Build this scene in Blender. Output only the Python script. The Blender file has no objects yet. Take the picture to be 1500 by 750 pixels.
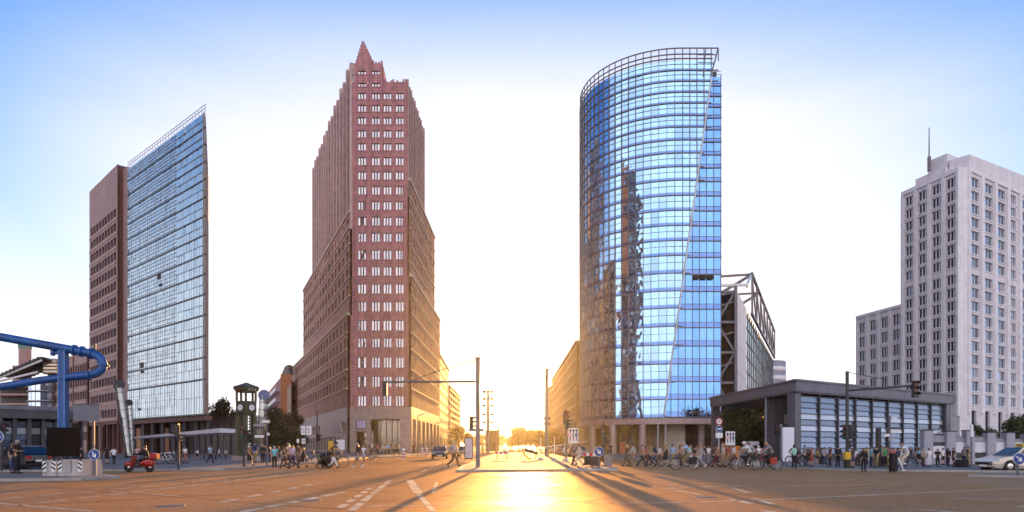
import bpy, math, random
from mathutils import Vector, Matrix
RND = random.Random(11)
SC = bpy.context.scene
COL = SC.collection
CAMH, HZ, FPX = 1.5, 653.0, 1000.0          # eye height, horizon row and focal length of the photograph's own frame
def X(px, Y): return (px - 750.0) * Y / FPX
def Z(py, Y): return CAMH - (py - HZ) * Y / FPX
def DEP(py, z=0.0): return (CAMH - z) * FPX / (py - HZ)
def G(px, py, z=0.0):
    Y = DEP(py, z)
    return Vector((X(px, Y), Y, z))
rad = math.radians

# ------------------------------------------------------------------ objects and tags
def tag(o, label=None, cat=None, group=None, kind=None):
    if label: o['label'] = label
    if cat: o['category'] = cat
    if group: o['group'] = group
    if kind: o['kind'] = kind
    return o
def empty(name, loc=(0, 0, 0), rz=0.0, label=None, cat=None, group=None):
    o = bpy.data.objects.new(name, None)
    o.empty_display_size = 0.2
    COL.objects.link(o)
    o.location = loc
    o.rotation_euler = (0, 0, rz)
    return tag(o, label, cat, group)
def children(o): return [c for c in bpy.data.objects if c.parent == o]
def copy_tree(o, parent=None):
    c = o.copy(); COL.objects.link(c)
    if parent: c.parent = parent
    for ch in list(o.children): copy_tree(ch, c)
    return c
def basis(d):
    d = d.normalized()
    a = Vector((0, 0, 1)) if abs(d.z) < 0.95 else Vector((1, 0, 0))
    u = d.cross(a).normalized()
    return u, d.cross(u).normalized()

class Fac:
    """a vertical facade plane from P0 to P1; u runs along it, d outwards (towards 'side')"""
    def __init__(s, P0, P1, out=None):
        s.p = Vector((P0[0], P0[1], 0)); q = Vector((P1[0], P1[1], 0))
        s.L = (q - s.p).length
        s.u = (q - s.p) / s.L
        n = Vector((s.u.y, -s.u.x, 0))
        ref = Vector((out[0], out[1], 0)) if out else -s.p
        s.n = n if n.dot(ref) > 0 else -n
    def __call__(s, u, z, d=0.0):
        v = s.p + s.u * u + s.n * d
        return Vector((v.x, v.y, z))

class MB:
    def __init__(s): s.v = []; s.f = []; s.m = []; s.sm = []
    def add(s, vs, fs, m=0, sm=False):
        b = len(s.v); s.v += [tuple(v) for v in vs]
        for f in fs:
            s.f.append(tuple(i + b for i in f)); s.m.append(m); s.sm.append(sm)
    def quad(s, a, b, c, d, m=0): s.add([a, b, c, d], [(0, 1, 2, 3)], m)
    def poly(s, pts, m=0): s.add(pts, [tuple(range(len(pts)))], m)
    def hexa(s, p, m=0):
        s.add(p, [(0, 3, 2, 1), (4, 5, 6, 7), (0, 1, 5, 4), (1, 2, 6, 5), (2, 3, 7, 6), (3, 0, 4, 7)], m)
    def box(s, x0, y0, z0, x1, y1, z1, m=0):
        s.hexa([(x0, y0, z0), (x1, y0, z0), (x1, y1, z0), (x0, y1, z0), (x0, y0, z1), (x1, y0, z1), (x1, y1, z1), (x0, y1, z1)], m)
    def cbox(s, c, sx, sy, sz, rz=0.0, m=0):
        c = Vector(c); ca, sa = math.cos(rz), math.sin(rz); p = []
        for z in (-sz / 2, sz / 2):
            for x, y in ((-sx / 2, -sy / 2), (sx / 2, -sy / 2), (sx / 2, sy / 2), (-sx / 2, sy / 2)):
                p.append((c.x + x * ca - y * sa, c.y + x * sa + y * ca, c.z + z))
        s.hexa(p, m)
    def fbox(s, F, u0, u1, z0, z1, d0, d1, m=0):
        s.hexa([F(u0, z0, d0), F(u1, z0, d0), F(u1, z0, d1), F(u0, z0, d1), F(u0, z1, d0), F(u1, z1, d0), F(u1, z1, d1), F(u0, z1, d1)], m)
    def bar(s, a, b, w, h, m=0):
        a, b = Vector(a), Vector(b); u, v = basis(b - a); p = []
        for e in (a, b):
            for i, j in ((-1, -1), (1, -1), (1, 1), (-1, 1)): p.append(e + u * (i * w / 2) + v * (j * h / 2))
        s.hexa(p, m)
    def tube(s, pts, r, n=8, m=0, cap=True):
        pts = [Vector(p) for p in pts]; k = len(pts)
        rs = r if isinstance(r, (list, tuple)) else [r] * k
        vs = []
        u = None
        for i, p in enumerate(pts):
            d = (pts[min(i + 1, k - 1)] - pts[max(i - 1, 0)])
            if d.length < 1e-9: d = Vector((0, 0, 1))
            d.normalize()
            if u is None: u = basis(d)[0]
            else: u = (u - d * u.dot(d)).normalized()
            w = d.cross(u)
            for j in range(n):
                t = 2 * math.pi * j / n
                vs.append(p + (u * math.cos(t) + w * math.sin(t)) * rs[i])
        fs = []
        for i in range(k - 1):
            for j in range(n):
                a, b = i * n + j, i * n + (j + 1) % n
                fs.append((a, b, b + n, a + n))
        s.add(vs, fs, m, True)
        if cap:
            s.add(vs[:n], [tuple(range(n - 1, -1, -1))], m)
            s.add(vs[-n:], [tuple(range(n))], m)
    def lathe(s, c, prof, n=16, m=0, axis='z', sy=1.0):
        c = Vector(c); vs = []
        for r, h in prof:
            for j in range(n):
                t = 2 * math.pi * j / n; a, b = r * math.cos(t), r * math.sin(t) * sy
                vs.append(c + (Vector((a, b, h)) if axis == 'z' else Vector((a, h, b)) if axis == 'y' else Vector((h, a, b))))
        fs = []
        for i in range(len(prof) - 1):
            for j in range(n):
                a, b = i * n + j, i * n + (j + 1) % n
                fs.append((a, b, b + n, a + n))
        s.add(vs, fs, m, True)
    def prism(s, poly, z0, z1, m=0, mt=None):
        n = len(poly); vs = [(p[0], p[1], z0) for p in poly] + [(p[0], p[1], z1) for p in poly]
        s.add(vs, [(i, (i + 1) % n, (i + 1) % n + n, i + n) for i in range(n)] + [tuple(range(n - 1, -1, -1))], m)
        s.add(vs[n:], [tuple(range(n))], m if mt is None else mt)
    def ball(s, c, rx, ry, rz, n=12, k=8, m=0, keep=None):
        c = Vector(c); vs = []; fs = []
        for i in range(k + 1):
            t = math.pi * i / k
            for j in range(n):
                a = 2 * math.pi * j / n
                vs.append(Vector((rx * math.sin(t) * math.cos(a), ry * math.sin(t) * math.sin(a), rz * math.cos(t))))
        for i in range(k):
            for j in range(n):
                q = (i * n + j, (i + 1) * n + j, (i + 1) * n + (j + 1) % n, i * n + (j + 1) % n)
                if keep is None or keep(sum((vs[x] for x in q), Vector()) / 4): fs.append(q)
        s.add([c + v for v in vs], fs, m, True)
    def build(s, name, mats, parent=None, off=None, kind=None):
        me = bpy.data.meshes.new(name)
        o = Vector(off) if off is not None else (parent['_o'] if False else Vector((0, 0, 0)))
        me.from_pydata([(v[0] - o.x, v[1] - o.y, v[2] - o.z) for v in s.v], [], s.f)
        mats = mats if isinstance(mats, (list, tuple)) else [mats]
        for mt in mats: me.materials.append(mt)
        if len(mats) > 1: me.polygons.foreach_set('material_index', s.m)
        me.polygons.foreach_set('use_smooth', s.sm)
        me.update()
        ob = bpy.data.objects.new(name, me); COL.objects.link(ob)
        if parent: ob.parent = parent
        if kind: ob['kind'] = kind
        return ob
def wb(mb, name, mats, root, kind=None, sub=None):
    """link a mesh given in world coordinates under root (or under a part of root)"""
    b = Vector(root.location)
    return mb.build(name, mats, sub or root, off=b, kind=kind)
def single(mb, name, mats, label, cat, group=None, base=None):
    """a thing that is one mesh in world coordinates, its origin at its base"""
    if base is None:
        xs = [v[0] for v in mb.v]; ys = [v[1] for v in mb.v]; zs = [v[2] for v in mb.v]
        base = ((min(xs) + max(xs)) / 2, (min(ys) + max(ys)) / 2, min(zs))
    o = mb.build(name, mats, None, off=base); o.location = base
    return tag(o, label, cat, group)
def text_mesh(body, size):
    cu = bpy.data.curves.new('lettering', 'FONT'); cu.body = body; cu.size = size; cu.align_x = 'CENTER'; cu.align_y = 'CENTER'; cu.extrude = 0.004
    o = bpy.data.objects.new('lettering', cu); COL.objects.link(o)
    dg = bpy.context.evaluated_depsgraph_get(); dg.update()
    me = bpy.data.meshes.new_from_object(o.evaluated_get(dg))
    bpy.data.objects.remove(o); bpy.data.curves.remove(cu)
    return me

# ------------------------------------------------------------------ materials
MATS = {}
def nodes(name):
    m = bpy.data.materials.new(name); m.use_nodes = True
    nt = m.node_tree
    return m, nt, nt.nodes, nt.links, nt.nodes['Principled BSDF']
def mat(name, col, rough=0.6, metal=0.0, var=0.18, scale=2.0, bump=0.0, bscale=30.0, spec=0.5, joint=None, coord='Object', streak=0.0, coat=0.0):
    """procedural surface: uneven tint from two noises, optional horizontal joints, rain streaks and bump"""
    if name in MATS: return MATS[name]
    m, nt, N, L, P = nodes(name)
    tc = N.new('ShaderNodeTexCoord')
    src = tc.outputs[coord]
    n1 = N.new('ShaderNodeTexNoise'); n1.inputs['Scale'].default_value = scale; n1.inputs['Detail'].default_value = 6
    L.new(src, n1.inputs['Vector'])
    mr = N.new('ShaderNodeMapRange'); mr.inputs[1].default_value = 0.3; mr.inputs[2].default_value = 0.7
    mr.inputs[3].default_value = 1 - var; mr.inputs[4].default_value = 1 + var
    L.new(n1.outputs['Fac'], mr.inputs[0])
    val = mr.outputs[0]
    if streak:
        mp = N.new('ShaderNodeMapping'); mp.inputs['Scale'].default_value = (1.3, 1.3, 0.05)
        L.new(src, mp.inputs['Vector'])
        n2 = N.new('ShaderNodeTexNoise'); n2.inputs['Scale'].default_value = 1.2; n2.inputs['Detail'].default_value = 5
        L.new(mp.outputs[0], n2.inputs['Vector'])
        m2 = N.new('ShaderNodeMapRange'); m2.inputs[1].default_value = 0.35; m2.inputs[2].default_value = 0.65
        m2.inputs[3].default_value = 1 - streak; m2.inputs[4].default_value = 1 + streak * 0.4
        L.new(n2.outputs['Fac'], m2.inputs[0])
        mu = N.new('ShaderNodeMath'); mu.operation = 'MULTIPLY'
        L.new(val, mu.inputs[0]); L.new(m2.outputs[0], mu.inputs[1]); val = mu.outputs[0]
    if joint:
        per, wid, dark = joint
        sp = N.new('ShaderNodeSeparateXYZ'); L.new(src, sp.inputs[0])
        a = N.new('ShaderNodeMath'); a.operation = 'DIVIDE'; a.inputs[1].default_value = per; L.new(sp.outputs['Z'], a.inputs[0])
        b = N.new('ShaderNodeMath'); b.operation = 'FRACT'; L.new(a.outputs[0], b.inputs[0])
        c = N.new('ShaderNodeMath'); c.operation = 'LESS_THAN'; c.inputs[1].default_value = wid / per; L.new(b.outputs[0], c.inputs[0])
        d = N.new('ShaderNodeMapRange'); d.inputs[3].default_value = 1; d.inputs[4].default_value = dark; L.new(c.outputs[0], d.inputs[0])
        mu = N.new('ShaderNodeMath'); mu.operation = 'MULTIPLY'
        L.new(val, mu.inputs[0]); L.new(d.outputs[0], mu.inputs[1]); val = mu.outputs[0]
    mx = N.new('ShaderNodeMix'); mx.data_type = 'RGBA'; mx.blend_type = 'MULTIPLY'; mx.inputs[0].default_value = 1
    mx.inputs[6].default_value = (*col, 1)
    L.new(val, mx.inputs[7]); L.new(mx.outputs[2], P.inputs['Base Color'])
    P.inputs['Roughness'].default_value = rough; P.inputs['Metallic'].default_value = metal
    P.inputs['Specular IOR Level'].default_value = spec
    if coat: P.inputs['Coat Weight'].default_value = coat; P.inputs['Coat Roughness'].default_value = 0.05
    if bump:
        nb = N.new('ShaderNodeTexNoise'); nb.inputs['Scale'].default_value = bscale; nb.inputs['Detail'].default_value = 4
        L.new(src, nb.inputs['Vector'])
        bp = N.new('ShaderNodeBump'); bp.inputs['Strength'].default_value = bump; bp.inputs['Distance'].default_value = 0.02
        L.new(nb.outputs['Fac'], bp.inputs['Height']); L.new(bp.outputs[0], P.inputs['Normal'])
    MATS[name] = m
    return m
def glass(name, tint, dark, refl=0.75, rough=0.04, blind=0.12, blindcol=(0.6, 0.6, 0.58), wav=0.03):
    """coated facade glass: mirror-like metallic coat over a dark room, a different tint per pane, some panes with pale blinds"""
    if name in MATS: return MATS[name]
    m, nt, N, L, P = nodes(name)
    ge = N.new('ShaderNodeNewGeometry')
    rp = ge.outputs['Random Per Island']
    cr = N.new('ShaderNodeValToRGB'); cr.color_ramp.interpolation = 'CONSTANT'
    el = cr.color_ramp.elements
    cols = [dark, [c * 1.7 for c in dark], [c * 0.7 for c in dark], [c * 1.3 for c in dark]]
    el[0].position = 0; el[0].color = (*cols[0], 1)
    el[1].position = 1 - blind; el[1].color = (*blindcol, 1)
    for i, q in enumerate((0.3, 0.55, 0.75)):
        e = el.new(q * (1 - blind)); e.color = (*cols[i + 1], 1)
    L.new(rp, cr.inputs[0])
    P.inputs['Roughness'].default_value = 0.3
    L.new(cr.outputs[0], P.inputs['Base Color'])
    gl = N.new('ShaderNodeBsdfGlossy'); gl.inputs['Roughness'].default_value = rough
    gl.inputs['Color'].default_value = (*tint, 1)
    wn = N.new('ShaderNodeTexWhiteNoise'); wn.noise_dimensions = '1D'; L.new(rp, wn.inputs['W'])
    mr = N.new('ShaderNodeMapRange'); mr.inputs[3].default_value = refl - 0.12; mr.inputs[4].default_value = min(0.98, refl + 0.1)
    L.new(wn.outputs['Value'], mr.inputs[0])
    ms = N.new('ShaderNodeMixShader'); L.new(mr.outputs[0], ms.inputs[0])
    L.new(P.outputs[0], ms.inputs[1]); L.new(gl.outputs[0], ms.inputs[2])
    if wav:
        tc = N.new('ShaderNodeTexCoord'); nz = N.new('ShaderNodeTexNoise'); nz.inputs['Scale'].default_value = 0.8; nz.inputs['Detail'].default_value = 1
        L.new(tc.outputs['Object'], nz.inputs['Vector'])
        bp = N.new('ShaderNodeBump'); bp.inputs['Strength'].default_value = 1.0; bp.inputs['Distance'].default_value = wav
        L.new(nz.outputs['Fac'], bp.inputs['Height']); L.new(bp.outputs[0], gl.inputs['Normal'])
    L.new(ms.outputs[0], N['Material Output'].inputs['Surface'])
    MATS[name] = m
    return m
def clear_glass(name, tint, alpha):
    if name in MATS: return MATS[name]
    m, nt, N, L, P = nodes(name)
    tr = N.new('ShaderNodeBsdfTransparent'); tr.inputs[0].default_value = (*tint, 1)
    gl = N.new('ShaderNodeBsdfGlossy'); gl.inputs['Roughness'].default_value = 0.04
    ms = N.new('ShaderNodeMixShader'); ms.inputs[0].default_value = alpha
    L.new(tr.outputs[0], ms.inputs[1]); L.new(gl.outputs[0], ms.inputs[2]); L.new(ms.outputs[0], N['Material Output'].inputs['Surface'])
    MATS[name] = m
    return m
def asphalt(name='asphalt', base=(0.036, 0.018, 0.009)):
    m, nt, N, L, P = nodes(name)
    tc = N.new('ShaderNodeTexCoord'); o = tc.outputs['Object']
    big = N.new('ShaderNodeTexNoise'); big.inputs['Scale'].default_value = 0.12; big.inputs['Detail'].default_value = 5; L.new(o, big.inputs['Vector'])
    fine = N.new('ShaderNodeTexNoise'); fine.inputs['Scale'].default_value = 26; fine.inputs['Detail'].default_value = 5; L.new(o, fine.inputs['Vector'])
    mp = N.new('ShaderNodeMapping'); mp.inputs['Scale'].default_value = (0.05, 0.9, 1); mp.inputs['Rotation'].default_value = (0, 0, 0.08); L.new(o, mp.inputs['Vector'])
    trk = N.new('ShaderNodeTexNoise'); trk.inputs['Scale'].default_value = 1.0; trk.inputs['Detail'].default_value = 4; L.new(mp.outputs[0], trk.inputs['Vector'])
    vor = N.new('ShaderNodeTexVoronoi'); vor.feature = 'DISTANCE_TO_EDGE'; vor.inputs['Scale'].default_value = 0.11; L.new(o, vor.inputs['Vector'])
    crack = N.new('ShaderNodeMath'); crack.operation = 'LESS_THAN'; crack.inputs[1].default_value = 0.004; L.new(vor.outputs['Distance'], crack.inputs[0])
    def rng(s, a, b, lo=0.3, hi=0.7):
        r = N.new('ShaderNodeMapRange'); r.inputs[1].default_value = lo; r.inputs[2].default_value = hi; r.inputs[3].default_value = a; r.inputs[4].default_value = b
        L.new(s, r.inputs[0]); return r.outputs[0]
    def mul(a, b):
        q = N.new('ShaderNodeMath'); q.operation = 'MULTIPLY'; L.new(a, q.inputs[0]); L.new(b, q.inputs[1]); return q.outputs[0]
    mid = N.new('ShaderNodeTexNoise'); mid.inputs['Scale'].default_value = 5; mid.inputs['Detail'].default_value = 6; mid.inputs['Roughness'].default_value = .75; L.new(o, mid.inputs['Vector'])
    v = mul(mul(rng(big.outputs['Fac'], 0.7, 1.3), rng(fine.outputs['Fac'], 0.35, 1.8)), rng(trk.outputs['Fac'], 0.85, 1.15))
    v = mul(mul(v, rng(crack.outputs[0], 1.0, 0.3, 0, 1)), rng(mid.outputs['Fac'], 0.5, 1.6, .35, .65))
    mx = N.new('ShaderNodeMix'); mx.data_type = 'RGBA'; mx.blend_type = 'MULTIPLY'; mx.inputs[0].default_value = 1
    mx.inputs[6].default_value = (*base, 1); L.new(v, mx.inputs[7]); L.new(mx.outputs[2], P.inputs['Base Color'])
    rg = mul(rng(trk.outputs['Fac'], 0.85, 1.15), rng(big.outputs['Fac'], 0.40, 0.62)); L.new(rg, P.inputs['Roughness'])
    bp = N.new('ShaderNodeBump'); bp.inputs['Strength'].default_value = 0.8; bp.inputs['Distance'].default_value = 0.03
    L.new(fine.outputs['Fac'], bp.inputs['Height']); L.new(bp.outputs[0], P.inputs['Normal'])
    P.inputs['Specular IOR Level'].default_value = 0.15
    # golden evening sheen put into the gloss tint, laid over the rough binder
    gl = N.new('ShaderNodeBsdfGlossy'); gl.inputs['Color'].default_value = (0.95, 0.53, 0.20, 1); L.new(bp.outputs[0], gl.inputs['Normal'])
    L.new(rng(big.outputs['Fac'], 0.64, 0.82), gl.inputs['Roughness'])
    ms = N.new('ShaderNodeMixShader'); L.new(mul(mul(rng(fine.outputs['Fac'], 0.16, 0.5), rng(trk.outputs['Fac'], 0.85, 1.15)), rng(mid.outputs['Fac'], 0.7, 1.35, .35, .65)), ms.inputs[0])
    L.new(P.outputs[0], ms.inputs[1]); L.new(gl.outputs[0], ms.inputs[2]); L.new(ms.outputs[0], N['Material Output'].inputs['Surface'])
    return m
def leaf_mat(name, c1, c2, trans=0.35):
    if name in MATS: return MATS[name]
    m, nt, N, L, P = nodes(name)
    ge = N.new('ShaderNodeNewGeometry'); cr = N.new('ShaderNodeValToRGB')
    cr.color_ramp.elements[0].color = (*c1, 1); cr.color_ramp.elements[1].color = (*c2, 1)
    L.new(ge.outputs['Random Per Island'], cr.inputs[0]); L.new(cr.outputs[0], P.inputs['Base Color'])
    P.inputs['Roughness'].default_value = 0.55
    tl = N.new('ShaderNodeBsdfTranslucent'); L.new(cr.outputs[0], tl.inputs['Color'])
    ms = N.new('ShaderNodeMixShader'); ms.inputs[0].default_value = trans
    L.new(P.outputs[0], ms.inputs[1]); L.new(tl.outputs[0], ms.inputs[2]); L.new(ms.outputs[0], N['Material Output'].inputs['Surface'])
    MATS[name] = m
    return m

M = dict(
    asphalt=asphalt(),
    paving=mat('paving', (0.21, 0.195, 0.195), 0.8, spec=.2, var=0.25, scale=0.6, bump=0.3, bscale=14),
    kerb=mat('kerb_stone', (0.36, 0.34, 0.32), 0.7, var=0.25, scale=1.5),
    paint=mat('road_paint', (0.52, 0.42, 0.30), 0.6, var=0.55, scale=2.2),
    brick=mat('red_brick', (0.45, 0.205, 0.22), 0.8, var=0.22, scale=0.9, streak=0.25, joint=(0.6, 0.09, 0.8)),
    brick_pale=mat('tan_brick', (0.47, 0.26, 0.20), 0.8, var=0.2, scale=0.9, streak=0.25, joint=(0.6, 0.09, 0.85)),
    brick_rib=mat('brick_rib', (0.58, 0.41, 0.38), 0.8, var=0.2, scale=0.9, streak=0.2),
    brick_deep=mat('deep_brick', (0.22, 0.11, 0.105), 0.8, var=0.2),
    brick_dark=mat('dark_brick', (0.13, 0.05, 0.055), 0.8, var=0.2),
    granite=mat('granite_base', (0.33, 0.26, 0.25), 0.5, var=0.2, scale=1.4, joint=(1.1, 0.06, 0.75)),
    cornice=mat('cornice_stone', (0.58, 0.47, 0.38), 0.7, var=0.15, scale=1.0, streak=0.2),
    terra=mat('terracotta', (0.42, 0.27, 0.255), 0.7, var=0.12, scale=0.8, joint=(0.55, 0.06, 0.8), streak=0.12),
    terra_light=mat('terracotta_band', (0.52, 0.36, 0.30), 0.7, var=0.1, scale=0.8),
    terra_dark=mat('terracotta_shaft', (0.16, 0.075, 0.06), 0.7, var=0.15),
    stone=mat('white_stone', (0.76, 0.72, 0.745), 0.65, var=0.09, scale=1.0, joint=(1.05, 0.05, 0.86), streak=0.1),
    stone_rib=mat('white_stone_rib', (0.84, 0.80, 0.825), 0.65, var=0.08, scale=1.0, streak=0.1),
    steel_dark=mat('dark_steel', (0.06, 0.06, 0.07), 0.45, 0.4, var=0.2),
    steel=mat('grey_steel', (0.15, 0.15, 0.175), 0.42, 0.5, var=0.15, streak=0.15),
    steel_light=mat('pale_steel', (0.5, 0.5, 0.53), 0.35, 0.6, var=0.12),
    roof=mat('roof_felt', (0.13, 0.125, 0.13), 0.85, var=0.2),
    slab=mat('grey_fascia', (0.13, 0.14, 0.185), 0.4, 0.3, var=0.12, streak=0.15),
    dark=mat('dark_recess', (0.022, 0.018, 0.018), 0.7, var=0.3),
    lobby=mat('lobby_wall', (0.33, 0.25, 0.15), 0.6, var=0.3, scale=0.5, streak=0.4),
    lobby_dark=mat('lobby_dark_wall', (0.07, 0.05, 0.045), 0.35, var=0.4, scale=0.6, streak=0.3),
    band=mat('soffit_band', (0.40, 0.31, 0.31), 0.4, 0.2, var=0.12),
    concrete=mat('concrete', (0.44, 0.41, 0.40), 0.85, var=0.2, scale=1.8, bump=0.3, bscale=30, streak=0.25),
    white=mat('white_paint', (0.78, 0.77, 0.79), 0.5, var=0.06),
    black=mat('black_paint', (0.018, 0.017, 0.018), 0.45, var=0.25),
    rubber=mat('rubber', (0.02, 0.02, 0.021), 0.8, var=0.3),
    bluepipe=mat('blue_pipe_paint', (0.005, 0.08, 0.30), 0.45, var=0.22, scale=1.6, streak=0.3, spec=0.6),
    bluesign=mat('blue_sign', (0.015, 0.06, 0.27), 0.4, var=0.06),
    redsign=mat('red_sign', (0.55, 0.03, 0.03), 0.4, var=0.06),
    yellow=mat('yellow_paint', (0.75, 0.45, 0.03), 0.45, var=0.12),
    orange=mat('orange_plastic', (0.75, 0.22, 0.03), 0.5, var=0.15),
    green_tower=mat('dull_green_paint', (0.055, 0.062, 0.032), 0.5, var=0.2, streak=0.25),
    grey=mat('mid_grey_paint', (0.30, 0.29, 0.32), 0.5, var=0.12, streak=0.1),
    panel=mat('grey_panel', (0.34, 0.335, 0.39), 0.5, var=0.1, streak=0.15),
    bark=mat('bark', (0.07, 0.052, 0.04), 0.9, var=0.3, scale=4),
    lamp=mat('lamp_lens', (0.55, 0.55, 0.5), 0.15, var=0.05),
    redlens=mat('red_lens', (0.35, 0.015, 0.012), 0.15, var=0.05),
    amberlens=mat('amber_lens', (0.25, 0.09, 0.01), 0.15, var=0.05),
    greenlens=mat('green_lens', (0.01, 0.12, 0.05), 0.15, var=0.05),
    chrome=mat('chrome', (0.6, 0.6, 0.6), 0.15, 1.0, var=0.05),
    leaf_dark=leaf_mat('leaf_dark', (0.016, 0.022, 0.010), (0.055, 0.06, 0.022), 0.2),
    leaf_porch=leaf_mat('leaf_porch', (0.03, 0.038, 0.012), (0.10, 0.105, 0.03), 0.3),
    leaf_mid=leaf_mat('leaf_mid', (0.05, 0.06, 0.015), (0.12, 0.12, 0.03), 0.35),
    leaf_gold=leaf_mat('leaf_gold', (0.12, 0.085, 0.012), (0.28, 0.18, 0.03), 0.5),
    g_brick=glass('brick_window_glass', (0.75, 0.78, 0.86), (0.05, 0.045, 0.05), 0.45, 0.05, 0.3, (0.55, 0.5, 0.5)),
    g_front=glass('front_window_glass', (0.9, 0.92, 1.0), (0.12, 0.12, 0.15), 0.42, 0.04, 0.42, (0.8, 0.8, 0.82)),
    g_blue=glass('blue_tower_glass', (0.43, 0.74, 1.0), (0.02, 0.06, 0.17), 0.82, 0.02, 0.08, (0.35, 0.5, 0.65), 0.02),
    g_deep=glass('deep_blue_glass', (0.20, 0.47, 0.90), (0.012, 0.04, 0.14), 0.8, 0.02, 0.06, (0.3, 0.45, 0.65), 0.015),
    g_spandrel=glass('spandrel_glass', (0.16, 0.30, 0.66), (0.015, 0.03, 0.10), 0.8, 0.06, 0.05, (0.1, 0.2, 0.35)),
    g_left=glass('slab_tower_glass', (0.74, 0.87, 0.92), (0.30, 0.42, 0.55), 0.74, 0.03, 0.2, (0.6, 0.68, 0.75), 0.012),
    g_dark=glass('dark_window_glass', (0.32, 0.35, 0.42), (0.015, 0.016, 0.02), 0.2, 0.05, 0.1, (0.3, 0.3, 0.3)),
    g_hotel=glass('hotel_glass', (0.4, 0.54, 0.75), (0.010, 0.011, 0.016), 0.16, 0.05, 0.07, (0.45, 0.45, 0.45)),
    g_hotel2=glass('hotel_side_glass', (0.40, 0.62, 0.95), (0.015, 0.03, 0.05), 0.4, 0.05, 0.07, (0.45, 0.45, 0.45)),
    g_pav=glass('pavilion_glass', (0.42, 0.55, 0.8), (0.07, 0.10, 0.16), 0.36, 0.03, 0.1, (0.6, 0.62, 0.66)),
    g_shop=glass('shop_glass', (0.8, 0.72, 0.6), (0.10, 0.06, 0.03), 0.3, 0.06, 0.2, (0.45, 0.3, 0.14)),
    tubeglass=clear_glass('tube_glass', (0.72, 0.78, 0.78), 0.30),
)

# ------------------------------------------------------------------ facades with real openings
def wall(mb, F, U0, U1, Z0, Z1, holes, depth, m=0):
    us = sorted({round(x, 3) for h in holes for x in (h[0], h[1])} | {round(U0, 3), round(U1, 3)})
    zs = sorted({round(x, 3) for h in holes for x in (h[2], h[3])} | {round(Z0, 3), round(Z1, 3)})
    ui = {u: i for i, u in enumerate(us)}; zi = {z: i for i, z in enumerate(zs)}
    op = set()
    for h in holes:
        for i in range(ui[round(h[0], 3)], ui[round(h[1], 3)]):
            for j in range(zi[round(h[2], 3)], zi[round(h[3], 3)]): op.add((i, j))
    for j in range(len(zs) - 1):
        i = 0
        while i < len(us) - 1:
            if (i, j) in op: i += 1; continue
            k = i
            while k < len(us) - 1 and (k, j) not in op: k += 1
            mb.quad(F(us[i], zs[j]), F(us[k], zs[j]), F(us[k], zs[j + 1]), F(us[i], zs[j + 1]), m)
            i = k
    for a, b, c, d in holes:
        for p, q in (((a, c), (b, c)), ((b, c), (b, d)), ((b, d), (a, d)), ((a, d), (a, c))):
            mb.quad(F(*p), F(*q), F(*q, -depth), F(*p, -depth), m)
class Windows:
    """windows of one building: the first 'budget' are parts of their own (frame mesh > pane), the rest one stuff part"""
    def __init__(s, root, budget=100): s.root = root; s.left = budget; s.fr = MB(); s.pn = MB(); s.fm = s.gm = None
    def add(s, F, h, depth, fm, gm, divs=1, fw=0.08, rail=0, mull=0.0):
        mull = mull or fw * 1.2
        own = s.left > 0
        fr, pn = (MB(), MB()) if own else (s.fr, s.pn)
        a, b, c, d = h; D = -depth
        fr.fbox(F, a, a + fw, c, d, D, D + 0.1); fr.fbox(F, b - fw, b, c, d, D, D + 0.1)
        fr.fbox(F, a + fw, b - fw, c, c + fw, D, D + 0.1); fr.fbox(F, a + fw, b - fw, d - fw, d, D, D + 0.1)
        w = (b - a) / divs
        for i in range(divs):
            if i: fr.fbox(F, a + i * w - mull / 2, a + i * w + mull / 2, c + fw, d - fw, D, D + 0.11)
            j1, j2 = (RND.uniform(-1, 1) * 0.012 for _ in range(2))
            zz = [c + fw * 0.5] + ([c + (d - c) * rail] if rail else []) + [d - fw * 0.5]
            for k in range(len(zz) - 1):
                pn.quad(F(a + i * w + fw * .5, zz[k], D + .03 + j1), F(a + (i + 1) * w - fw * .5, zz[k], D + .03 - j1),
                        F(a + (i + 1) * w - fw * .5, zz[k + 1], D + .03 - j1 + j2), F(a + i * w + fw * .5, zz[k + 1], D + .03 + j1 + j2))
            if rail: fr.fbox(F, a + i * w + fw, a + (i + 1) * w - fw, zz[1] - .04, zz[1] + .04, D, D + .1)
        if own:
            s.left -= 1
            w_ = wb(fr, 'window', fm, s.root); wb(pn, 'pane', gm, s.root, sub=w_)
        else: s.fm, s.gm = fm, gm
    def flush(s):
        if s.fr.v:
            w_ = wb(s.fr, 'window', s.fm, s.root, kind='stuff'); wb(s.pn, 'pane', s.gm, s.root, sub=w_)
def row_holes(U0, U1, n, frac, z0, z1):
    w = (U1 - U0) / n
    return [(U0 + i * w + w * (1 - frac) / 2, U0 + (i + 1) * w - w * (1 - frac) / 2, z0, z1) for i in range(n)]

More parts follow.
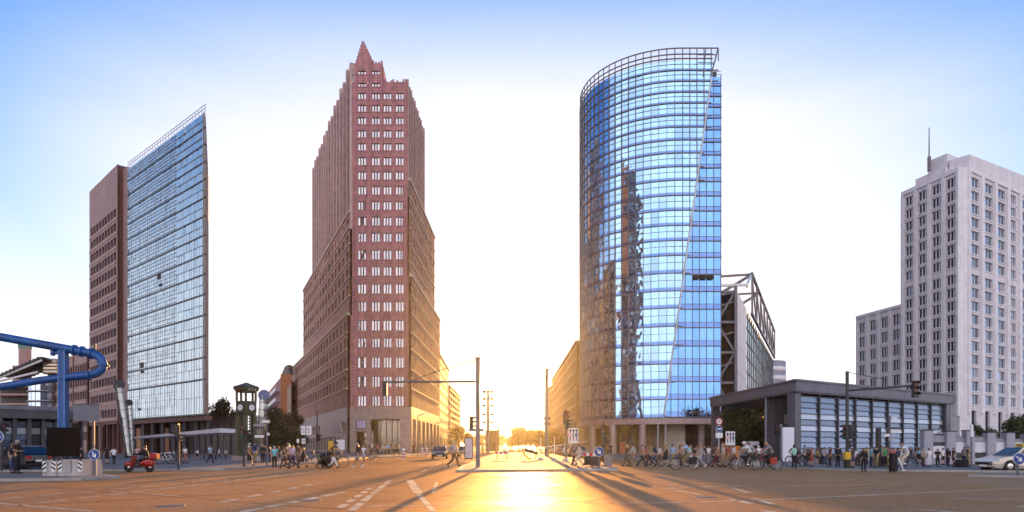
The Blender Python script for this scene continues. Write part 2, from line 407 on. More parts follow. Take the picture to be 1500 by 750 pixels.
# ------------------------------------------------------------------ red brick stepped skyscraper
def build_brick():
    YF = 130.0
    A, B = (X(516, YF), YF), (X(597, YF), YF)
    root = empty('brick_skyscraper', (-25, YF, 0.12), 0, 'tall red brick skyscraper with a stepped pointed top and lower brick wings', 'skyscraper')
    W = Windows(root, 100)
    rows_px = [106, 124, 140.5, 158.4, 176.8, 196, 215, 236, 257, 278.8, 301, 324, 347.5, 372.9, 397, 423, 449, 476.7, 502, 531, 559, 587.5]
    rows = [Z(p, YF) for p in rows_px]
    half = []
    for i in range(len(rows)):
        pit = (rows[i - 1] - rows[i]) if i else (rows[0] - rows[1])
        half.append(pit * 0.27 if i > 1 else .33)
    zb = Z(598, YF)                                     # top of the granite base
    F = Fac(A, B)
    bays = [(p - 516) * .13 for p in (530.1, 550.2, 567.3, 585.2)]
    z1, z2, z3 = Z(97, YF), Z(93, YF), Z(120, YF)
    u1, u2, u3 = (543 - 516) * .13, (561 - 516) * .13, F.L
    holes = []
    for i, z in enumerate(rows):
        for k, u in enumerate(bays):
            if i < 2 and k > 1: continue
            holes.append((u - .78, u + .78, z - half[i], z + half[i]))
    mb = MB()
    zc = z3 + .02                                       # shared height of all bays
    lo = [h for h in holes if h[3] < zc]
    wall(mb, F, 0, u3, zb, zc, lo, .28)
    wall(mb, F, .45, u1, zc, z1, [h for h in holes if h[2] > zc and h[1] < u1], .28)
    wall(mb, F, u1, u2, zc, z2, [h for h in holes if h[2] > zc and h[0] > u1], .28)
    wb(mb, 'front_wall', M['brick'], root)
    for h in sorted(holes, key=lambda h: h[2]): W.add(F, h, .28, M['brick_dark'], M['g_front'] if h[2] > 22 or h[0] < 2 else M['g_brick'], 3, .06, mull=.2)  # low windows right of the first bay: dark reflection put in as darker glass
    # stone string courses and sills under every row of the front, each floor a thin band
    for i, z in enumerate(rows):
        b = MB(); b.fbox(F, .02, u3 - .02 if i > 1 else u2 - .02, z - half[i] - .2, z - half[i] - .06, 0.003, .07)
        wb(b, 'sill_course', M['brick_pale'] if i > 14 else M['brick'], root)
    # pilasters between the bays
    for u in (0.5, u1 + .03, (bays[1] + bays[2]) / 2, (bays[2] + bays[3]) / 2, u3 - .3):
        top = z1 if u < u1 else z2 if u < u2 else z3
        b = MB(); b.fbox(F, u - .16, u + .16, zb + .5, top + .5, -.02, .11)
        wb(b, 'pilaster', M['brick'], root)
    # tower body behind the front: stepped volumes, each with ribbed sides
    s = Vector((-49.4, 113, 0)).normalized()           # direction of the long left flank
    def left_at(t, off=0.0): return (A[0] + s.x * t - off * s.y, A[1] + s.y * t - off * -s.x)
    R1 = (-19.4, 151.0)
    L1 = left_at(54.5); L2 = left_at(49.0)
    ztop = 74.2
    core = MB()
    core.prism([(A[0] + 1.1, A[1] + .6), (A[0] + u1, A[1] + .6), (-24.0, 150), left_at(49, -.7)], zb, Z(98, YF) - .3)
    core.prism([(A[0] + u1 + .05, A[1] + .6), (A[0] + u2, A[1] + .6), (A[0] + u2 - 1.0, 146), (-27, 149)], zb, z2 - .3)
    core.prism([(A[0] + 1.2, A[1] + .6), (B[0] - .6, B[1] + .6), (R1[0] - .6, R1[1]), (-40, 186), left_at(54.3, -.7)], zb, z3 - .5)
    wb(core, 'tower_core', M['brick'], root)
    # crown: stepped teeth on the pointed bay
    n = 6
    for i in range(n):
        t = i / (n - 1); w = (u1 - .25) * (1 - .84 * t)
        c = (533.5 - 516) * .13 - .3 * t
        b = MB(); zz0 = z1 + (Z(64, YF) - z1) * i / n; zz1 = z1 + (Z(64, YF) - z1) * (i + 1) / n
        lo_, hi_ = max(.5, c - w / 2), c + w / 2
        b.fbox(F, lo_, hi_, zz0, zz1, -2.2 + t * .9, -.02 - t * .05)
        b.fbox(F, lo_, lo_ + .18, zz1, zz1 + .55, -1.0, -.03 - t * .05); b.fbox(F, hi_ - .18, hi_, zz1, zz1 + .55, -1.0, -.03 - t * .05)
        wb(b, 'crown_step', M['brick'], root)
    for (ua, ub, zz) in ((u1 + .2, u2, z2), (u2 + .05, u3, z3)):
        for k in range(4):
            u = ua + (ub - ua) * (k + .2) / 4
            b = MB(); b.fbox(F, u, u + .3, zz, zz + (.55 if k in (0, 3) else .3), -.4, .06); wb(b, 'merlon', M['brick'], root)
    # ribbed upper flanks
    FL = Fac(left_at(.05), left_at(54.5), out=(-1, -.45))
    FR = Fac((B[0], B[1] + .05), R1, out=(1, 0))
    zl0, zr0 = Z(312, YF), Z(264, YF)
    nl, nr = 14, 10
    mb = MB(); hs = []
    zrows = [z for z in rows if z < 73]
    for z in zrows:
        i = rows.index(z); lim = zl0
        if z - half[i] > zl0 + .3:
            hs += row_holes(.5, FL.L - .3, nl, .62, z - half[i] * 1.3, z + half[i] * 1.3)
    wall(mb, FL, 0, FL.L, zl0 - 6, ztop, hs, .3)
    hs2 = []
    for z in zrows:
        i = rows.index(z)
        if zr0 + .3 < z - half[i] and z + half[i] < 70.5: hs2 += row_holes(.4, FR.L - .3, nr, .6, z - half[i] * 1.3, z + half[i] * 1.3)
    wall(mb, FR, 0, FR.L, zr0 - 6, z3, hs2, .3)
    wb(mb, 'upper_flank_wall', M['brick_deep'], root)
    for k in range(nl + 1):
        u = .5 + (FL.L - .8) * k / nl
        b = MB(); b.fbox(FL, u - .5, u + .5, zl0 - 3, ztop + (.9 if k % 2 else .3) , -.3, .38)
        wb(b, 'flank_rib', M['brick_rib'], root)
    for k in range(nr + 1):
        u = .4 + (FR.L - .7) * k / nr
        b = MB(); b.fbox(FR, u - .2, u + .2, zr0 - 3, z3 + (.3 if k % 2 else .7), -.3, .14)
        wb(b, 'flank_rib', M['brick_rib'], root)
    # lower wings: left middle, left low, right middle, right low
    flo = [(rows[i] - half[i] * 1.05, rows[i] + half[i] * 1.2) for i in range(len(rows))]
    LEN_M, LEN_L = 73.4, 123.3
    zM, zL, zRM, zRL = Z(310, YF), Z(461, YF), Z(263, YF), Z(404, YF)
    side_holes = []
    def wing(P0, P1, out, z0, z1, n, frac, nm, d):
        Fw = Fac(P0, P1, out); b = MB(); hs = []
        for (a, c) in flo:
            if a > z0 + .4 and c < z1 - .3: hs += row_holes(.6, Fw.L - .5, n, frac, a, c)
        wall(b, Fw, 0, Fw.L, z0, z1, hs, .3)
        wb(b, 'wing_wall', M['brick_pale'], root)
        for (a, c) in flo:
            if z0 + .4 < a < z1 - .3:
                q = MB(); q.fbox(Fw, .05, Fw.L - .02, a - .42, a - .1, -.1, .16); wb(q, 'cornice_band', M['cornice'], root)
        q = MB(); q.fbox(Fw, -.05, Fw.L, z1 - .15, z1 + .35, -.5, .22); wb(q, 'parapet', M['cornice'], root)
        return [(Fw, h) for h in hs]
    side_holes += wing(left_at(.02, .45), left_at(LEN_M, .45), (-1, -.45), zL + .4, zM, 16, .56, 'm', .45)
    side_holes += wing(left_at(.02, .9), left_at(LEN_L, .9), (-1, -.45), zb + .3, zL, 27, .56, 'l', .9)
    side_holes += wing((B[0] + .35, B[1] + .05), (-18.95, 167), (1, 0), zRL + .4, zRM, 13, .55, 'r', .35)
    side_holes += wing((B[0] + .75, B[1] + .05), (-18.7, 177), (1, 0), zb + .3, zRL, 15, .55, 'q', .75)
    core = MB()
    core.prism([left_at(.3, -.15), (A[0] + 1, YF + .5), (-28, 190), left_at(LEN_M, -.15)], zL, zM - .1)
    core.prism([left_at(.1, .30), (A[0] + 1, YF + .3), (-40, 236), left_at(LEN_L, .3)], 7.0, zL - .1)
    core.prism([(B[0] - 1, YF + .2), (B[0] - .25, YF + .3), (-19.6, 166.9), (-28, 166.9)], zRL, zRM - .1)
    core.prism([(B[0] - 1, YF + .3), (B[0] + .15, YF + .4), (-19.3, 176.9), (-29, 176.9)], 7.0, zRL - .1)
    wb(core, 'wing_core', M['brick'], root)
    side_holes.sort(key=lambda t: t[0](t[1][0], 0).y)
    for Fw, h in side_holes: W.add(Fw, h, .3, M['steel_dark'], M['g_brick'], 2, .09)
    for h in hs: W.add(FL, h, .3, M['steel_dark'], M['g_brick'], 1, .09)
    for h in hs2: W.add(FR, h, .3, M['steel_dark'], M['g_brick'], 1, .09)
    W.flush()
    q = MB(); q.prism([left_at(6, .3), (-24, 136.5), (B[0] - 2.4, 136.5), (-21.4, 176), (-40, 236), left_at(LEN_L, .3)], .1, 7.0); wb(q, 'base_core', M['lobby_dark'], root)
    # granite base with deep arcades
    b = MB()
    FB = Fac((A[0] - .45, A[1] - .06), (B[0] + .75, B[1] - .06))
    o = .45
    wall(b, FB, 0, FB.L, .1, zb + .3, [(o + 3.5, o + 9.1, .1, Z(614, YF)), (o + .7, o + 2.8, .1, Z(632, YF))], 1.0)
    FLb = Fac(left_at(.0, .92), left_at(LEN_L, .92), (-1, -.45))
    hl = [(9 + i * 4.6, 11.8 + i * 4.6, .5, 3.4) for i in range(24)]
    hl2 = [(9 + i * 4.6, 11.8 + i * 4.6, 4.4, 6.3) for i in range(6, 24)]
    wall(b, FLb, .0, FLb.L, .1, zb + .3, hl + hl2, .4)
    FRb = Fac((B[0] + .77, B[1] - .04), (-18.68, 177), (1, 0))
    hr = [(1.6 + i * 6.5, 5.6 + i * 6.5, .1, Z(613, YF)) for i in range(7)]
    wall(b, FRb, 0, FRb.L, .1, zb + .3, hr, .9)
    wb(b, 'granite_base', M['granite'], root)
    for Fx, h, d in [(FB, (o + 3.5, o + 9.1, .1, Z(614, YF)), .98), (FB, (o + .7, o + 2.8, .1, Z(632, YF)), .5)]:
        q = MB(); q.fbox(Fx, h[0] - 2 * (d > .6), h[1] + .5, h[2], h[3], -d - 3.3, -d - 3.2)
        nn = 5 if d > .6 else 1
        for i in range(nn + 1): q.fbox(Fx, h[0] + (h[1] - h[0]) * i / nn - .06, h[0] + (h[1] - h[0]) * i / nn + .06, h[2], h[3], -d - 3.2, -d - 3.0, 1)
        for zz in (2.6, 3.0, 4.6): q.fbox(Fx, h[0] - 1, h[1] + .4, zz, zz + .12, -d - 3.2, -d - 3.05, 1)
        q.fbox(Fx, h[0] - 2, h[1] + .5, h[3], h[3] + .2, -d - 3.3, -d + .02, 1)
        wb(q, 'shop_front', [M['g_shop'], M['steel_dark']], root)
    for h in hl + hl2:
        q = MB(); q.fbox(FLb, h[0], h[1], h[2], h[3], -.5, -.38); wb(q, 'base_window', M['g_dark'], root)
    for h in hr:
        q = MB(); q.fbox(FRb, h[0] - .2, h[1] + .2, h[2], h[3] + .1, -2.4, -2.3)
        for i in range(3): q.fbox(FRb, h[0] + 1.3 * i + .5, h[0] + 1.3 * i + .6, h[2], h[3], -2.3, -2.2, 1)
        wb(q, 'shop_front', [M['g_shop'], M['steel_dark']], root)
    # slanted white awning windows near the corner, framed pale board, door
    for i in range(4):
        u = 3.5 + i * 3.2; q = MB()
        q.hexa([FLb(u, 4.1, .1), FLb(u + 2.2, 4.1, .1), FLb(u + 2.2, 4.1, .22), FLb(u, 4.1, .22), FLb(u, 6.3, .75), FLb(u + 2.2, 6.3, .75), FLb(u + 2.2, 6.3, .87), FLb(u, 6.3, .87)])
        wb(q, 'awning_window', M['white'], root)
    q = MB(); q.fbox(FB, o + .75, o + 2.75, Z(627, YF) - .1, Z(616, YF) + .1, .0, .12, 1); q.fbox(FB, o + .9, o + 2.6, Z(627, YF), Z(616, YF), .12, .16)
    wb(q, 'framed_board', [mat('lilac_board', (0.45, 0.40, 0.62), .5), M['steel_dark']], root)
build_brick()

# ------------------------------------------------------------------ curved blue glass tower
def build_glass_tower():
    CX, CY, RR = 28.0, 127.2, 15.2
    root = empty('curved_glass_tower', (CX, CY, .12), 0, 'curved blue glass tower with an open steel screen on its roof', 'skyscraper')
    fl = [88, 103, 119, 135, 151, 169, 186, 205, 224, 244, 264, 286, 308, 330, 352, 374, 400, 426, 451, 478, 505, 533, 560, 585, 612]
    zf = [Z(p, 112) for p in fl]
    zt = Z(70.5, 112)
    # path of the skin: arc from behind on the left to the nearest point, then straight to the right
    step = 1.28 / RR
    path = []; a = rad(140)
    na = int(round((rad(270) - rad(140) + rad(50)) / step))
    angs = [rad(270) - step * k for k in range(na, -1, -1)]
    for t in angs: path.append((CX + RR * math.cos(t), CY + RR * math.sin(t), math.cos(t), math.sin(t)))
    nflat = 5
    for k in range(1, nflat + 1): path.append((CX + 1.17 * k, CY - RR, 0, -1))
    zlo, zhi = zf[-1], Z(110, 112)
    def smax(z):                                         # x where the free slanted edge of the skin stands at height z
        t = (z - zlo) / (Z(72, 112) - zlo)
        return X(972, 112) + (X(1048, 112) - X(972, 112)) * t
    def pt(i, z, off=0.0):
        x, y, nx, ny = path[i]; return Vector((x + nx * off, y + ny * off, z))
    glassp, sp = MB(), MB()
    for r in range(len(zf) - 1):
        z1, z0 = zf[r], zf[r + 1]
        led, tr = MB(), MB()
        for i in range(len(path) - 1):
            x0, x1 = path[i][0], path[i + 1][0]
            lim = smax((z0 + z1) / 2)
            front = path[i][3] < -.5
            if front and x0 > lim: continue
            j = [RND.uniform(-.013, .013) for _ in range(3)]
            zs_ = z0 + (z1 - z0) * .20
            a0, a1, a2, a3 = pt(i, zs_, .0 + j[0]), pt(i + 1, zs_, j[1]), pt(i + 1, z1 - .1, j[1] + j[2]), pt(i, z1 - .1, j[0] + j[2])
            if front and x1 > lim:
                q = (lim - x0) / (x1 - x0); a1 = a0.lerp(a1, q); a2 = a3.lerp(a2, min(1, q + .15))
            glassp.quad(a0, a1, a2, a3)
            b0, b1, b2, b3 = pt(i, z0 + .1, .0), pt(i + 1, z0 + .1), pt(i + 1, zs_), pt(i, zs_)
            if front and x1 > lim:
                b1 = b0.lerp(b1, q); b2 = b3.lerp(b2, q)
            sp.quad(b0, b1, b2, b3)
            zm = zs_ + (z1 - zs_) * .5; q1 = pt(i + 1, zm, .05) if not (front and x1 > lim) else pt(i, zm, .05).lerp(pt(i + 1, zm, .05), q)
            tr.bar(pt(i, zm, .03), q1, .05, .06)
            o0, o1 = (-.05, .15)
            led.hexa([pt(i, z0 - .07, o0), pt(i + 1, z0 - .07, o0), pt(i + 1, z0 - .07, o1), pt(i, z0 - .07, o1), pt(i, z0 + .07, o0), pt(i + 1, z0 + .07, o0), pt(i + 1, z0 + .07, o1), pt(i, z0 + .07, o1)])
        wb(led, 'floor_ledge', M['steel'], root); wb(tr, 'transom', M['steel'], root)
    wb(glassp, 'glass_skin', M['g_blue'], root)
    wb(sp, 'spandrel_skin', M['g_spandrel'], root)
    for i in range(len(path)):
        if path[i][3] > .75: continue
        top = zf[0] + .1
        if path[i][3] < -.5:
            x = path[i][0]; t = (x - X(972, 112)) / (X(1048, 112) - X(972, 112))
            z_lo = zlo if t <= 0 else zlo + t * (Z(72, 112) - zlo)
        else: z_lo = zlo
        if z_lo > top - 1: continue
        b = MB(); p = pt(i, 0, .06); u = Vector((-path[i][3], path[i][2], 0)) * .045; n = Vector((path[i][2], path[i][3], 0)) * .11
        base = [p - u - n, p + u - n, p + u + n, p - u + n]
        b.hexa([(v.x, v.y, z_lo) for v in base] + [(v.x, v.y, top) for v in base])
        wb(b, 'mullion', M['steel'], root)
    # inner core so that nothing shows through, roof slab
    core = MB(); ring = [(CX + (RR - .5) * math.cos(rad(t)), CY + (RR - .5) * math.sin(rad(t))) for t in range(252, 90, -9)]
    core.prism([(24.0, CY - RR + 3.1)] + ring + [(CX + 6, CY + RR - .5), (CX + 6.5, CY - RR + 3.1)], zf[-1] + .2, zf[0] - .2)
    wb(core, 'inner_core', M['steel_dark'], root)
    roof = MB(); roof.prism([(CX, CY - RR + .25)] + [(CX + (RR - .2) * math.cos(rad(t)), CY + (RR - .2) * math.sin(rad(t))) for t in range(266, 90, -8)] + [(CX + 5, CY + RR)], zf[0] - .15, zf[0] + .06)
    wb(roof, 'roof_slab', M['roof'], root)
    # open screen above the roof, running on as a free sail to the right with a slanted end
    full = list(path) + [(CX + 5.85 + .6 * 0, CY - RR, 0, -1)]
    rails = [zf[0] + .25, zf[0] + (zt - zf[0]) * .5, zt]
    for z in rails:
        b = MB(); pts = [pt(i, z) for i in range(len(path)) if path[i][3] < .75]
        endx = X(1052, 112) if z > rails[1] else X(1044, 112)
        pts[-1].x = endx
        b.tube(pts, .11, 6); wb(b, 'screen_rail', M['steel'], root)
    for i in range(0, len(path)):
        if path[i][3] > .75: continue
        b = MB(); b.bar(pt(i, zf[0] - .1), pt(i, zt + .05), .1, .16); wb(b, 'screen_post', M['steel'], root)
    b = MB(); b.tube([(X(1052, 112), CY - RR, zt), (X(1041, 112), CY - RR, Z(112, 112))], .13, 6)
    for p in (80, 92, 104):
        z = Z(p, 112); b.tube([(X(1022, 112), CY - RR + .03, z), (X(1052 - (p - 70) * .28, 112), CY - RR + .03, z)], .09, 6)
    b.tube([(X(1034, 112), CY - RR, zt), (X(1030, 112), CY - RR, Z(112, 112))], .09, 6)
    wb(b, 'screen_end_frame', M['steel'], root)
    b = MB()                                             # the slanted free edge of the skin
    b.tube([(smax(zlo - .8), CY - RR - .05, zlo - .8), (smax(Z(112, 112)), CY - RR - .05, Z(112, 112))], .14, 8)
    wb(b, 'slanted_edge', M['steel_light'], root)
    # flat deep blue slab on the right, set back behind the skin
    YS = 114.3
    F2 = Fac((X(962, YS), YS), (X(1056, YS), YS))
    n = 9; w = F2.L / n
    zf2 = [Z(p, YS) for p in (112, 126, 141, 157, 173, 190, 208, 227, 246, 266, 287, 309, 331, 353, 377, 402, 427, 453, 480, 507, 533, 559, 585, 611)]
    for r in range(len(zf2) - 1):
        z1, z0 = zf2[r], zf2[r + 1]; g2, s2 = MB(), MB()
        for i in range(n):
            j = [RND.uniform(-.02, .02) for _ in range(3)]; zs_ = z0 + (z1 - z0) * .3
            g2.quad(F2(i * w, zs_, j[0]), F2((i + 1) * w, zs_, j[1]), F2((i + 1) * w, z1 - .08, j[1] + j[2]), F2(i * w, z1 - .08, j[0] + j[2]))
            s2.quad(F2(i * w, z0 + .08), F2((i + 1) * w, z0 + .08), F2((i + 1) * w, zs_), F2(i * w, zs_))
        b = MB(); b.fbox(F2, 0, F2.L + .1, z0 - .08, z0 + .08, -.05, .16); b.fbox(F2, 0, F2.L + .05, z0 + (z1 - z0) * .3 - .03, z0 + (z1 - z0) * .3 + .03, -.03, .07)
        wb(b, 'slab_ledge', M['steel'], root); wb(g2, 'slab_glass', M['g_deep'], root); wb(s2, 'slab_spandrel', M['g_spandrel'], root)
    for i in range(n + 1):
        b = MB(); b.fbox(F2, i * w - .04, i * w + .04, zf2[-1], zf2[0] + .3, -.1, .12); wb(b, 'slab_mullion', M['steel'], root)
    for p in (190, 402):
        for k in (5, 6, 7):
            b = MB(); z = Z(p, YS); b.hexa([F2(k * w + .1, z - .9, .5), F2((k + 1) * w - .1, z - .9, .5), F2((k + 1) * w - .1, z - .9, .55), F2(k * w + .1, z - .9, .55), F2(k * w + .1, z, .05), F2((k + 1) * w - .1, z, .05), F2((k + 1) * w - .1, z, .1), F2(k * w + .1, z, .1)])
            if p == 402: wb(b, 'open_vent', M['dark'], root)
    b = MB(); x1 = X(1056, YS); b.prism([(CX + 2, YS + .15), (x1 - .05, YS + .15), (x1 - .05, 138), (CX + 2, 138)], zf2[-1] - .1, zf2[0])
    wb(b, 'slab_core', M['steel_dark'], root)
    b = MB()                                             # roof railing of the slab
    for z in (zf2[0] + .35, zf2[0] + .8): b.tube([F2(5, z), F2(F2.L, z)], .05, 6)
    wb(b, 'slab_railing', M['steel'], root)
    # soffit band and columns on the ground floor
    zb0, zb1 = Z(621, 112), Z(612, 112) - .1
    band = MB()
    for i in range(len(path) - 1):
        if path[i][3] > .8: continue
        band.hexa([pt(i, zb0, -2.5), pt(i + 1, zb0, -2.5), pt(i + 1, zb0, .3), pt(i, zb0, .3), pt(i, zb1, -2.5), pt(i + 1, zb1, -2.5), pt(i + 1, zb1, .3), pt(i, zb1, .3)])
    band.box(CX + 5.9, CY - RR - .3, zb0, X(1056, YS), YS + 2, zb1)
    wb(band, 'soffit_band', M['band'], root)
    for px, Y, r in ((868, 121, .55), (898, 116, .6), (941, 113.4, .6), (1027, 114.8, .55), (1046, 115.2, .5)):
        b = MB(); b.tube([(X(px, Y), Y, .1), (X(px, Y), Y, zb0 + .02)], r, 14); wb(b, 'column', M['band'], root)
    for px in (963, 974):
        b = MB(); b.tube([(X(px, 112.3), 112.3, .1), (X(px + 1, 112.3), 112.3, zb0 + .02)], .14, 8); wb(b, 'thin_post', M['steel_light'], root)
    lob = MB()
    for t in range(170, 270, 10):
        r2 = RR - 4
        p = lambda a: (CX + r2 * math.cos(rad(a)), CY + r2 * math.sin(rad(a)))
        p0, p1 = p(t), p(t + 10)
        lob.quad((*p0, .1), (*p1, .1), (*p1, zb0 + .3), (*p0, zb0 + .3), 0)
        lob.tube([(*p0, .1), (*p0, zb0)], .1, 6, 1)
    lob.box(CX, CY - RR + 4, .1, X(1000, 118), CY - RR + 4.3, zb0 + .3, 0)
    lob.box(X(1004, 118), CY - RR + 7, .1, 36, CY - RR + 7.3, zb0 + .3, 2)
    wb(lob, 'lobby_wall', [M['lobby'], M['steel'], M['lobby_dark']], root)
    b = MB(); b.box(X(976, 115.5), 115.5, .1, X(1003, 115.5), 115.7, Z(617, 115.5)); wb(b, 'white_panel', mat('lobby_panel', (0.55, 0.5, 0.42), .5, var=.15, scale=.5), root)
    b = MB(); b.bar((X(912, 115.5), 115.5, .3), (X(931, 115.5), 115.5, zb0), .3, .3); wb(b, 'slanted_strut', M['lobby_dark'], root)
build_glass_tower()

# ------------------------------------------------------------------ thin glass tower with terracotta slab, far left
def build_left_tower():
    A = (-45.0, 100.0); D = Vector((-22.9, 20.6, 0)); B = (A[0] + D.x, A[1] + D.y)
    root = empty('glass_and_terracotta_tower', (-58, 112, .12), 0, 'thin tower with a pale blue glass face and a pink terracotta slab at its left', 'skyscraper')
    F = Fac(A, B)
    ys = [163]; p = 24.0
    while ys[-1] + p < 606: ys.append(ys[-1] + p); p += .62
    ys[-1] = 607
    zf = [Z(y, 100) for y in ys]
    n = 34; w = F.L / n
    g = MB()
    for r in range(len(zf) - 1):
        z1, z0 = zf[r], zf[r + 1]
        for i in range(n):
            fine = i >= 11
            parts = 3 if fine else 2
            for k in range(parts):
                j = [RND.uniform(-.02, .02) for _ in range(3)]
                a = z0 + .14 + (z1 - z0 - .28) * k / parts; b = z0 + .14 + (z1 - z0 - .28) * (k + 1) / parts - .03
                g.quad(F(i * w + .03, a, j[0]), F((i + 1) * w - .03, a, j[1]), F((i + 1) * w - .03, b, j[1] + j[2]), F(i * w + .03, b, j[0] + j[2]))
        b = MB(); b.fbox(F, -.25, F.L, z0 - .1, z0 + .1, -.1, .08); wb(b, 'floor_ledge', M['steel_dark'], root)
        lv = MB()
        for q in range(4):
            z = z0 + .3 + (z1 - z0 - .4) * q / 4
            lv.fbox(F, 11 * w, F.L, z, z + .035, .03, .09)
        lv.fbox(F, 0, 11 * w, z0 + (z1 - z0) * .5 - .03, z0 + (z1 - z0) * .5 + .03, .0, .09)
        wb(lv, 'louvre_bank', M['steel_light'], root)
    wb(g, 'glass_skin', M['g_left'], root)
    for i in range(n + 1):
        b = MB(); q = .03 if i % 4 else .055; b.fbox(F, i * w - q, i * w + q, zf[-1], zf[0], -.02, .035 if i % 4 else .06); wb(b, 'mullion', M['steel_light'], root)
    for (u, y) in ((16.2, 410), (15.6, 421), (23.5, 533), (23.4, 541), (24.5, 611 - 14)):
        z = Z(y, 113); b = MB(); b.fbox(F, u, u + 1.2, z - .3, z + .6 if y in (410, 533) else z + .1, .03, .1); wb(b, 'open_pane', M['dark'], root)
    ztop = zf[0]
    b = MB()
    for k in range(29): b.bar(F(F.L * k / 28, ztop, -.05), F(F.L * k / 28, ztop + 1.0, -.05), .05, .05)
    for z in (ztop + .5, ztop + 1.0): b.tube([F(-.2, z, -.05), F(F.L, z, -.05)], .05, 6)
    wb(b, 'roof_railing', M['steel_light'], root)
    q = (-56.0, 126.0)
    core = MB(); core.prism([(A[0] - .15, A[1] + .3), (B[0] + .0, B[1] + .25), (B[0] + 2, B[1] + 8), (q[0] - .2, q[1])], zf[-1], ztop - .02)
    wb(core, 'core', M['terra_dark'], root)
    # prow side: vertical fins catching the sun
    F2 = Fac((A[0] + .12, A[1] - .05), (q[0], q[1]), out=(1, .3))
    b = MB(); wall(b, F2, 0, F2.L, 5.2, ztop + .3, [h for r in range(len(zf) - 1) for h in row_holes(.3, F2.L - .2, 8, .6, zf[r + 1] + .35, zf[r] - .3)], .25)
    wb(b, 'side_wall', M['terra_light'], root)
    b = MB(); b.fbox(F2, .1, F2.L, 6, ztop, -.34, -.27); wb(b, 'side_glass', M['g_shop'], root)
    # terracotta shaft next to the glass, and the slab standing proud of it
    S0 = (A[0] + D.x * 1.005, A[1] + D.y * 1.005); S1 = (A[0] + D.x * 1.17, A[1] + D.y * 1.17)
    FS = Fac(S0, S1); zs = Z(245, 121)
    b = MB(); b.hexa([FS(0, .1, 0), FS(FS.L, .1, 0), FS(FS.L, .1, -6), FS(0, .1, -6), FS(0, zs, 0), FS(FS.L, zs, 0), FS(FS.L, zs, -6), FS(0, zs, -6)])
    wb(b, 'terracotta_shaft', M['terra'], root)
    b = MB(); b.fbox(FS, FS.L * .55, FS.L * .95, zs - 2.2, zs - .9, .0, .06); wb(b, 'shaft_grille', M['terra_dark'], root)
    T0 = (X(172, 121.5), 121.5); T1 = (X(131, 134.7), 134.7); FT = Fac(T0, T1); zt = Z(240.5, 121.5)
    b = MB(); hs = []; z = Z(303, 121.5)
    rows = []
    pz = 2.55
    while z > 7.5: rows.append(z); z -= pz; pz += .035
    for z in rows: hs += row_holes(.7, FT.L - .7, 9, .8, z - 1.45, z)
    wall(b, FT, 0, FT.L, 6, zt, hs, .3)
    wb(b, 'slab_wall', M['terra'], root)
    W = Windows(root, 100)
    for h in hs: W.add(FT, h, .3, M['steel_dark'], M['g_dark'], 2, .07)
    W.flush()
    for z in rows:
        q2 = MB(); q2.fbox(FT, .3, FT.L, z - 2.05, z - 1.75, .003, .09); wb(q2, 'terracotta_band', M['terra_light'], root)
    FE = Fac(T0, FS(FS.L * .9, 0, -5)[:2], out=(1, -.2))
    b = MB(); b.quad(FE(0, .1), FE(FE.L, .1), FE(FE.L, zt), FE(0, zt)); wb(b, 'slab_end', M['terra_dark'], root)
    b = MB(); b.prism([FT(.05, 0, -.35)[:2], FT(FT.L, 0, -.35)[:2], FT(FT.L, 0, -9)[:2], FT(.05, 0, -9)[:2]], 6, zt - .05); wb(b, 'slab_core', M['terra_dark'], root)
    # open ground floor with posts and back wall
    zs0 = zf[-1]
    for k in range(8):
        u = .6 + k * 4.2; b = MB(); b.bar(F(u, .1, -.8), F(u, zs0, -.8), .45, .45); wb(b, 'column', M['steel'], root)
    b = MB(); b.fbox(F, -.2, F.L + 4, .1, zs0, -5.2, -5.0, 0)
    for k in range(16): b.fbox(F, k * 2.2, k * 2.2 + .12, .1, zs0, -5.0, -4.85, 1)
    b.fbox(F, F.L - 3.2, F.L - .4, .1, 4.6, -1.2, -1.0, 2); b.fbox(F, 20.2, 23.6, .1, 4.6, -3, -2.8, 2)
    wb(b, 'lobby_wall', [M['lobby_dark'], M['steel_dark'], mat('terracotta_panel', (0.40, 0.19, 0.10), .6)], root)
    b = MB(); b.fbox(F, -.4, F.L, zs0 - .85, zs0 - .25, -.9, .3); wb(b, 'lintel', M['terra_dark'], root)
    b = MB(); b.fbox(FT, 0, FT.L, .1, 6, -4, -3.9); b.fbox(FT, 0, FT.L, 5.4, 6.05, -3.9, .05, 1)
    for k in range(5): b.fbox(FT, k * 4, k * 4 + .5, .1, 5.4, -1, -.4, 1)
    wb(b, 'arcade', [M['lobby_dark'], M['terra_dark']], root)
build_left_tower()

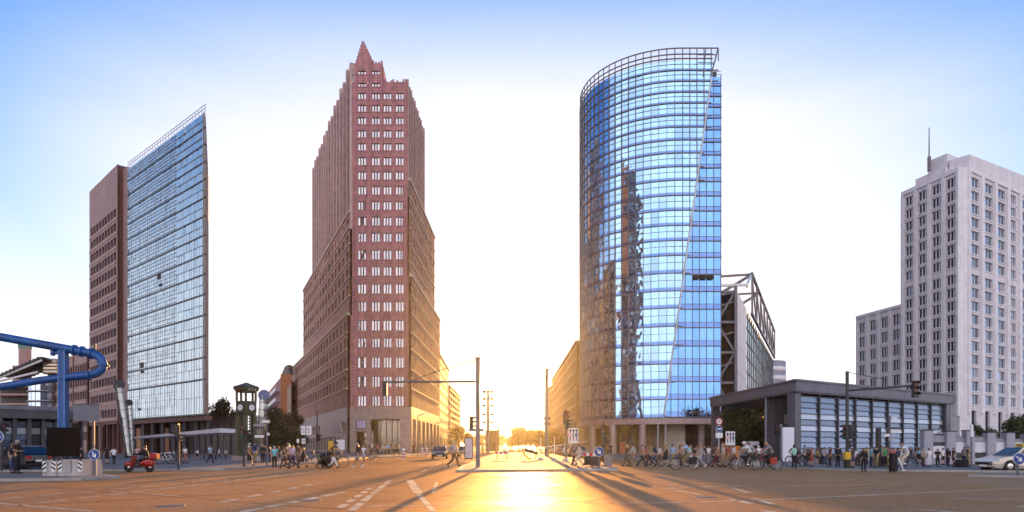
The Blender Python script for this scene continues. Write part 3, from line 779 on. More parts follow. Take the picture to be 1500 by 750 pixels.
def build_terra_block():
    P0, P1 = (X(129, 135.5), 135.5), (X(70, 156), 156)
    root = empty('terracotta_office_block', (P0[0] - 8, 146, .12), 0, 'long low terracotta office block joined to the left tower', 'office block')
    F = Fac(P0, P1); zt = Z(516.5, 135.5)
    b = MB(); hs = []; W = Windows(root, 100)
    for r in range(6):
        z = zt - 2.0 - r * 2.75
        hs += row_holes(.6, F.L - .5, 17, .8, z - 1.6, z)
    wall(b, F, 0, F.L, .1, zt, hs, .3); wb(b, 'wall', M['terra'], root)
    for h in hs: W.add(F, h, .3, M['steel_dark'], M['g_dark'], 2, .07)
    W.flush()
    for r in range(6):
        z = zt - 2.0 - r * 2.75; q = MB(); q.fbox(F, .05, F.L, z + .35, z + .6, .003, .1); wb(q, 'terracotta_band', M['terra_light'], root)
    for u in (.1, F.L * .32, F.L * .78): q = MB(); q.fbox(F, u, u + .5, .1, zt, .003, .14); wb(q, 'pier', M['terra_dark'], root)
    q = MB(); q.prism([F(.05, 0, -.35)[:2], F(F.L, 0, -.35)[:2], F(F.L, 0, -10)[:2], F(.05, 0, -10)[:2]], .1, zt - .05); wb(q, 'core', M['terra_dark'], root)
    q = MB(); q.fbox(F, -.1, F.L + .1, zt - .02, zt + .35, -10, .12); wb(q, 'roof', M['terra_light'], root)
build_terra_block()

# ------------------------------------------------------------------ white stone tower, far right
def build_hotel():
    Ac = (X(1412, 110), 110.0); L = (X(1321.5, 121), 121.0); Rr = (97.5, 125.5)
    root = empty('white_stone_tower', (85, 122, .12), 0, 'white stone high-rise with vertical ribs, rooftop blocks and a flagpole', 'high-rise')
    W = Windows(root, 100)
    C1, C2 = (Ac[0] - .85, 109.75), (Ac[0] + .35, 109.75)
    zt = Z(246, 110)
    FL, FR, FC = Fac(L, C1), Fac(C2, Rr), Fac(C1, C2)
    yy = []; y = 263.5
    while y < 600:
        yy.append(y); y += 19.7
        if 395 < y < 405: y += 5.5
    rows = [Z(v, 110) for v in yy]
    def face(F, n, zlo, side):
        b = MB(); hs = []; w = (F.L - .4) / n
        for z in rows:
            if z - .8 < zlo: continue
            for i in range(n):
                c = .2 + (i + .5) * w; hw = w * .345 if not (side and i == 3) else w * .22
                hs.append((c - hw, c + hw, z - .86, z + .78))
        base = []
        if side: base = [(.2 + i * w + w * .28, .2 + i * w + w * .62, 2.0, Z(601, 110)) for i in range(n)]
        wall(b, F, 0, F.L, .1, zt, hs + base, .34); wb(b, 'wall', M['stone'], root)
        for i in range(n + 1):
            u = .2 + i * w; r = MB(); r.fbox(F, max(0, u - w * .1), min(F.L, u + w * .1), zlo - 1 if not side else 6.8, zt - .6, .003, .32)
            wb(r, 'rib', M['stone_rib'], root)
        for z in rows[::1]:
            if z - .8 < zlo: continue
            for i in range(n):
                r = MB(); c = .2 + (i + .5) * w; r.fbox(F, c - w * .33, c + w * .33, z - 1.0, z - .84, .003, .12)
                wb(r, 'sill', M['stone_rib'], root)
        for h in hs:
            W.add(F, h, .34, M['white'], M['g_hotel2'] if side else M['g_hotel'], 1 if side and (h[1] - h[0]) < 1.9 else 3, .06, mull=.17)
        for h in base:
            q = MB(); q.fbox(F, h[0], h[1], h[2], h[3], -.6, -.4); wb(q, 'tall_opening', M['g_hotel'], root)
    face(FL, 4, Z(600, 110), False); face(FR, 6, 7.5, True); W.flush()
    b = MB(); wall(b, FC, 0, FC.L, .1, zt, [], .1); wb(b, 'corner_pier', M['stone_rib'], root)
    b = MB(); b.prism([(L[0] + .75, L[1] + .25), (C1[0] + .6, C1[1] + .8), (C2[0] + .1, C2[1] + .8), (Rr[0] - .3, Rr[1] + .75), (Rr[0] - 6, Rr[1] + 14), (L[0] + 10, L[1] + 14)], .1, zt - .1); wb(b, 'core', M['stone'], root)
    for F in (FL, FR):
        b = MB(); b.fbox(F, 0, F.L, zt - .55, zt + .12, -.5, .26); wb(b, 'parapet', M['stone_rib'], root)
    # rooftop blocks, set back in steps
    def blk(pts, z0, z1, nm):
        b = MB(); b.prism(pts, z0, z1); wb(b, nm, M['stone'], root)
    c = Vector((C1[0] + .4, 111.5))
    blk([(70.8, 119.8), (72.5, 114.2), (78, 117.5), (76, 123)], zt - .2, Z(252, 116) + .2, 'penthouse_step')
    blk([(71.9, 118.0), (73.2, 114.8), (78, 117.7), (76.5, 121)], zt, Z(229, 116), 'penthouse')
    blk([(73.4, 114.6), (75.2, 112.2), (96, 124), (94, 128)], zt - .2, Z(229, 113), 'roof_block')
    b = MB(); p = (X(1361, 116.2), 116.2); b.tube([(p[0], p[1], Z(238, 116)), (p[0], p[1], Z(186, 116))], [.13, .07], 8); b.tube([(p[0], p[1], Z(250, 116)), (p[0], p[1], Z(229, 116))], .3, 8); wb(b, 'flagpole', M['steel'], root)
build_hotel()
def build_hotel_wing():
    P0, P1 = (X(1255, 134), 134.0), (X(1322, 122.4), 122.4)
    root = empty('white_stone_wing', (69, 128, .12), 0, 'lower white stone block at the left foot of the white high-rise', 'office block')
    F = Fac(P0, P1); zt = Z(446.5, 122.4); W = Windows(root, 100)
    b = MB(); hs = []; n = 4; w = F.L / n
    for r in range(8):
        z = zt - 2.3 - r * 2.75
        for i in range(n): hs.append(((i + .5) * w - w * .34, (i + .5) * w + w * .34, z - 1.05, z + .9))
    wall(b, F, 0, F.L, .1, zt, hs, .34); wb(b, 'wall', M['stone'], root)
    for h in hs: W.add(F, h, .34, M['white'], M['g_hotel'], 3, .06, mull=.18)
    W.flush()
    for i in range(n + 1):
        r = MB(); r.fbox(F, max(0, i * w - w * .12), min(F.L, i * w + w * .12), 3, zt - .4, .003, .2); wb(r, 'rib', M['stone_rib'], root)
    b = MB(); b.fbox(F, 0, F.L, zt - .35, zt + .15, -.4, .25); wb(b, 'parapet', M['stone_rib'], root)
    b = MB(); b.prism([F(0, 0, -.4)[:2], F(F.L, 0, -.4)[:2], F(F.L, 0, -14)[:2], F(0, 0, -14)[:2]], .1, zt - .1); wb(b, 'core', M['stone'], root)
build_hotel_wing()

# ------------------------------------------------------------------ building with exposed steel truss
# brick tower standing left of the picture: it shows only as a reflection in the curved glass tower
def build_truss():
    A = (46.1, 140.0); u = Vector((51.4, 114, 0)).normalized(); Lw = 120.0
    B = (A[0] + u.x * Lw, A[1] + u.y * Lw)
    root = empty('steel_truss_building', (58, 170, .12), 0, 'glazed building with an exposed steel truss along its roof, behind the glass tower', 'building')
    F = Fac(A, B, out=(1, -.45)); zt = 33.0
    g = MB(); fr = MB()
    n = 20; u0 = 19.5; w = (Lw - u0) / n
    for r in range(8):
        z0 = 5 + r * 3.45
        for i in range(n):
            j = RND.uniform(-.03, .03)
            g.quad(F(u0 + i * w + .1, z0 + .25, -.1 + j), F(u0 + (i + 1) * w - .1, z0 + .25, -.1), F(u0 + (i + 1) * w - .1, z0 + 3.3, -.1), F(u0 + i * w + .1, z0 + 3.3, -.1 + j))
        b = MB(); b.fbox(F, u0, Lw, z0 - .2, z0 + .2, -.3, .03); wb(b, 'floor_beam', M['steel_dark'], root)
    wb(g, 'glazing', M['g_left'], root)
    for i in range(0, n + 1):
        b = MB(); b.fbox(F, u0 + i * w - .1, u0 + i * w + .1, 4, zt, -.2, .06); wb(b, 'glazing_post', M['steel_dark'], root)
    b = MB()
    for r in range(6):
        z0 = .2 + r * 5.5; b.fbox(F, .3, u0 - .4, z0, z0 + 5.4, -.2, .1)
    wb(b, 'white_cladding', M['white'], root)
    b = MB(); b.prism([F(.1, 0, -.5)[:2], F(Lw, 0, -.5)[:2], F(Lw, 0, -25)[:2], (41, 160), (41, 143.5), F(.1, 0, -2)[:2]], .1, zt - .3); wb(b, 'core', M['dark'], root)
    # roof truss in the plane of the wall
    t0, t1 = 28.0, 150.0 if False else 118.0
    zt1 = 43.0; k = 7
    ts = [t0 + (t1 - t0) * i / k for i in range(k + 1)]
    for nm, z, w_ in (('top_chord', zt1, .6), ('bottom_chord', zt + .3, .6)):
        b = MB(); b.bar(F(t0 - 1, z, .6), F(t1, z, .6), w_, w_); wb(b, nm, M['steel'], root)
    for i, t in enumerate(ts):
        b = MB(); b.bar(F(t, zt, .6), F(t, zt1, .6), .4, .4); wb(b, 'truss_post', M['steel'], root)
        if i < k: b = MB(); b.bar(F(t, zt1, .55), F(ts[i + 1], zt, .55), .32, .32); wb(b, 'truss_brace', M['steel'], root)
    for t in (t0, t0 + 22):
        b = MB(); b.bar(F(t, zt1, .6), F(t - 14, zt + 1, -9), .6, .6); b.bar(F(t, zt1, .6), F(t - 4, zt1 - .5, -12), .5, .5); wb(b, 'truss_stay', M['steel'], root)
    # end bay: deep steel braced recess facing the square
    E = Fac((37.5, 139.6), (46.0, 139.6)); z0 = .1
    b = MB(); b.fbox(E, 0, E.L, z0, zt - 1, -3.2, -3.0); wb(b, 'recess_wall', mat('bronze_recess', (0.10, 0.075, 0.05), .5, var=.35, scale=.4, streak=.4), root)
    for x in (4.2, E.L - .3):
        b = MB(); b.fbox(E, x - .3, x + .3, z0, zt + 1.2, -.3, .3); wb(b, 'end_column', M['steel'], root)
    for i in range(5):
        a, c = 2 + i * 6.2, 2 + (i + 1) * 6.2
        b = MB(); b.fbox(E, 2, E.L, c - .25, c + .25, -.8, .1); wb(b, 'end_beam', M['steel'], root)
        b = MB(); b.bar(E(4.4, c if i % 2 else a, -.2), E(E.L - .4, a if i % 2 else c, -.2), .4, .4); b.bar(E(4.4, (a + c) / 2, -.25), E(E.L - .4, (a + c) / 2 + 1.2, -.25), .3, .3); wb(b, 'end_brace', M['steel'], root)
    b = MB(); b.bar(E(0, 34.2, 0), E(E.L + 2.2, 34.4, 0), .5, .5); b.bar(E(1.5, zt - .8, 0), E(1.5, 34.4, 0), .4, .4); b.bar(E(1, 31, 0), E(4.2, 34.2, 0), .4, .4)
    b.bar(E(E.L + 2, 34.3, 0), F(19, zt1 - 5, .3), .4, .4); b.bar(E(E.L + 2, 34.3, 0), F(t0, zt1, .4), .4, .4)
    wb(b, 'end_frame', M['steel_light'], root)
build_truss()
def build_round():
    c = (X(1131, 270), 274.0); root = empty('round_glass_building', (*c, .1), 0, 'small rounded glass building at the far end of the truss building', 'building')
    g = MB()
    for r in range(9):
        z0 = 3 + r * 3.6; b = MB(); b.lathe((*c, 0), [(6.5, z0 - 1.0), (6.7, z0 - 1.0), (6.7, z0 + 1.0), (6.5, z0 + 1.0)], 28); wb(b, 'floor_ledge', M['stone_rib'], root)
        for k in range(28):
            a, e = 2 * math.pi * k / 28 + .01, 2 * math.pi * (k + 1) / 28 - .01
            P = lambda t, z: (c[0] + 6.5 * math.cos(t), c[1] + 6.5 * math.sin(t), z)
            g.quad(P(a, z0 + .3), P(e, z0 + .3), P(e, z0 + 3.3), P(a, z0 + 3.3))
    g.lathe((*c, 0), [(0, 35), (6.6, 35), (6.6, 0)], 28)
    wb(g, 'glazing', M['panel'], root)
build_round()

# ------------------------------------------------------------------ street buildings beyond the towers
def slab_building(name, label, P0, P1, out, zt, floors, n, frac, hfrac, wm, gm, base_h, core_d, divs=2, budget=60, band=None, basegap=True):
    root = empty(name, ((P0[0] + P1[0]) / 2 , (P0[1] + P1[1]) / 2, .1), 0, label, 'building')
    F = Fac(P0, P1, out); b = MB(); hs = []; W = Windows(root, budget)
    fh = (zt - base_h - .8) / floors
    for r in range(floors):
        z = base_h + r * fh + fh * .3
        hs += row_holes(.4, F.L - .4, n, frac, z, z + fh * hfrac)
    bh = row_holes(.4, F.L - .4, max(3, n // 3), .7, .2, base_h - .8) if basegap else []
    wall(b, F, 0, F.L, .1, zt, hs + bh, .35); wb(b, 'wall', wm, root)
    for h in hs: W.add(F, h, .35, M['steel_dark'], gm, divs, .1)
    W.flush()
    for h in bh: q = MB(); q.fbox(F, h[0], h[1], h[2], h[3], -.6, -.4); wb(q, 'shop_window', M['g_shop'], root)
    if band:
        for r in range(floors + 1):
            q = MB(); z = base_h + r * fh; q.fbox(F, .05, F.L, z - .25, z + .25, .003, .25); wb(q, 'cornice_band', band, root)
    q = MB(); q.fbox(F, -.1, F.L + .1, zt - .05, zt + .5, -core_d, .3); wb(q, 'roof', M['roof'], root)
    q = MB(); q.prism([F(.02, 0, -.5)[:2], F(F.L - .02, 0, -.5)[:2], F(F.L - .02, 0, -core_d)[:2], F(.02, 0, -core_d)[:2]], .1, zt - .06); wb(q, 'core', wm, root)
    return root, F
pale = mat('pale_render', (0.50, 0.42, 0.33), .75, var=.14, streak=.15)
ochre = mat('ochre_render', (0.42, 0.29, 0.17), .75, var=.16, streak=.15)
rt, _ = slab_building('street_building', 'pale street block with many small windows beside the red brick skyscraper', (-19.0, 177.6), (-20.2, 218), (1, 0), 25.2, 8, 16, .6, .5, pale, M['g_brick'], 4.5, 18, 2, 100)
q = MB(); q.box(-28, 180, 25.6, -22, 186, 28.4); wb(q, 'roof_house', pale, rt)
slab_building('street_building', 'ochre street block with long window bands, farthest on the left side of the street', (-20.0, 219), (-20.3, 268), (1, 0), 20.4, 8, 5, .88, .55, ochre, M['g_front'], 3.5, 18, 3, 60, band=pale)
slab_building('street_building', 'ochre street block with a ribbed front just left of the curved glass tower', (13.3, 140), (13.1, 222), (-1, 0), 22.6, 6, 22, .62, .52, ochre, M['g_dark'], 7.5, 20, 1, 100, band=pale)
slab_building('street_building', 'narrow ochre street block farthest along the right side of the street', (12.6, 224), (12.9, 262), (-1, 0), 20.6, 6, 9, .6, .5, ochre, M['g_dark'], 4.0, 20, 1, 54)

slab_building('brick_tower', 'tall dark red brick tower outside the picture at left, mirrored in the curved glass tower', (-62, 22), (-62, 71), (1, 0), 88, 26, 13, .5, .55, M['brick_dark'], M['g_brick'], 7, 30, 2, 0, band=M['brick_pale'])
slab_building('brick_tower', 'lower dark red brick wing outside the picture at left, next to the tall tower', (-63, 71.2), (-63, 81), (1, 0), 52, 15, 4, .5, .55, M['brick_dark'], M['g_brick'], 7, 26, 2, 0, band=M['brick_pale'])
def build_orange_block():
    root = empty('orange_brick_house', (-72, 218, .1), 0, 'orange brick block with balconies and a rooftop structure, left of the brick skyscraper', 'building')
    Y = 205.0
    F = Fac((X(411, Y), Y), (X(427, Y), Y)); zt = Z(548, Y)
    b = MB(); hs = [h for r in range(6) for h in row_holes(.9 + 1.5, F.L - .2, 1, .5, 3 + r * 3.1, 4.9 + r * 3.1)]
    wall(b, F, 0, F.L, .1, zt, hs, .3); wb(b, 'front_wall', mat('orange_brick', (0.42, 0.17, 0.07), .8, var=.15), root)
    W = Windows(root, 40)
    for h in hs: W.add(F, h, .3, M['white'], M['g_dark'], 2)
    q = MB(); q.fbox(F, F.L * .66, F.L, .1, zt - 4.0, .003, .5); wb(q, 'pale_bay', pale, root)
    F2 = Fac((X(411, Y) - .02, Y), (X(391, 270), 270), out=(-.4, -1)); b = MB(); hs = [h for r in range(6) for h in row_holes(2, F2.L - 1, 8, .6, 3 + r * 3.1, 5.1 + r * 3.1)]
    wall(b, F2, 0, F2.L, .1, zt - 1, hs, .3); wb(b, 'side_wall', M['brick'], root)
    for h in hs: W.add(F2, h, .3, M['white'], M['g_dark'], 2)
    W.flush()
    for r in range(6):
        q = MB(); q.fbox(F2, 1, F2.L, 2.6 + r * 3.1, 2.8 + r * 3.1, .003, 1.4); q.fbox(F2, 1, F2.L, 2.8 + r * 3.1, 3.7 + r * 3.1, 1.3, 1.4); wb(q, 'balcony', M['white'], root)
    q = MB(); q.prism([F(0.05, 0, -.4)[:2], F(F.L, 0, -.4)[:2], (X(430, 270), 270), (X(391, 270) + .5, 270)], .1, zt - 1.1); wb(q, 'core', M['brick'], root)
    q = MB(); q.hexa([F(.2, zt, -.3), F(2.6, zt, -.3), F(2.6, zt, -4), F(.2, zt, -4), F(1.2, zt + 2.4, -.3), F(2.4, zt + 2.9, -.3), F(2.4, zt + 2.9, -4), F(1.2, zt + 2.4, -4)]); wb(q, 'roof_structure', M['steel'], root)
build_orange_block()

# ------------------------------------------------------------------ far left: solar shaded building and chimney
def build_shade():
    Y = 150.0
    root = empty('shaded_roof_building', (X(45, Y), Y + 6, .1), 0, 'building under slanted roof louvres with a round glazed bay, behind the blue pipes', 'building')
    F = Fac((X(-30, Y), Y), (X(68, Y), Y)); 
    b = MB(); b.fbox(F, 0, F.L, .1, Z(560, Y), -10, -6); wb(b, 'wall', M['lobby_dark'], root)
    for r, y in enumerate((566, 578, 592, 606)):
        q = MB(); z = Z(y, Y); q.fbox(F, 0, F.L, z, z + .35, -6, -2.0); wb(q, 'floor_slab', M['terra_light'], root)
    c = F(12.2, 0, -3.5)
    g = MB()
    for r in range(4):
        for k in range(20):
            a, e = 2 * math.pi * k / 20 + .02, 2 * math.pi * (k + 1) / 20 - .02
            z0 = 7.0 + r * 2.2
            P = lambda t, z: (c.x + 3.4 * math.cos(t), c.y + 3.4 * math.sin(t), z)
            g.quad(P(a, z0), P(e, z0), P(e, z0 + 1.9), P(a, z0 + 1.9))
    wb(g, 'round_bay_glass', M['g_left'], root)
    for r in range(5):
        q = MB(); q.lathe((c.x, c.y, 6.9 + r * 2.2), [(3.3, 0), (3.6, 0), (3.6, .25), (3.3, .25)], 20); wb(q, 'bay_ring', M['steel_light'], root)
    for k in range(11):
        t = k / 10; q = MB(); x = 4.6 + 8.5 * t; z = Z(552, Y) + (Z(527, Y) - Z(552, Y)) * t
        q.hexa([F(x, z, -7), F(x + 1.1, z + .1, -7), F(x + 1.1, z + .1, 1), F(x, z, 1), F(x + .1, z + .5, -7), F(x + 1.2, z + .55, -7), F(x + 1.2, z + .55, 1), F(x + .1, z + .5, 1)])
        wb(q, 'roof_louvre', M['steel_dark'], root)
    q = MB(); q.bar(F(4.4, Z(555, Y), .6), F(14.2, Z(528, Y), .6), .4, .4); q.bar(F(3, Z(561, Y), .2), F(13, Z(545, Y), .2), .4, .4); wb(q, 'roof_beam', M['white'], root)
    q = MB(); q.fbox(F, 13.2, 19.5, Z(547, Y), Z(526, Y), -6, -1, 0)
    for k in range(4): q.fbox(F, 13.4, 19.3, Z(545 - k * 5, Y), Z(542 - k * 5, Y), -1, -.9, 1)
    wb(q, 'upper_room', [M['terra_dark'], M['g_shop']], root)
    q = MB(); q.fbox(F, 13, 20, Z(526, Y), Z(524.5, Y), -6.2, -.6); wb(q, 'flat_roof', M['steel_light'], root)
build_shade()
b = MB(); Yc = 190.0; b.box(X(27, Yc), Yc, .1, X(38, Yc), Yc + 2.2, Z(510, Yc)); b.box(X(26.5, Yc), Yc - .1, Z(510, Yc), X(38.5, Yc), Yc + 2.3, Z(503.5, Yc), 1); b.box(X(22, Yc), Yc - 1, .1, X(40, Yc), Yc - .2, Z(536, Yc))
single(b, 'chimney_stack', [M['terra'], mat('copper_green', (0.12, 0.25, 0.22), .6)], 'square brick chimney with a green cap above the louvred roof at far left', 'chimney')

# ------------------------------------------------------------------ ground, pavements, markings
PZ = 0.12
def sheet(name, poly, z0, z1, ms):
    b = MB(); b.prism(poly, z0, z1); o = b.build(name, ms); o['kind'] = 'structure'; return o
b = MB(); b.quad((-900, -280, 0), (900, -280, 0), (900, 900, 0), (-900, 900, 0))
b.build('road', M['asphalt'], kind='structure')
def pavement(name, poly, inset=0.28):
    b = MB(); b.prism(poly, -.02, PZ - .004); b.build('kerb', M['kerb'], kind='structure')
    n = len(poly); V = [Vector((p[0], p[1])) for p in poly]; area = sum(V[i].x * V[(i + 1) % n].y - V[(i + 1) % n].x * V[i].y for i in range(n))
    q = []
    for i in range(n):
        a, c, d = V[i - 1], V[i], V[(i + 1) % n]
        e1, e2 = (c - a).normalized(), (d - c).normalized()
        s = 1 if area > 0 else -1
        n1, n2 = Vector((-e1.y, e1.x)) * s, Vector((-e2.y, e2.x)) * s
        m = (n1 + n2); m = m.normalized() / max(.4, m.normalized().dot(n1))
        q.append(c + m * inset)
    b = MB(); b.prism([tuple(v) for v in q], PZ - .02, PZ); b.build(name, M['paving'], kind='structure')
def gxy(px, py, z=PZ): v = G(px, py, z); return (v.x, v.y)
pavement('pavement', [gxy(-500, 690), gxy(0, 688.6), gxy(330, 686), gxy(400, 681.5), gxy(482, 675.5), (-17.5, 84), (-14.6, 92), (-14.6, 300), (-190, 300), (-190, 60)])
pavement('pavement', [gxy(1138, 683.5), gxy(1250, 687), gxy(1452, 689), gxy(1800, 691), (190, 60), (190, 300), (10.4, 300), (10.6, 84), (12.5, 76), (17, 66)])
pavement('median_island', [gxy(668, 688), gxy(905, 686.5), gxy(880, 676), (6.0, 120), (6.0, 300), (-3.0, 300), (-3.0, 70), gxy(676, 682)], .3)
pavement('traffic_island', [gxy(-400, 704), gxy(-100, 702), gxy(120, 700), gxy(176, 697), gxy(150, 694), gxy(0, 693), gxy(-400, 693)], .25)
pavement('traffic_island', [gxy(1418, 695), gxy(1520, 696.5), gxy(1700, 697), gxy(1700, 693), gxy(1440, 693)], .2)

def stripe(a, c, w=.14, dash=None, z=.004):
    """painted line on the road between two ground points"""
    b = MB(); a, c = Vector((a[0], a[1], 0)), Vector((c[0], c[1], 0)); L = (c - a).length; u = (c - a) / L; n = Vector((-u.y, u.x, 0)) * w / 2
    segs = [(0, L)]
    if dash: on, off = dash; segs = [(s, min(L, s + on)) for s in [k * (on + off) for k in range(int(L / (on + off)) + 1)] if s < L]
    for s, e in segs:
        k = max(1, int((e - s) / 1.5))
        for i in range(k):
            p, q = a + u * (s + (e - s) * i / k), a + u * (s + (e - s) * (i + 1) / k)
            b.quad(*(Vector((v.x, v.y, z)) for v in (p - n, q - n, q + n, p + n)))
    b.build('road_marking', M['paint'], kind='structure')
g0 = lambda px, py: gxy(px, py, 0)
for A_, B_, w, d in [
    ((-300, 757), (480, 690), .16, (1.0, .5)), ((-300, 778), (440, 693), .16, (1.1, .35)), ((-40, 727), (330, 699), .12, (1.4, 1.2)),
    ((160, 720), (270, 727.5), .13, None), ((-20, 736), (135, 749), .14, None), ((0, 714), (110, 711), .13, (2, 1)),
    ((325, 736), (470, 707), .22, (1.0, .9)), ((355, 750), (505, 721), .26, (.9, .3)),
    ((515, 748), (572, 703), .2, (2.2, .5)), ((498, 744), (548, 712), .2, (1.0, .7)),
    ((600, 703), (612, 722), .3, None), ((612, 722), (634, 749), .16, None), ((634, 722), (640, 706), .1, None),
    ((535, 741.5), (1010, 736), .13, None), ((545, 719.5), (1000, 715.5), .12, None), ((630, 703.5), (860, 700.5), .12, None),
    ((980, 714.5), (1110, 711.5), .15, None), ((1125, 712.5), (1320, 709), .16, None), ((985, 737), (1140, 731.5), .15, None), ((1140, 731.5), (1290, 724.5), .2, None), ((1290, 724.5), (1500, 715), .14, None),
    ((1076, 716), (1097, 722), .2, None), ((990, 718.5), (1027, 724.5), .2, None), ((1070, 731), (1100, 738), .2, None), ((1105, 731), (1133, 739), .2, None), ((1118, 748), (1170, 757), .2, None),
    ((1180, 700), (1420, 709), .12, (1.2, .8)), ((1340, 702), (1560, 712), .14, (1.2, .9)), ((1395, 730), (1600, 735), .14, None), ((1490, 742), (1640, 733), .14, None),
    ((250, 697), (470, 688), .13, (1.5, 1.3)), ((905, 693), (1230, 698), .12, (1, .6)), ((700, 693.5), (900, 692.5), .14, None),
    ((620, 690), (668, 668), .13, (3, 3)), ((1330, 745), (1420, 752), .14, None)]:
    stripe(g0(*A_), g0(*B_), w, d)
def patch(pts, ms, z=.0025):
    b = MB(); b.poly([(*g0(*p), z) for p in pts]); b.build('road_patch', ms, kind='structure')
tar = asphalt('tar_patch', (0.018, 0.010, 0.006))
patch([(170, 722), (420, 706), (520, 708), (300, 727)], tar); patch([(880, 720), (1230, 716), (1260, 722), (900, 728)], tar)
patch([(560, 728), (780, 726), (800, 731), (540, 734)], tar); patch([(1200, 735), (1420, 727), (1500, 735), (1240, 746)], tar)
for k, (a_, c_) in enumerate((((-50, 745), (620, 709)), ((690, 748), (1180, 705)), ((240, 704), (980, 742)), ((1010, 722), (1540, 741)), ((60, 712), (500, 747)), ((850, 699), (1300, 747)), ((560, 697), (1120, 693)))):
    p0, p1 = Vector(g0(*a_)), Vector(g0(*c_)); n_ = 40; u_ = (p1 - p0).normalized(); w_ = Vector((-u_.y, u_.x)); b = MB(); rr = random.Random(k); off = 0; pts = []
    for i in range(n_ + 1):
        off = off * .85 + rr.uniform(-.07, .07); pts.append(p0.lerp(p1, i / n_) + w_ * off)
    for i in range(n_): a2, c2 = pts[i], pts[i + 1]; q_ = w_ * (.035 + .015 * rr.random()); b.quad((*(a2 - q_), .006), (*(c2 - q_), .006), (*(c2 + q_), .006), (*(a2 + q_), .006))
    b.build('road_seam', tar, kind='structure')
for px, py in ((452, 733), (815, 711), (1035, 728), (250, 741), (1285, 718)):
    v = g0(px, py); b = MB(); b.lathe((*v, 0), [(0, .006), (.3, .006), (.34, .004), (.34, 0)], 20)
    o = single(b, 'manhole_cover', M['steel_dark'], {452: 'round iron manhole cover left of the double dashed line', 815: 'round iron manhole cover farthest off, near the middle island', 1035: 'round iron manhole cover between two short slanted dashes on the right', 250: 'round iron manhole cover nearest the left corner of the road', 1285: 'round iron manhole cover at the far right of the road'}[px], 'manhole cover', 'manhole covers in the road')

# ------------------------------------------------------------------ station entrance pavilions
def build_pavilion_right():
    Cn = Vector((X(1166, 60), 60.0, 0)); Lf = Vector((X(1040, 83), 83.0, 0)); Rt = Vector((X(1396, 77.6), 77.6, 0))
    root = empty('station_pavilion', (36, 72, PZ), 0, 'grey flat-roofed glass station entrance pavilion with sloping glass louvres, at right', 'station entrance')
    zt, zb = Z(556, 60), Z(572.5, 60)
    far = Lf + (Rt - Cn)
    b = MB(); b.prism([tuple(v)[:2] for v in (Cn, Rt, far, Lf)], zb, zt); wb(b, 'roof', M['slab'], root)
    FF, FS = Fac(Cn, Rt), Fac(Cn, Lf, out=(-1, -.2))
    for F in (FF, FS):
        q = MB(); q.fbox(F, -.12, F.L, zt - .12, zt + .06, -.3, .12); wb(q, 'roof_edge', M['steel'], root)
        q = MB(); q.fbox(F, 0, F.L, zb - .16, zb - .004, -.5, -.05); wb(q, 'roof_soffit_trim', M['steel_dark'], root)
    for (F, u0, u1) in ((FF, .15, .95), (FF, FF.L - 1.3, FF.L - .2)):
        q = MB(); q.fbox(F, u0, u1, PZ, zb, -.95, -.15); wb(q, 'column', M['steel'], root)
    q = MB(); q.fbox(FS, FS.L - .95, FS.L - .1, PZ, zb, -.9, -.1); wb(q, 'column', M['steel'], root)
    q = MB(); q.fbox(FS, FS.L - 3.3, FS.L - 2.7, PZ, zb, -9, -8.4); wb(q, 'column', M['steel'], root)
    # glass front: bays of tilted louvre panes between dark fins
    n = 9; u0, u1 = 1.15, FF.L - 1.4; w = (u1 - u0) / n
    for i in range(n + 1):
        q = MB(); q.fbox(FF, u0 + i * w - .1, u0 + i * w + .1, PZ, zb, -.7, -.3); wb(q, 'glazing_fin', M['steel_dark'], root)
    for i in range(n):
        pn = MB(); tr = MB(); m = 10; hh = (zb - .35 - .75) / m
        for r in range(m):
            z0 = .75 + r * hh
            dz = RND.uniform(-.01, .01)
            pn.quad(FF(u0 + i * w + .13, z0 + .03, -.44), FF(u0 + (i + 1) * w - .13, z0 + .03, -.44 + dz), FF(u0 + (i + 1) * w - .13, z0 + hh - .02, -.50 + dz), FF(u0 + i * w + .13, z0 + hh - .02, -.50))
            tr.fbox(FF, u0 + i * w + .13, u0 + (i + 1) * w - .13, z0 + hh - .03, z0 + hh + .02, -.54, -.38)
        wb(pn, 'glass_bay', M['g_pav'], root); wb(tr, 'louvre_rail', M['steel'], root)
    q = MB(); q.fbox(FF, u0, u1, PZ, .75, -.8, -.25); wb(q, 'plinth', M['steel_dark'], root)
    q = MB(); q.fbox(FF, u0 + 3, FF.L - 1, PZ, zb - .01, -6, -5.8); wb(q, 'inner_wall', M['panel'], root)
    # left side: open porch, only a low parapet round the stairs and a hanging box
    q = MB(); q.fbox(FS, 1.8, 3.3, Z(620, 62), Z(606, 62), -1.6, -.4); wb(q, 'hanging_box', M['steel'], root)
    q = MB(); q.fbox(FS, 7, FS.L - 4, PZ, 1.15, -6, -5.8); q.fbox(FS, 7, 7.2, PZ, 1.15, -14, -6); wb(q, 'stair_parapet', M['concrete'], root)
build_pavilion_right()
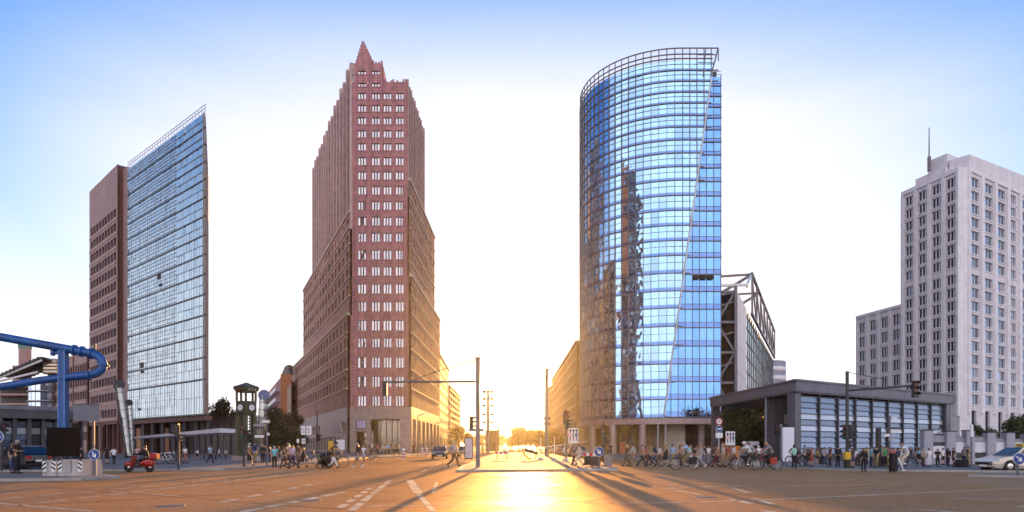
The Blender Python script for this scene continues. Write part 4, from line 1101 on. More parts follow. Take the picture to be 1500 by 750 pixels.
def build_pavilion_left():
    root = empty('station_pavilion', (X(40, 62), 64, PZ), 0, 'dark flat-roofed glass station entrance pavilion behind the blue pipes, far left', 'station entrance')
    P0, P1 = Vector((X(-170, 56), 56, 0)), Vector((X(126, 68), 68, 0))
    F = Fac(P0, P1); zt, zb = Z(592, 61), Z(611, 61)
    q = MB(); q.fbox(F, 0, F.L, zb, zt, -9, 0); wb(q, 'roof', M['steel_dark'], root)
    q = MB(); q.fbox(F, 0, F.L + .05, zt - .35, zt + .04, -.2, .08); wb(q, 'roof_edge', M['slab'], root)
    n = 13; w = F.L / n
    for i in range(n + 1):
        q = MB(); q.fbox(F, max(0, i * w - .16), min(F.L, i * w + .16), PZ, zb, -1.3, -.6); wb(q, 'glazing_fin', M['steel_dark'], root)
    for i in range(n):
        q = MB()
        for r in range(6):
            z0 = PZ + .1 + r * .6; q.quad(F(i * w + .16, z0, -1.0), F((i + 1) * w - .16, z0, -1.0 + RND.uniform(-.02, .02)), F((i + 1) * w - .16, z0 + .56, -.95), F(i * w + .16, z0 + .56, -.95))
        wb(q, 'glass_bay', M['g_pav'] if i % 3 else M['g_dark'], root)
    q = MB(); q.fbox(F, 0, F.L, PZ, zb, -6.2, -6); wb(q, 'inner_wall', M['lobby_dark'], root)
build_pavilion_left()

def build_light_panel():
    Y = 58.5; root = empty('advert_panel', (X(1155, Y), Y, PZ), 0, 'blank pale white advertising column beside the corner column of the right pavilion', 'advertising column')
    b = MB(); b.box(X(1147, Y), Y, Z(676, Y), X(1163.5, Y), Y + .35, Z(626, Y)); wb(b, 'white_face', mat('panel_white', (0.74, 0.74, 0.84), .35, var=.03), root)
    b = MB(); b.box(X(1146, Y), Y - .06, PZ, X(1165, Y), Y + .45, Z(676, Y)); b.box(X(1146.4, Y), Y + .352, Z(676, Y), X(1164.2, Y), Y + .45, Z(624.5, Y)); wb(b, 'case', M['steel_dark'], root)
build_light_panel()

def build_hoarding():
    """row of grey piers with white glazed panels between them, right of the pavilion"""
    Y0 = 52.0
    piers = [(1351, 1364, 631), (1384, 1397.5, 632.5), (1413, 1425, 631.5), (1443.5, 1456, 634), (1471.5, 1483.5, 634.5), (1499, 1512, 636), (1528, 1541, 637)]
    for i, (a, c, t) in enumerate(piers):
        b = MB(); b.box(X(a, Y0), Y0 - .25, PZ - .01, X(c, Y0), Y0 + .35, Z(t, Y0)); b2 = MB(); b2.box(X(a, Y0) - .03, Y0 - .29, Z(t, Y0), X(c, Y0) + .03, Y0 + .39, Z(t, Y0) + .08)
        if c > 1515: continue
        r = empty('grey_pier', (X((a + c) / 2, Y0), Y0, PZ), 0, ['grey metal pier nearest the glass pavilion, first of the row', 'grey metal pier just right of the white panel with a dark top strip', 'grey metal pier half hidden behind the thin white-tipped pole', 'grey metal pier just left of the taxi bonnet', 'grey metal pier directly behind the taxi roof', 'grey metal pier at the right edge of the picture'][i], 'pier', 'grey piers along the pavement')
        wb(b, 'body', M['panel'], r); wb(b2, 'cap', M['steel_dark'], r)
    white = mat('hoarding_white', (0.72, 0.72, 0.78), .35, var=.06)
    lab = ['white glazed panel with one dark strip near its top, nearest the pavilion', 'white glazed panel with a grey top, second from the pavilion', 'white glazed panel with a black strip near its bottom, right of the thin pole', 'white glazed panel just in front of the taxi bonnet', 'white glazed panel behind the taxi sign, at far right']
    for i in range(5):
        a, c = piers[i][1], piers[i + 1][0]
        tops = [638, 640, 640, 642, 643][i]; r = empty('glazed_panel', (X((a + c) / 2, Y0), Y0, PZ), 0, lab[i], 'panel', 'white panels along the pavement')
        zt = Z(tops, Y0); x0, x1 = X(a, Y0) + .01, X(c, Y0) - .01
        cuts = [(PZ - .005, .55, M['panel'] if i != 2 else white), (.55, 1.0, white if i not in (2, 1) else M['steel_dark' if i == 2 else 'g_dark']), (1.0, 1.5, white), (1.5, 1.78, white if i else M['steel_dark']), (1.78, zt, M['panel'])]
        for k, (z0, z1, mm) in enumerate(cuts):
            b = MB(); b.box(x0, Y0, z0, x1, Y0 + .12, z1 - .015); wb(b, 'pane', mm, r)
        b = MB(); b.box(x0, Y0 - .02, zt - .012, x1, Y0 + .14, zt + .04); wb(b, 'top_rail', M['steel'], r)
build_hoarding()

# ------------------------------------------------------------------ blue water pipes, barrier, boxes
def build_pipes():
    Y = 33.5; s = lambda px, py, y=Y: (X(px, y), y, Z(py, y))
    root = empty('blue_pipe', (X(92, Y), Y, PZ), 0, 'thick blue overhead water pipe bent in a U on a square blue post', 'pipe')
    pts = [s(-260, 462), s(-100, 478), s(0, 493.5), s(70, 506), s(120, 515)]
    bend = [s(134, 518), s(143, 521.5), s(149, 527), s(151.5, 534), s(149.5, 541), s(142.5, 546.5), s(132, 549.5)]
    low = [s(110, 551.5), s(60, 557), s(0, 567), s(-100, 581), s(-260, 602)]
    b = MB(); b.tube(pts, .2, 16); wb(b, 'upper_pipe', M['bluepipe'], root)
    b = MB(); b.tube([pts[-1]] + bend + [low[0]], .2, 16); wb(b, 'bend', M['bluepipe'], root)
    b = MB(); b.tube(low, .185, 16); wb(b, 'lower_pipe', M['bluepipe'], root)
    for a, c in ((pts[-1], bend[0]), (bend[0], bend[1]), (bend[-1], bend[-2]), (bend[3], bend[4]), (s(109, 513), s(113, 513.7))):
        d = (Vector(c) - Vector(a)).normalized(); p = Vector(a); b = MB(); b.tube([p - d * .05, p + d * .05], .27, 16); wb(b, 'flange', M['bluepipe'], root)
    for (px, py) in ((139, 511), (154, 534)):
        b = MB(); p = Vector(s(px, py)); b.tube([p, p + Vector((0, 0, .22))], .05, 8); wb(b, 'valve', M['steel_dark'], root)
    b = MB(); x0, x1 = X(88.5, Y), X(98, Y); b.box(x0, Y - .16, Z(627, Y), x1, Y + .16, Z(511, Y)); wb(b, 'post', M['bluepipe'], root)
    b = MB(); b.box(x0 - .004, Y - .19, Z(627, Y) , x0 + .035, Y - .164, Z(514, Y)); b.box(x1 - .035, Y - .19, Z(627, Y), x1 + .004, Y - .164, Z(514, Y)); wb(b, 'post_edge', mat('light_blue_edge', (0.10, 0.25, 0.6), .35), root)
    b = MB(); b.tube([s(77, 516.5), s(89, 517)], .09, 8); b.box(X(77, Y) - .05, Y - .1, Z(521, Y), X(79, Y), Y + .1, Z(513, Y)); wb(b, 'stub', M['bluepipe'], root)
    b = MB(); b.box(X(79, Y), Y - .55, Z(668, Y), X(107.5, Y), Y + .5, Z(626.5, Y)); wb(b, 'dark_casing', mat('brown_black_case', (0.010, 0.007, 0.006), .8, spec=.1, var=.3), root)
    for px in (82, 95): b = MB(); b.box(X(px, Y), Y - .35, Z(676, Y), X(px + 2, Y), Y - .25, Z(668, Y)); wb(b, 'casing_foot', M['steel'], root)
build_pipes()
def build_barrier():
    Y = 31.2
    for nm, a, c, lab, dp in (('l', 62, 82.4, 'short concrete ballast block with striped ends, left under the blue post', 0), ('r', 83.6, 120, 'long concrete ballast block with striped ends, right under the blue post', .05)):
        r = empty('concrete_block', (X((a + c) / 2, Y), Y + .6, PZ), 0, lab, 'ballast block', 'concrete ballast blocks under the blue post')
        x0, x1 = X(a, Y), X(c, Y); zt = Z(674, Y); b = MB()
        b.hexa([(x0, Y + dp, PZ), (x1, Y + dp, PZ), (x1, Y + 1.6, PZ), (x0, Y + 1.6, PZ), (x0 + .03, Y + dp + .05, zt), (x1 - .03, Y + dp + .05, zt), (x1 - .03, Y + 1.55, zt), (x0 + .03, Y + 1.55, zt)])
        wb(b, 'block', M['concrete'], r)
        if nm == 'r': q = MB(); q.box(X(102.5, Y), Y + dp - .002, PZ + .05, X(103, Y), Y + dp + .03, zt - .02); wb(q, 'joint', M['dark'], r)
        for e, (xa, sgn) in enumerate(((x0 + .01, 1), (x1 - .2, -1))):
            q = MB(); q.box(xa, Y + dp - .03, PZ + .2, xa + .19, Y + dp - .008 + .02, zt - .05, 0)
            for k in range(3):
                z = PZ + .24 + k * .2; d1 = .13 * sgn
                q.hexa([(xa + .003, Y + dp - .036, z + (0 if sgn > 0 else .13)), (xa + .187, Y + dp - .036, z + (.13 if sgn > 0 else 0)), (xa + .187, Y + dp - .032, z + (.13 if sgn > 0 else 0)), (xa + .003, Y + dp - .032, z + (0 if sgn > 0 else .13)),
                        (xa + .003, Y + dp - .036, z + .09 + (0 if sgn > 0 else .13)), (xa + .187, Y + dp - .036, z + .09 + (.13 if sgn > 0 else 0)), (xa + .187, Y + dp - .032, z + .09 + (.13 if sgn > 0 else 0)), (xa + .003, Y + dp - .032, z + .09 + (0 if sgn > 0 else .13))], 1)
            wb(q, 'striped_marker', [M['white'], M['black']], r)
build_barrier()

# ------------------------------------------------------------------ green clock tower with pentagonal cabin
def build_clock_tower():
    Y = 62.0; cx = X(361, Y); root = empty('traffic_tower', (cx, Y, PZ), 0, 'green five-sided old traffic tower with round clocks on tall legs', 'clock tower')
    zz = lambda py: Z(py, Y)
    def ngon(r, z0, z1, nm, m, r2=None, off=rad(18 - 90), k=5):
        b = MB(); p0 = [(cx + r * math.cos(off + 2 * math.pi * i / k), Y + r * math.sin(off + 2 * math.pi * i / k)) for i in range(k)]; r2 = r if r2 is None else r2
        p1 = [(cx + r2 * math.cos(off + 2 * math.pi * i / k), Y + r2 * math.sin(off + 2 * math.pi * i / k)) for i in range(k)]
        b.add([(*p, z0) for p in p0] + [(*p, z1) for p in p1], [(i, (i + 1) % k, (i + 1) % k + k, i + k) for i in range(k)] + [tuple(range(k - 1, -1, -1)), tuple(range(k, 2 * k))])
        return wb(b, nm, m, root)
    gt = M['green_tower']
    ngon(1.15, zz(571), zz(567), 'cornice', gt); ngon(1.16, zz(567), zz(562), 'roof', gt, .3); ngon(.3, zz(562), zz(560.5), 'roof_cap', gt, .1)
    ngon(.95, zz(575), zz(571), 'frieze', gt)
    ngon(.92, zz(605), zz(588), 'clock_storey', gt); ngon(.8, zz(609), zz(605), 'cabin_floor', gt, .92)
    off = rad(18 - 90)
    for i in range(5):
        a = off + 2 * math.pi * i / 5; b = MB(); b.bar((cx + .84 * math.cos(a), Y + .84 * math.sin(a), zz(588)), (cx + .84 * math.cos(a), Y + .84 * math.sin(a), zz(575)), .16, .16); wb(b, 'cabin_post', gt, root)
        b = MB(); b.bar((cx + .78 * math.cos(a), Y + .78 * math.sin(a), PZ + .5), (cx + .78 * math.cos(a), Y + .78 * math.sin(a), zz(608)), .26, .26); wb(b, 'leg', gt, root)
        m = a + math.pi / 5; r = .92 * math.cos(math.pi / 5) + .02
        n = Vector((math.cos(m), math.sin(m), 0)); c = Vector((cx, Y, zz(597.5))) + n * r
        if n.y < .5:
            b = MB(); b.tube([c, c + n * .06], .33, 20); f = wb(b, 'clock', M['black'], root)
            b = MB(); b.tube([c + n * .06, c + n * .07], .28, 20); wb(b, 'dial', M['white'], root, sub=f)
            b = MB(); t = Vector((-n.y, n.x, 0)); q = c + n * .078; b.bar(q, q + Vector((0, 0, .2)), .03, .01); b.bar(q, q + t * .13 + Vector((0, 0, .06)), .035, .01); wb(b, 'clock_hand', M['black'], root, sub=f)
        c2 = Vector((cx, Y, zz(570))) + n * .8
        b = MB()
        for s_ in (-.3, 0, .3): t = Vector((-n.y, n.x, 0)); b.ball(c2 + t * s_ + n * .12 - Vector((0, 0, .1)), .08, .08, .08, 8, 6)
        wb(b, 'signal_lamps', [M['lamp'], M['redlens'], M['greenlens']][i % 3], root)
    b = MB()
    for k in range(14):
        z = PZ + .6 + k * .27; b.box(cx - .05, Y - .3, z, cx + .35, Y + .3, z + .05)
    b.bar((cx - .1, Y - .3, PZ + .4), (cx - .1, Y - .3, zz(609)), .06, .06); b.bar((cx + .4, Y - .3, PZ + .4), (cx + .4, Y - .3, zz(609)), .06, .06); wb(b, 'ladder', M['steel_dark'], root)
    ngon(1.3, PZ, PZ + .45, 'plinth', M['granite'], 1.25)
build_clock_tower()

# ------------------------------------------------------------------ leaning glass light tubes
def light_tube(base, top, r, label, disc=True, blue=False):
    root = empty('light_tube', base, 0, label, 'glass tube', 'leaning glass light tubes'); a, t = Vector(base), Vector(top); d = (t - a).normalized()
    b = MB(); b.tube([a, t], [r * .8, r], 14, cap=False); wb(b, 'glass_tube', M['tubeglass'], root)
    u, v = basis(d)
    for k in range(4):
        an = k * math.pi / 2; o = (u * math.cos(an) + v * math.sin(an)) * r * .92; b = MB(); b.tube([a + o * .8, t + o], .03, 6); wb(b, 'rod', M['steel'], root)
    L = (t - a).length
    for k in range(8):
        p = a + d * L * (k + .5) / 8; b = MB(); b.tube([p - d * .03, p + d * .03], r * (.82 + .2 * k / 8) + .015, 14, cap=False); wb(b, 'hoop', M['steel'], root)
    if disc:
        b = MB(); n = Vector((.15, -1, .25)).normalized(); c = t + Vector((0, 0, r * .8)); b.tube([c - n * .03, c + n * .03], r * 1.25, 20); wb(b, 'mirror_disc', mat('disc_blue', (0.10, 0.13, 0.26), .4) if blue else M['steel_dark'], root)
        b = MB(); b.bar(t - u * r, c - u * r, .06, .06); b.bar(t + u * r, c + u * r, .06, .06); wb(b, 'disc_fork', M['steel_light'], root)
    b = MB(); b.tube([a, a + Vector((0, 0, .3))], r * .95, 14); wb(b, 'foot', M['steel_dark'], root)
def pp(px, py, Y): return (X(px, Y), Y, Z(py, Y))
Yt = 76.0
light_tube((X(189, Yt), Yt, PZ), pp(174.5, 569, Yt), .48, 'tall dark glass light tube leaning left in front of the pink slab')
light_tube((X(194, Yt + 1), Yt + 1, PZ), pp(189, 594, Yt + 1), .34, 'short glass light tube standing close beside the tall leaning one at left')
light_tube((X(379.5, Yt), Yt, PZ), pp(386.5, 584, Yt), .5, 'bright glass light tube with a blue disc on top, beside the green clock tower', True, True)

# ------------------------------------------------------------------ street furniture
def arrow_on(mb, c, r, ang, y, m):
    """white arrow on a round sign, lying in the plane y = const and pointing along ang"""
    u = Vector((math.cos(ang), 0, math.sin(ang))); v = Vector((-u.z, 0, u.x)); c = Vector((c[0], y, c[2]))
    P = lambda a, b_: c + u * (a * r) + v * (b_ * r)
    poly = [P(-.7, .11), P(.1, .11), P(-.08, .42), P(.12, .42), P(.72, 0), P(.12, -.42), P(-.08, -.42), P(.1, -.11), P(-.7, -.11)]
    n = len(poly); vs = [(p.x, y - .012, p.z) for p in poly]
    mb.add(vs, [(0, 1, 7, 8), (1, 2, 3, 4), (1, 4, 7), (7, 4, 5, 6)], m)
def round_sign(px, py, base_py, r_px, label, ang=None, kind='arrow', z0=PZ, pole_w=.05, extra=None, cat='road sign'):
    Y = DEP(base_py, z0); x = X(px, Y); r = r_px * Y / 1000; zc = Z(py, Y)
    root = empty('road_sign', (x, Y, z0), 0, label, cat)
    b = MB(); b.tube([(x, Y, z0), (x, Y, zc + r * .9 if kind == 'arrow' else zc)], pole_w, 8); wb(b, 'pole', M['steel'], root)
    b = MB(); b.tube([(x, Y - .06, zc), (x, Y - .09, zc)], r, 24); d = wb(b, 'sign_disc', M['white'], root)
    b = MB(); b.tube([(x, Y - .09, zc), (x, Y - .096, zc)], r * .93, 24); wb(b, 'sign_face', M['bluesign'], root, sub=d)
    b = MB(); arrow_on(b, (x, Y, zc), r * .93, ang, Y - .09, 0); wb(b, 'white_arrow', M['white'], root, sub=d)
    return root, x, Y
round_sign(139.5, 666, 697, 8.2, 'round blue keep-right sign with white arrow in front of the concrete blocks', rad(-60))
round_sign(1491, 672, 697, 8.8, 'round blue sign with white arrow in front of the white taxi', rad(-40))
round_sign(877, 661.5, 685.5, 7.2, 'round blue keep-right sign with white arrow on the middle island', rad(-52), z0=PZ)
round_sign(-2, 640, 697, 9, 'round blue sign with a white arrow cut by the left picture edge', 0.0)

def signal(root, c, s=.34, lit=None, back=False, rz=0.0, n=3):
    """three-lamp traffic light head with hoods; front faces -y before turning by rz"""
    b = MB(); cx, cy, cz = c; h = s * n; ca, sa = math.cos(rz), math.sin(rz)
    T = lambda x, y, z: (cx + x * ca - y * sa, cy + x * sa + y * ca, cz + z)
    b.hexa([T(-s * .48, -.1, -h / 2), T(s * .48, -.1, -h / 2), T(s * .48, .12, -h / 2), T(-s * .48, .12, -h / 2), T(-s * .48, -.1, h / 2), T(s * .48, -.1, h / 2), T(s * .48, .12, h / 2), T(-s * .48, .12, h / 2)])
    for k in range(n):
        z = h / 2 - s * (k + .5)
        for j in range(7):
            a0, a1 = math.pi * (j / 7) , math.pi * ((j + 1) / 7)
            q = lambda a, y: T(s * .4 * math.cos(a), y, z + s * .4 * math.sin(a))
            b.quad(q(a0, -.1), q(a1, -.1), q(a1, -.34), q(a0, -.34))
    hd = wb(b, 'signal_head', M['black'], root)
    for k in range(n):
        z = h / 2 - s * (k + .5); b = MB(); vs = [T(s * .34 * math.cos(t), -.108, z + s * .34 * math.sin(t)) for t in [2 * math.pi * i / 12 for i in range(12)]]
        b.add(vs, [tuple(range(12))]); wb(b, 'lens', [M['redlens'], M['amberlens'], M['greenlens']][k if n == 3 else (0, 2)[k]], root, sub=hd)
def mast_light():
    Y = DEP(684.5, PZ); root = empty('signal_mast', (X(700, Y), Y, PZ), 0, 'tall signal mast on the middle island with a long arm and hanging traffic light', 'traffic light')
    zt = Z(525, Y); b = MB(); x = X(700, Y); b.bar((x, Y, PZ), (x, Y, zt), .27, .27); b.box(x - .2, Y - .2, zt, x + .2, Y + .2, zt + .06); wb(b, 'mast', M['steel'], root)
    za = Z(559, Y); b = MB(); b.tube([(x, Y, za), (X(566, Y), Y, za - .02)], .07, 8); wb(b, 'arm', M['steel'], root)
    b = MB(); b.tube([(x, Y, zt - .1), (X(649, Y), Y, Z(541, Y)), (X(600, Y), Y, za + .03)], .025, 6); wb(b, 'stay_cable', M['steel_dark'], root)
    signal(root, (X(564, Y), Y, Z(569, Y)), .31, rz=math.pi); signal(root, (X(691, Y), Y - .05, Z(619, Y)), .26, rz=rad(80))
    b = MB(); b.box(X(687, Y), Y - .2, Z(632, Y), X(709, Y), Y - .17, Z(628, Y)); wb(b, 'small_plate', M['steel'], root)
mast_light()
def right_mast():
    Y = DEP(686, PZ); root = empty('signal_mast', (X(1241, Y), Y, PZ), 0, 'dark signal mast on the right pavement with a long arm over the taxi lane', 'traffic light')
    x = X(1241, Y); zt = Z(544, Y); b = MB(); b.tube([(x, Y, PZ), (x, Y, zt)], .1, 10); wb(b, 'mast', M['steel_dark'], root)
    b = MB(); b.tube([(x, Y, Z(572, Y)), (X(1343, Y), Y, Z(564.5, Y))], .07, 8); wb(b, 'arm', M['steel_dark'], root)
    b = MB(); b.tube([(x, Y, zt - .05), (X(1300, Y), Y, Z(556.5, Y))], .02, 6); wb(b, 'stay_cable', M['steel_dark'], root)
    signal(root, (X(1340, Y), Y - .05, Z(570, Y)), .34, rz=0.1); signal(root, (X(1237.5, Y), Y - .1, Z(633, Y)), .3, rz=rad(-70)); signal(root, (X(1246, Y), Y - .05, Z(633, Y)), .3, rz=rad(80))
    signal(root, (X(1243, Y), Y - .08, Z(651, Y)), .26, n=2, rz=rad(60))
    b = MB(); b.box(x - .16, Y - .16, Z(673, Y), x + .16, Y + .16, Z(662, Y)); wb(b, 'yellow_box', M['yellow'], root)
    b = MB(); b.box(x - .15, Y - .15, PZ, x + .15, Y + .15, Z(673, Y)); wb(b, 'base', M['black'], root)
right_mast()
def signal_post(px, base_py, top_py, label, heads, z0=PZ, r=.07, light=False):
    Y = DEP(base_py, z0); x = X(px, Y); root = empty('signal_post', (x, Y, z0), 0, label, 'traffic light', 'small traffic light posts')
    b = MB(); b.tube([(x, Y, z0), (x, Y, Z(top_py, Y))], r, 8); wb(b, 'post', M['steel_light'] if light else M['steel_dark'], root)
    for (dx, py, rz, s, n) in heads: signal(root, (X(px + dx, Y), Y - .06, Z(py, Y)), s, rz=rz, n=n)
signal_post(261.5, 688, 622, 'dark slim traffic light post on the left pavement beside parked bicycles', [(-2, 630, rad(-80), .24, 3), (2.5, 641, rad(90), .2, 2)])
signal_post(357, 683, 611, 'dark traffic light post in front of the green clock tower', [(-1.5, 632, rad(30), .3, 3), (4, 640, rad(80), .3, 3)])
signal_post(884, 678, 616, 'traffic light post at the foot of the curved glass tower', [(-1, 630, rad(10), .3, 3), (3, 644, rad(70), .3, 2)])
signal_post(1144, 676, 622, 'traffic light post left of the blank white advertising column', [(-5, 630, rad(-60), .3, 3), (2, 636, rad(20), .3, 2)], light=True)
signal_post(829, 676, 600, 'traffic light post behind the lane sign near the glass tower', [(0, 612, rad(20), .4, 3), (3, 622, rad(70), .3, 3)])
signal_post(2, 690, 612, 'traffic light post cut by the left picture edge', [(2, 628, rad(80), .3, 2)])
signal_post(464.5, 676, 601, 'slim signal post in front of the brick skyscraper', [(2, 641, rad(60), .3, 2)], r=.06)

# lane signs, speed sign, street name signs
def board_sign(px, base_py, x0, x1, y0, y1, label, face, lines, z0=0.0, pole_px=None, two=False):
    Y = DEP(base_py, z0); root = empty('board_sign', (X(px, Y), Y, z0), 0, label, 'sign board')
    for q in ([px] if not two else [x0 + 3, x1 - 3]):
        b = MB(); b.tube([(X(q, Y), Y, z0), (X(q, Y), Y, Z(y0 + 1, Y))], .05, 8); wb(b, 'pole', M['steel'], root)
    b = MB(); b.box(X(x0, Y), Y - .1, Z(y1, Y), X(x1, Y), Y - .06, Z(y0, Y)); bd = wb(b, 'board', face, root)
    for (a, c, d, e, mm) in lines:
        b = MB(); b.box(X(a, Y), Y - .108, Z(e, Y), X(c, Y), Y - .101, Z(d, Y)); wb(b, 'sign_mark', mm, root, sub=bd)
    return root, Y
def lane_sign(x0, x1, y0, y1, base, label, z0):
    px = (x0 + x1) / 2; w = (x1 - x0)
    root, Y = board_sign(px, base, x0, x1, y0, y1, label, M['white'], [], z0)
    for k, f in enumerate((.2, .5, .8)):
        xx = X(x0 + w * f, Y); zb_, zt_ = Z(y1 - 3, Y), Z(y0 + 4, Y); t = .02 * Y / 47 * 1.6
        b = MB(); b.box(xx - t, Y - .11, zb_, xx + t, Y - .104, zt_); b.add([(xx - 3.2 * t, Y - .11, zt_ - .02), (xx + 3.2 * t, Y - .11, zt_ - .02), (xx, Y - .11, zt_ + 4 * t)], [(0, 1, 2)])
        wb(b, 'lane_arrow', M['black'], root)
        if k != 1:
            zc = zb_ + (zt_ - zb_) * .58; r = 2.5 * Y / 1000
            b = MB(); b.tube([(xx, Y - .104, zc), (xx, Y - .116, zc)], r, 16); d = wb(b, 'lane_disc', M['redsign'] if k == 0 else M['bluesign'], root)
            b = MB()
            if k == 0: b.tube([(xx, Y - .116, zc), (xx, Y - .12, zc)], r * .65, 16)
            else: b.box(xx - r * .6, Y - .121, zc - r * .18, xx + r * .6, Y - .1165, zc + r * .18)
            wb(b, 'disc_mark', M['white'], root, sub=d)
lane_sign(1062.5, 1076, 632, 652, 684, 'white lane sign with three black arrows among the pedestrians on the right', 0.0)
lane_sign(832.5, 847, 627, 649, 680, 'white lane sign with three black arrows at the left foot of the glass tower', PZ)
def speed_sign():
    Y = DEP(681, 0); x = X(1053, Y); root = empty('road_sign', (x, Y, 0), 0, 'pole with a round 30 speed sign above a blue disc and a white plate', 'road sign')
    b = MB(); b.tube([(x, Y, 0), (x, Y, Z(612, Y))], .045, 8); wb(b, 'pole', M['steel_light'], root)
    r = 5.2 * Y / 1000; z = Z(617.5, Y)
    b = MB(); b.tube([(x, Y - .06, z), (x, Y - .09, z)], r, 22); d = wb(b, 'speed_disc', M['redsign'], root)
    b = MB(); b.tube([(x, Y - .09, z), (x, Y - .096, z)], r * .76, 22); wb(b, 'disc_face', M['white'], root, sub=d)
    me = text_mesh('30', r * 1.0); me.materials.append(M['black']); o = bpy.data.objects.new('speed_number', me); COL.objects.link(o); o.parent = d
    o.rotation_euler = (rad(90), 0, 0); o.location = Vector((x, Y - .104, z)) - Vector(root.location)
    z2 = Z(628.3, Y); b = MB(); b.tube([(x, Y - .06, z2), (x, Y - .09, z2)], r * .98, 22); d2 = wb(b, 'blue_disc', M['white'], root)
    b = MB(); b.tube([(x, Y - .09, z2), (x, Y - .096, z2)], r * .9, 22); wb(b, 'disc_face', M['bluesign'], root, sub=d2)
    b = MB(); b.box(x - r * .6, Y - .106, z2 - r * .18, x + r * .6, Y - .098, z2 + r * .16); wb(b, 'disc_mark', M['white'], root, sub=d2)
    b = MB(); b.box(x - r * .98, Y - .1, Z(641.5, Y), x + r * .98, Y - .06, Z(634, Y)); wb(b, 'plate', M['white'], root)
speed_sign()
ink = mat('grey_ink', (0.35, 0.34, 0.38), .5)
board_sign(448, 679, 441.5, 456.5, 624, 637, 'white information board of two square halves on a pole beside the brick skyscraper', M['white'], [(447.5, 449.3, 624, 637, M['grey']), (443, 446, 628, 630, ink), (450.5, 454, 628, 630, ink), (443.5, 446.5, 632, 634, ink), (451, 454.5, 632, 634, ink)], PZ)
board_sign(444.5, 678, 442.5, 449, 642.5, 650, 'small square white sign with a round mark below the two-part information board', M['white'], [(444.5, 447, 644.5, 648, ink)], PZ)
board_sign(436.5, 676, 435, 438.6, 643, 648.5, 'tiny plain white sign left of the round-marked one', M['white'], [], PZ)
board_sign(137, 697, 109.5, 148, 592, 617, 'dark grey back of a large road sign on a pole, left of the pink slab', M['slab'], [(109.5, 148, 591.8, 593, M['steel_dark']), (135, 138.5, 593.2, 616.8, M['steel'])], PZ)
board_sign(145.5, 690, 144.4, 146.6, 620, 621, 'thin pole with a small plate behind the blue keep-right sign', M['steel_dark'], [], PZ)
def round_back():
    Y = DEP(690, PZ); b = MB(); x = X(148, Y); z = Z(622.5, Y); b.tube([(x, Y, z), (x, Y + .03, z)], 4 * Y / 1000, 18); b.tube([(x, Y + .05, PZ), (x, Y + .05, z)], .035, 8)
    single(b, 'road_sign', M['terra_dark'], 'dark round back of a road sign on a thin pole behind the concrete blocks', 'road sign')
round_back()
def name_signs(px, base, label, arms, z0=PZ, top=610):
    Y = DEP(base, z0); x = X(px, Y); root = empty('street_name_sign', (x, Y, z0), 0, label, 'street sign')
    b = MB(); b.tube([(x, Y, z0), (x, Y, Z(top, Y))], .05, 8); wb(b, 'pole', M['steel'], root)
    for (a, c, y0, y1, mm) in arms:
        b = MB(); b.box(X(a, Y), Y - .09, Z(y1, Y), X(c, Y), Y - .06, Z(y0, Y)); wb(b, 'sign_plate', mm, root)
name_signs(391, 683, 'pole with four pale pointing sign plates and two dark ones right of the clock tower', [(372, 389.5, 621, 624.5, M['grey']), (371, 388, 625.5, 628, M['steel_dark']), (385, 395.5, 615.5, 619.5, M['white']), (374, 387, 637.5, 641, M['white']), (391.8, 395.5, 634, 638, M['white']), (381, 389, 612, 615, M['grey'])])
name_signs(1303.5, 684, 'pole with street name plates in front of the glass pavilion', [(1305, 1312.5, 611, 615, M['white']), (1295, 1318, 626, 629, M['steel_dark']), (1305, 1319.5, 630.5, 634.5, M['white']), (1294.5, 1302.5, 635.5, 639.5, M['white']), (1301, 1306, 641, 646, M['grey'])], top=609)
def info_pillar():
    Y = DEP(684, PZ); b = MB(); b.box(X(1286, Y), Y, PZ, X(1291, Y), Y + .3, Z(627, Y)); single(b, 'info_pillar', M['black'], 'slim dark information pillar standing left of the street name plates', 'pillar')
    Y = DEP(685, PZ); r = empty('thin_pole', (X(1423, Y), Y, PZ), 0, 'thin pole with a white upper part in front of the grey piers', 'pole')
    b = MB(); b.tube([(X(1423, Y), Y, PZ), (X(1423, Y), Y, Z(640, Y))], .05, 8); wb(b, 'lower_pole', M['steel'], r); b = MB(); b.box(X(1421.5, Y), Y - .06, Z(640, Y), X(1425, Y), Y + .06, Z(622, Y)); wb(b, 'white_top', M['white'], r)
info_pillar()
def double_lamp():
    Y = DEP(668, PZ); x = X(801, Y); root = empty('street_lamp', (x, Y, PZ), 0, 'tall street lamp with two flat arms on the right side of the street', 'street lamp'); zt = Z(540, Y)
    b = MB(); b.tube([(x, Y, PZ), (x, Y, zt)], [.32, .22], 10); wb(b, 'pole', M['steel'], root)
    for s in (-1, 1):
        b = MB(); b.hexa([(x, Y - .15, zt - .25), (x + s * .95, Y - .15, zt - .02), (x + s * .95, Y + .15, zt - .02), (x, Y + .15, zt - .25), (x, Y - .15, zt - .1), (x + s * .95, Y - .15, zt + .06), (x + s * .95, Y + .15, zt + .06), (x, Y + .15, zt - .1)]); wb(b, 'lamp_arm', M['steel'], root)
    for py, s in ((613, -1), (613, 1), (621, -1), (621, 1)):
        b = MB(); b.box(x + s * .25 - .2, Y - .2, Z(py + 1.5, Y), x + s * .25 + .2, Y + .1, Z(py - 1.5, Y)); wb(b, 'spotlight', M['steel_dark'], root)
double_lamp()
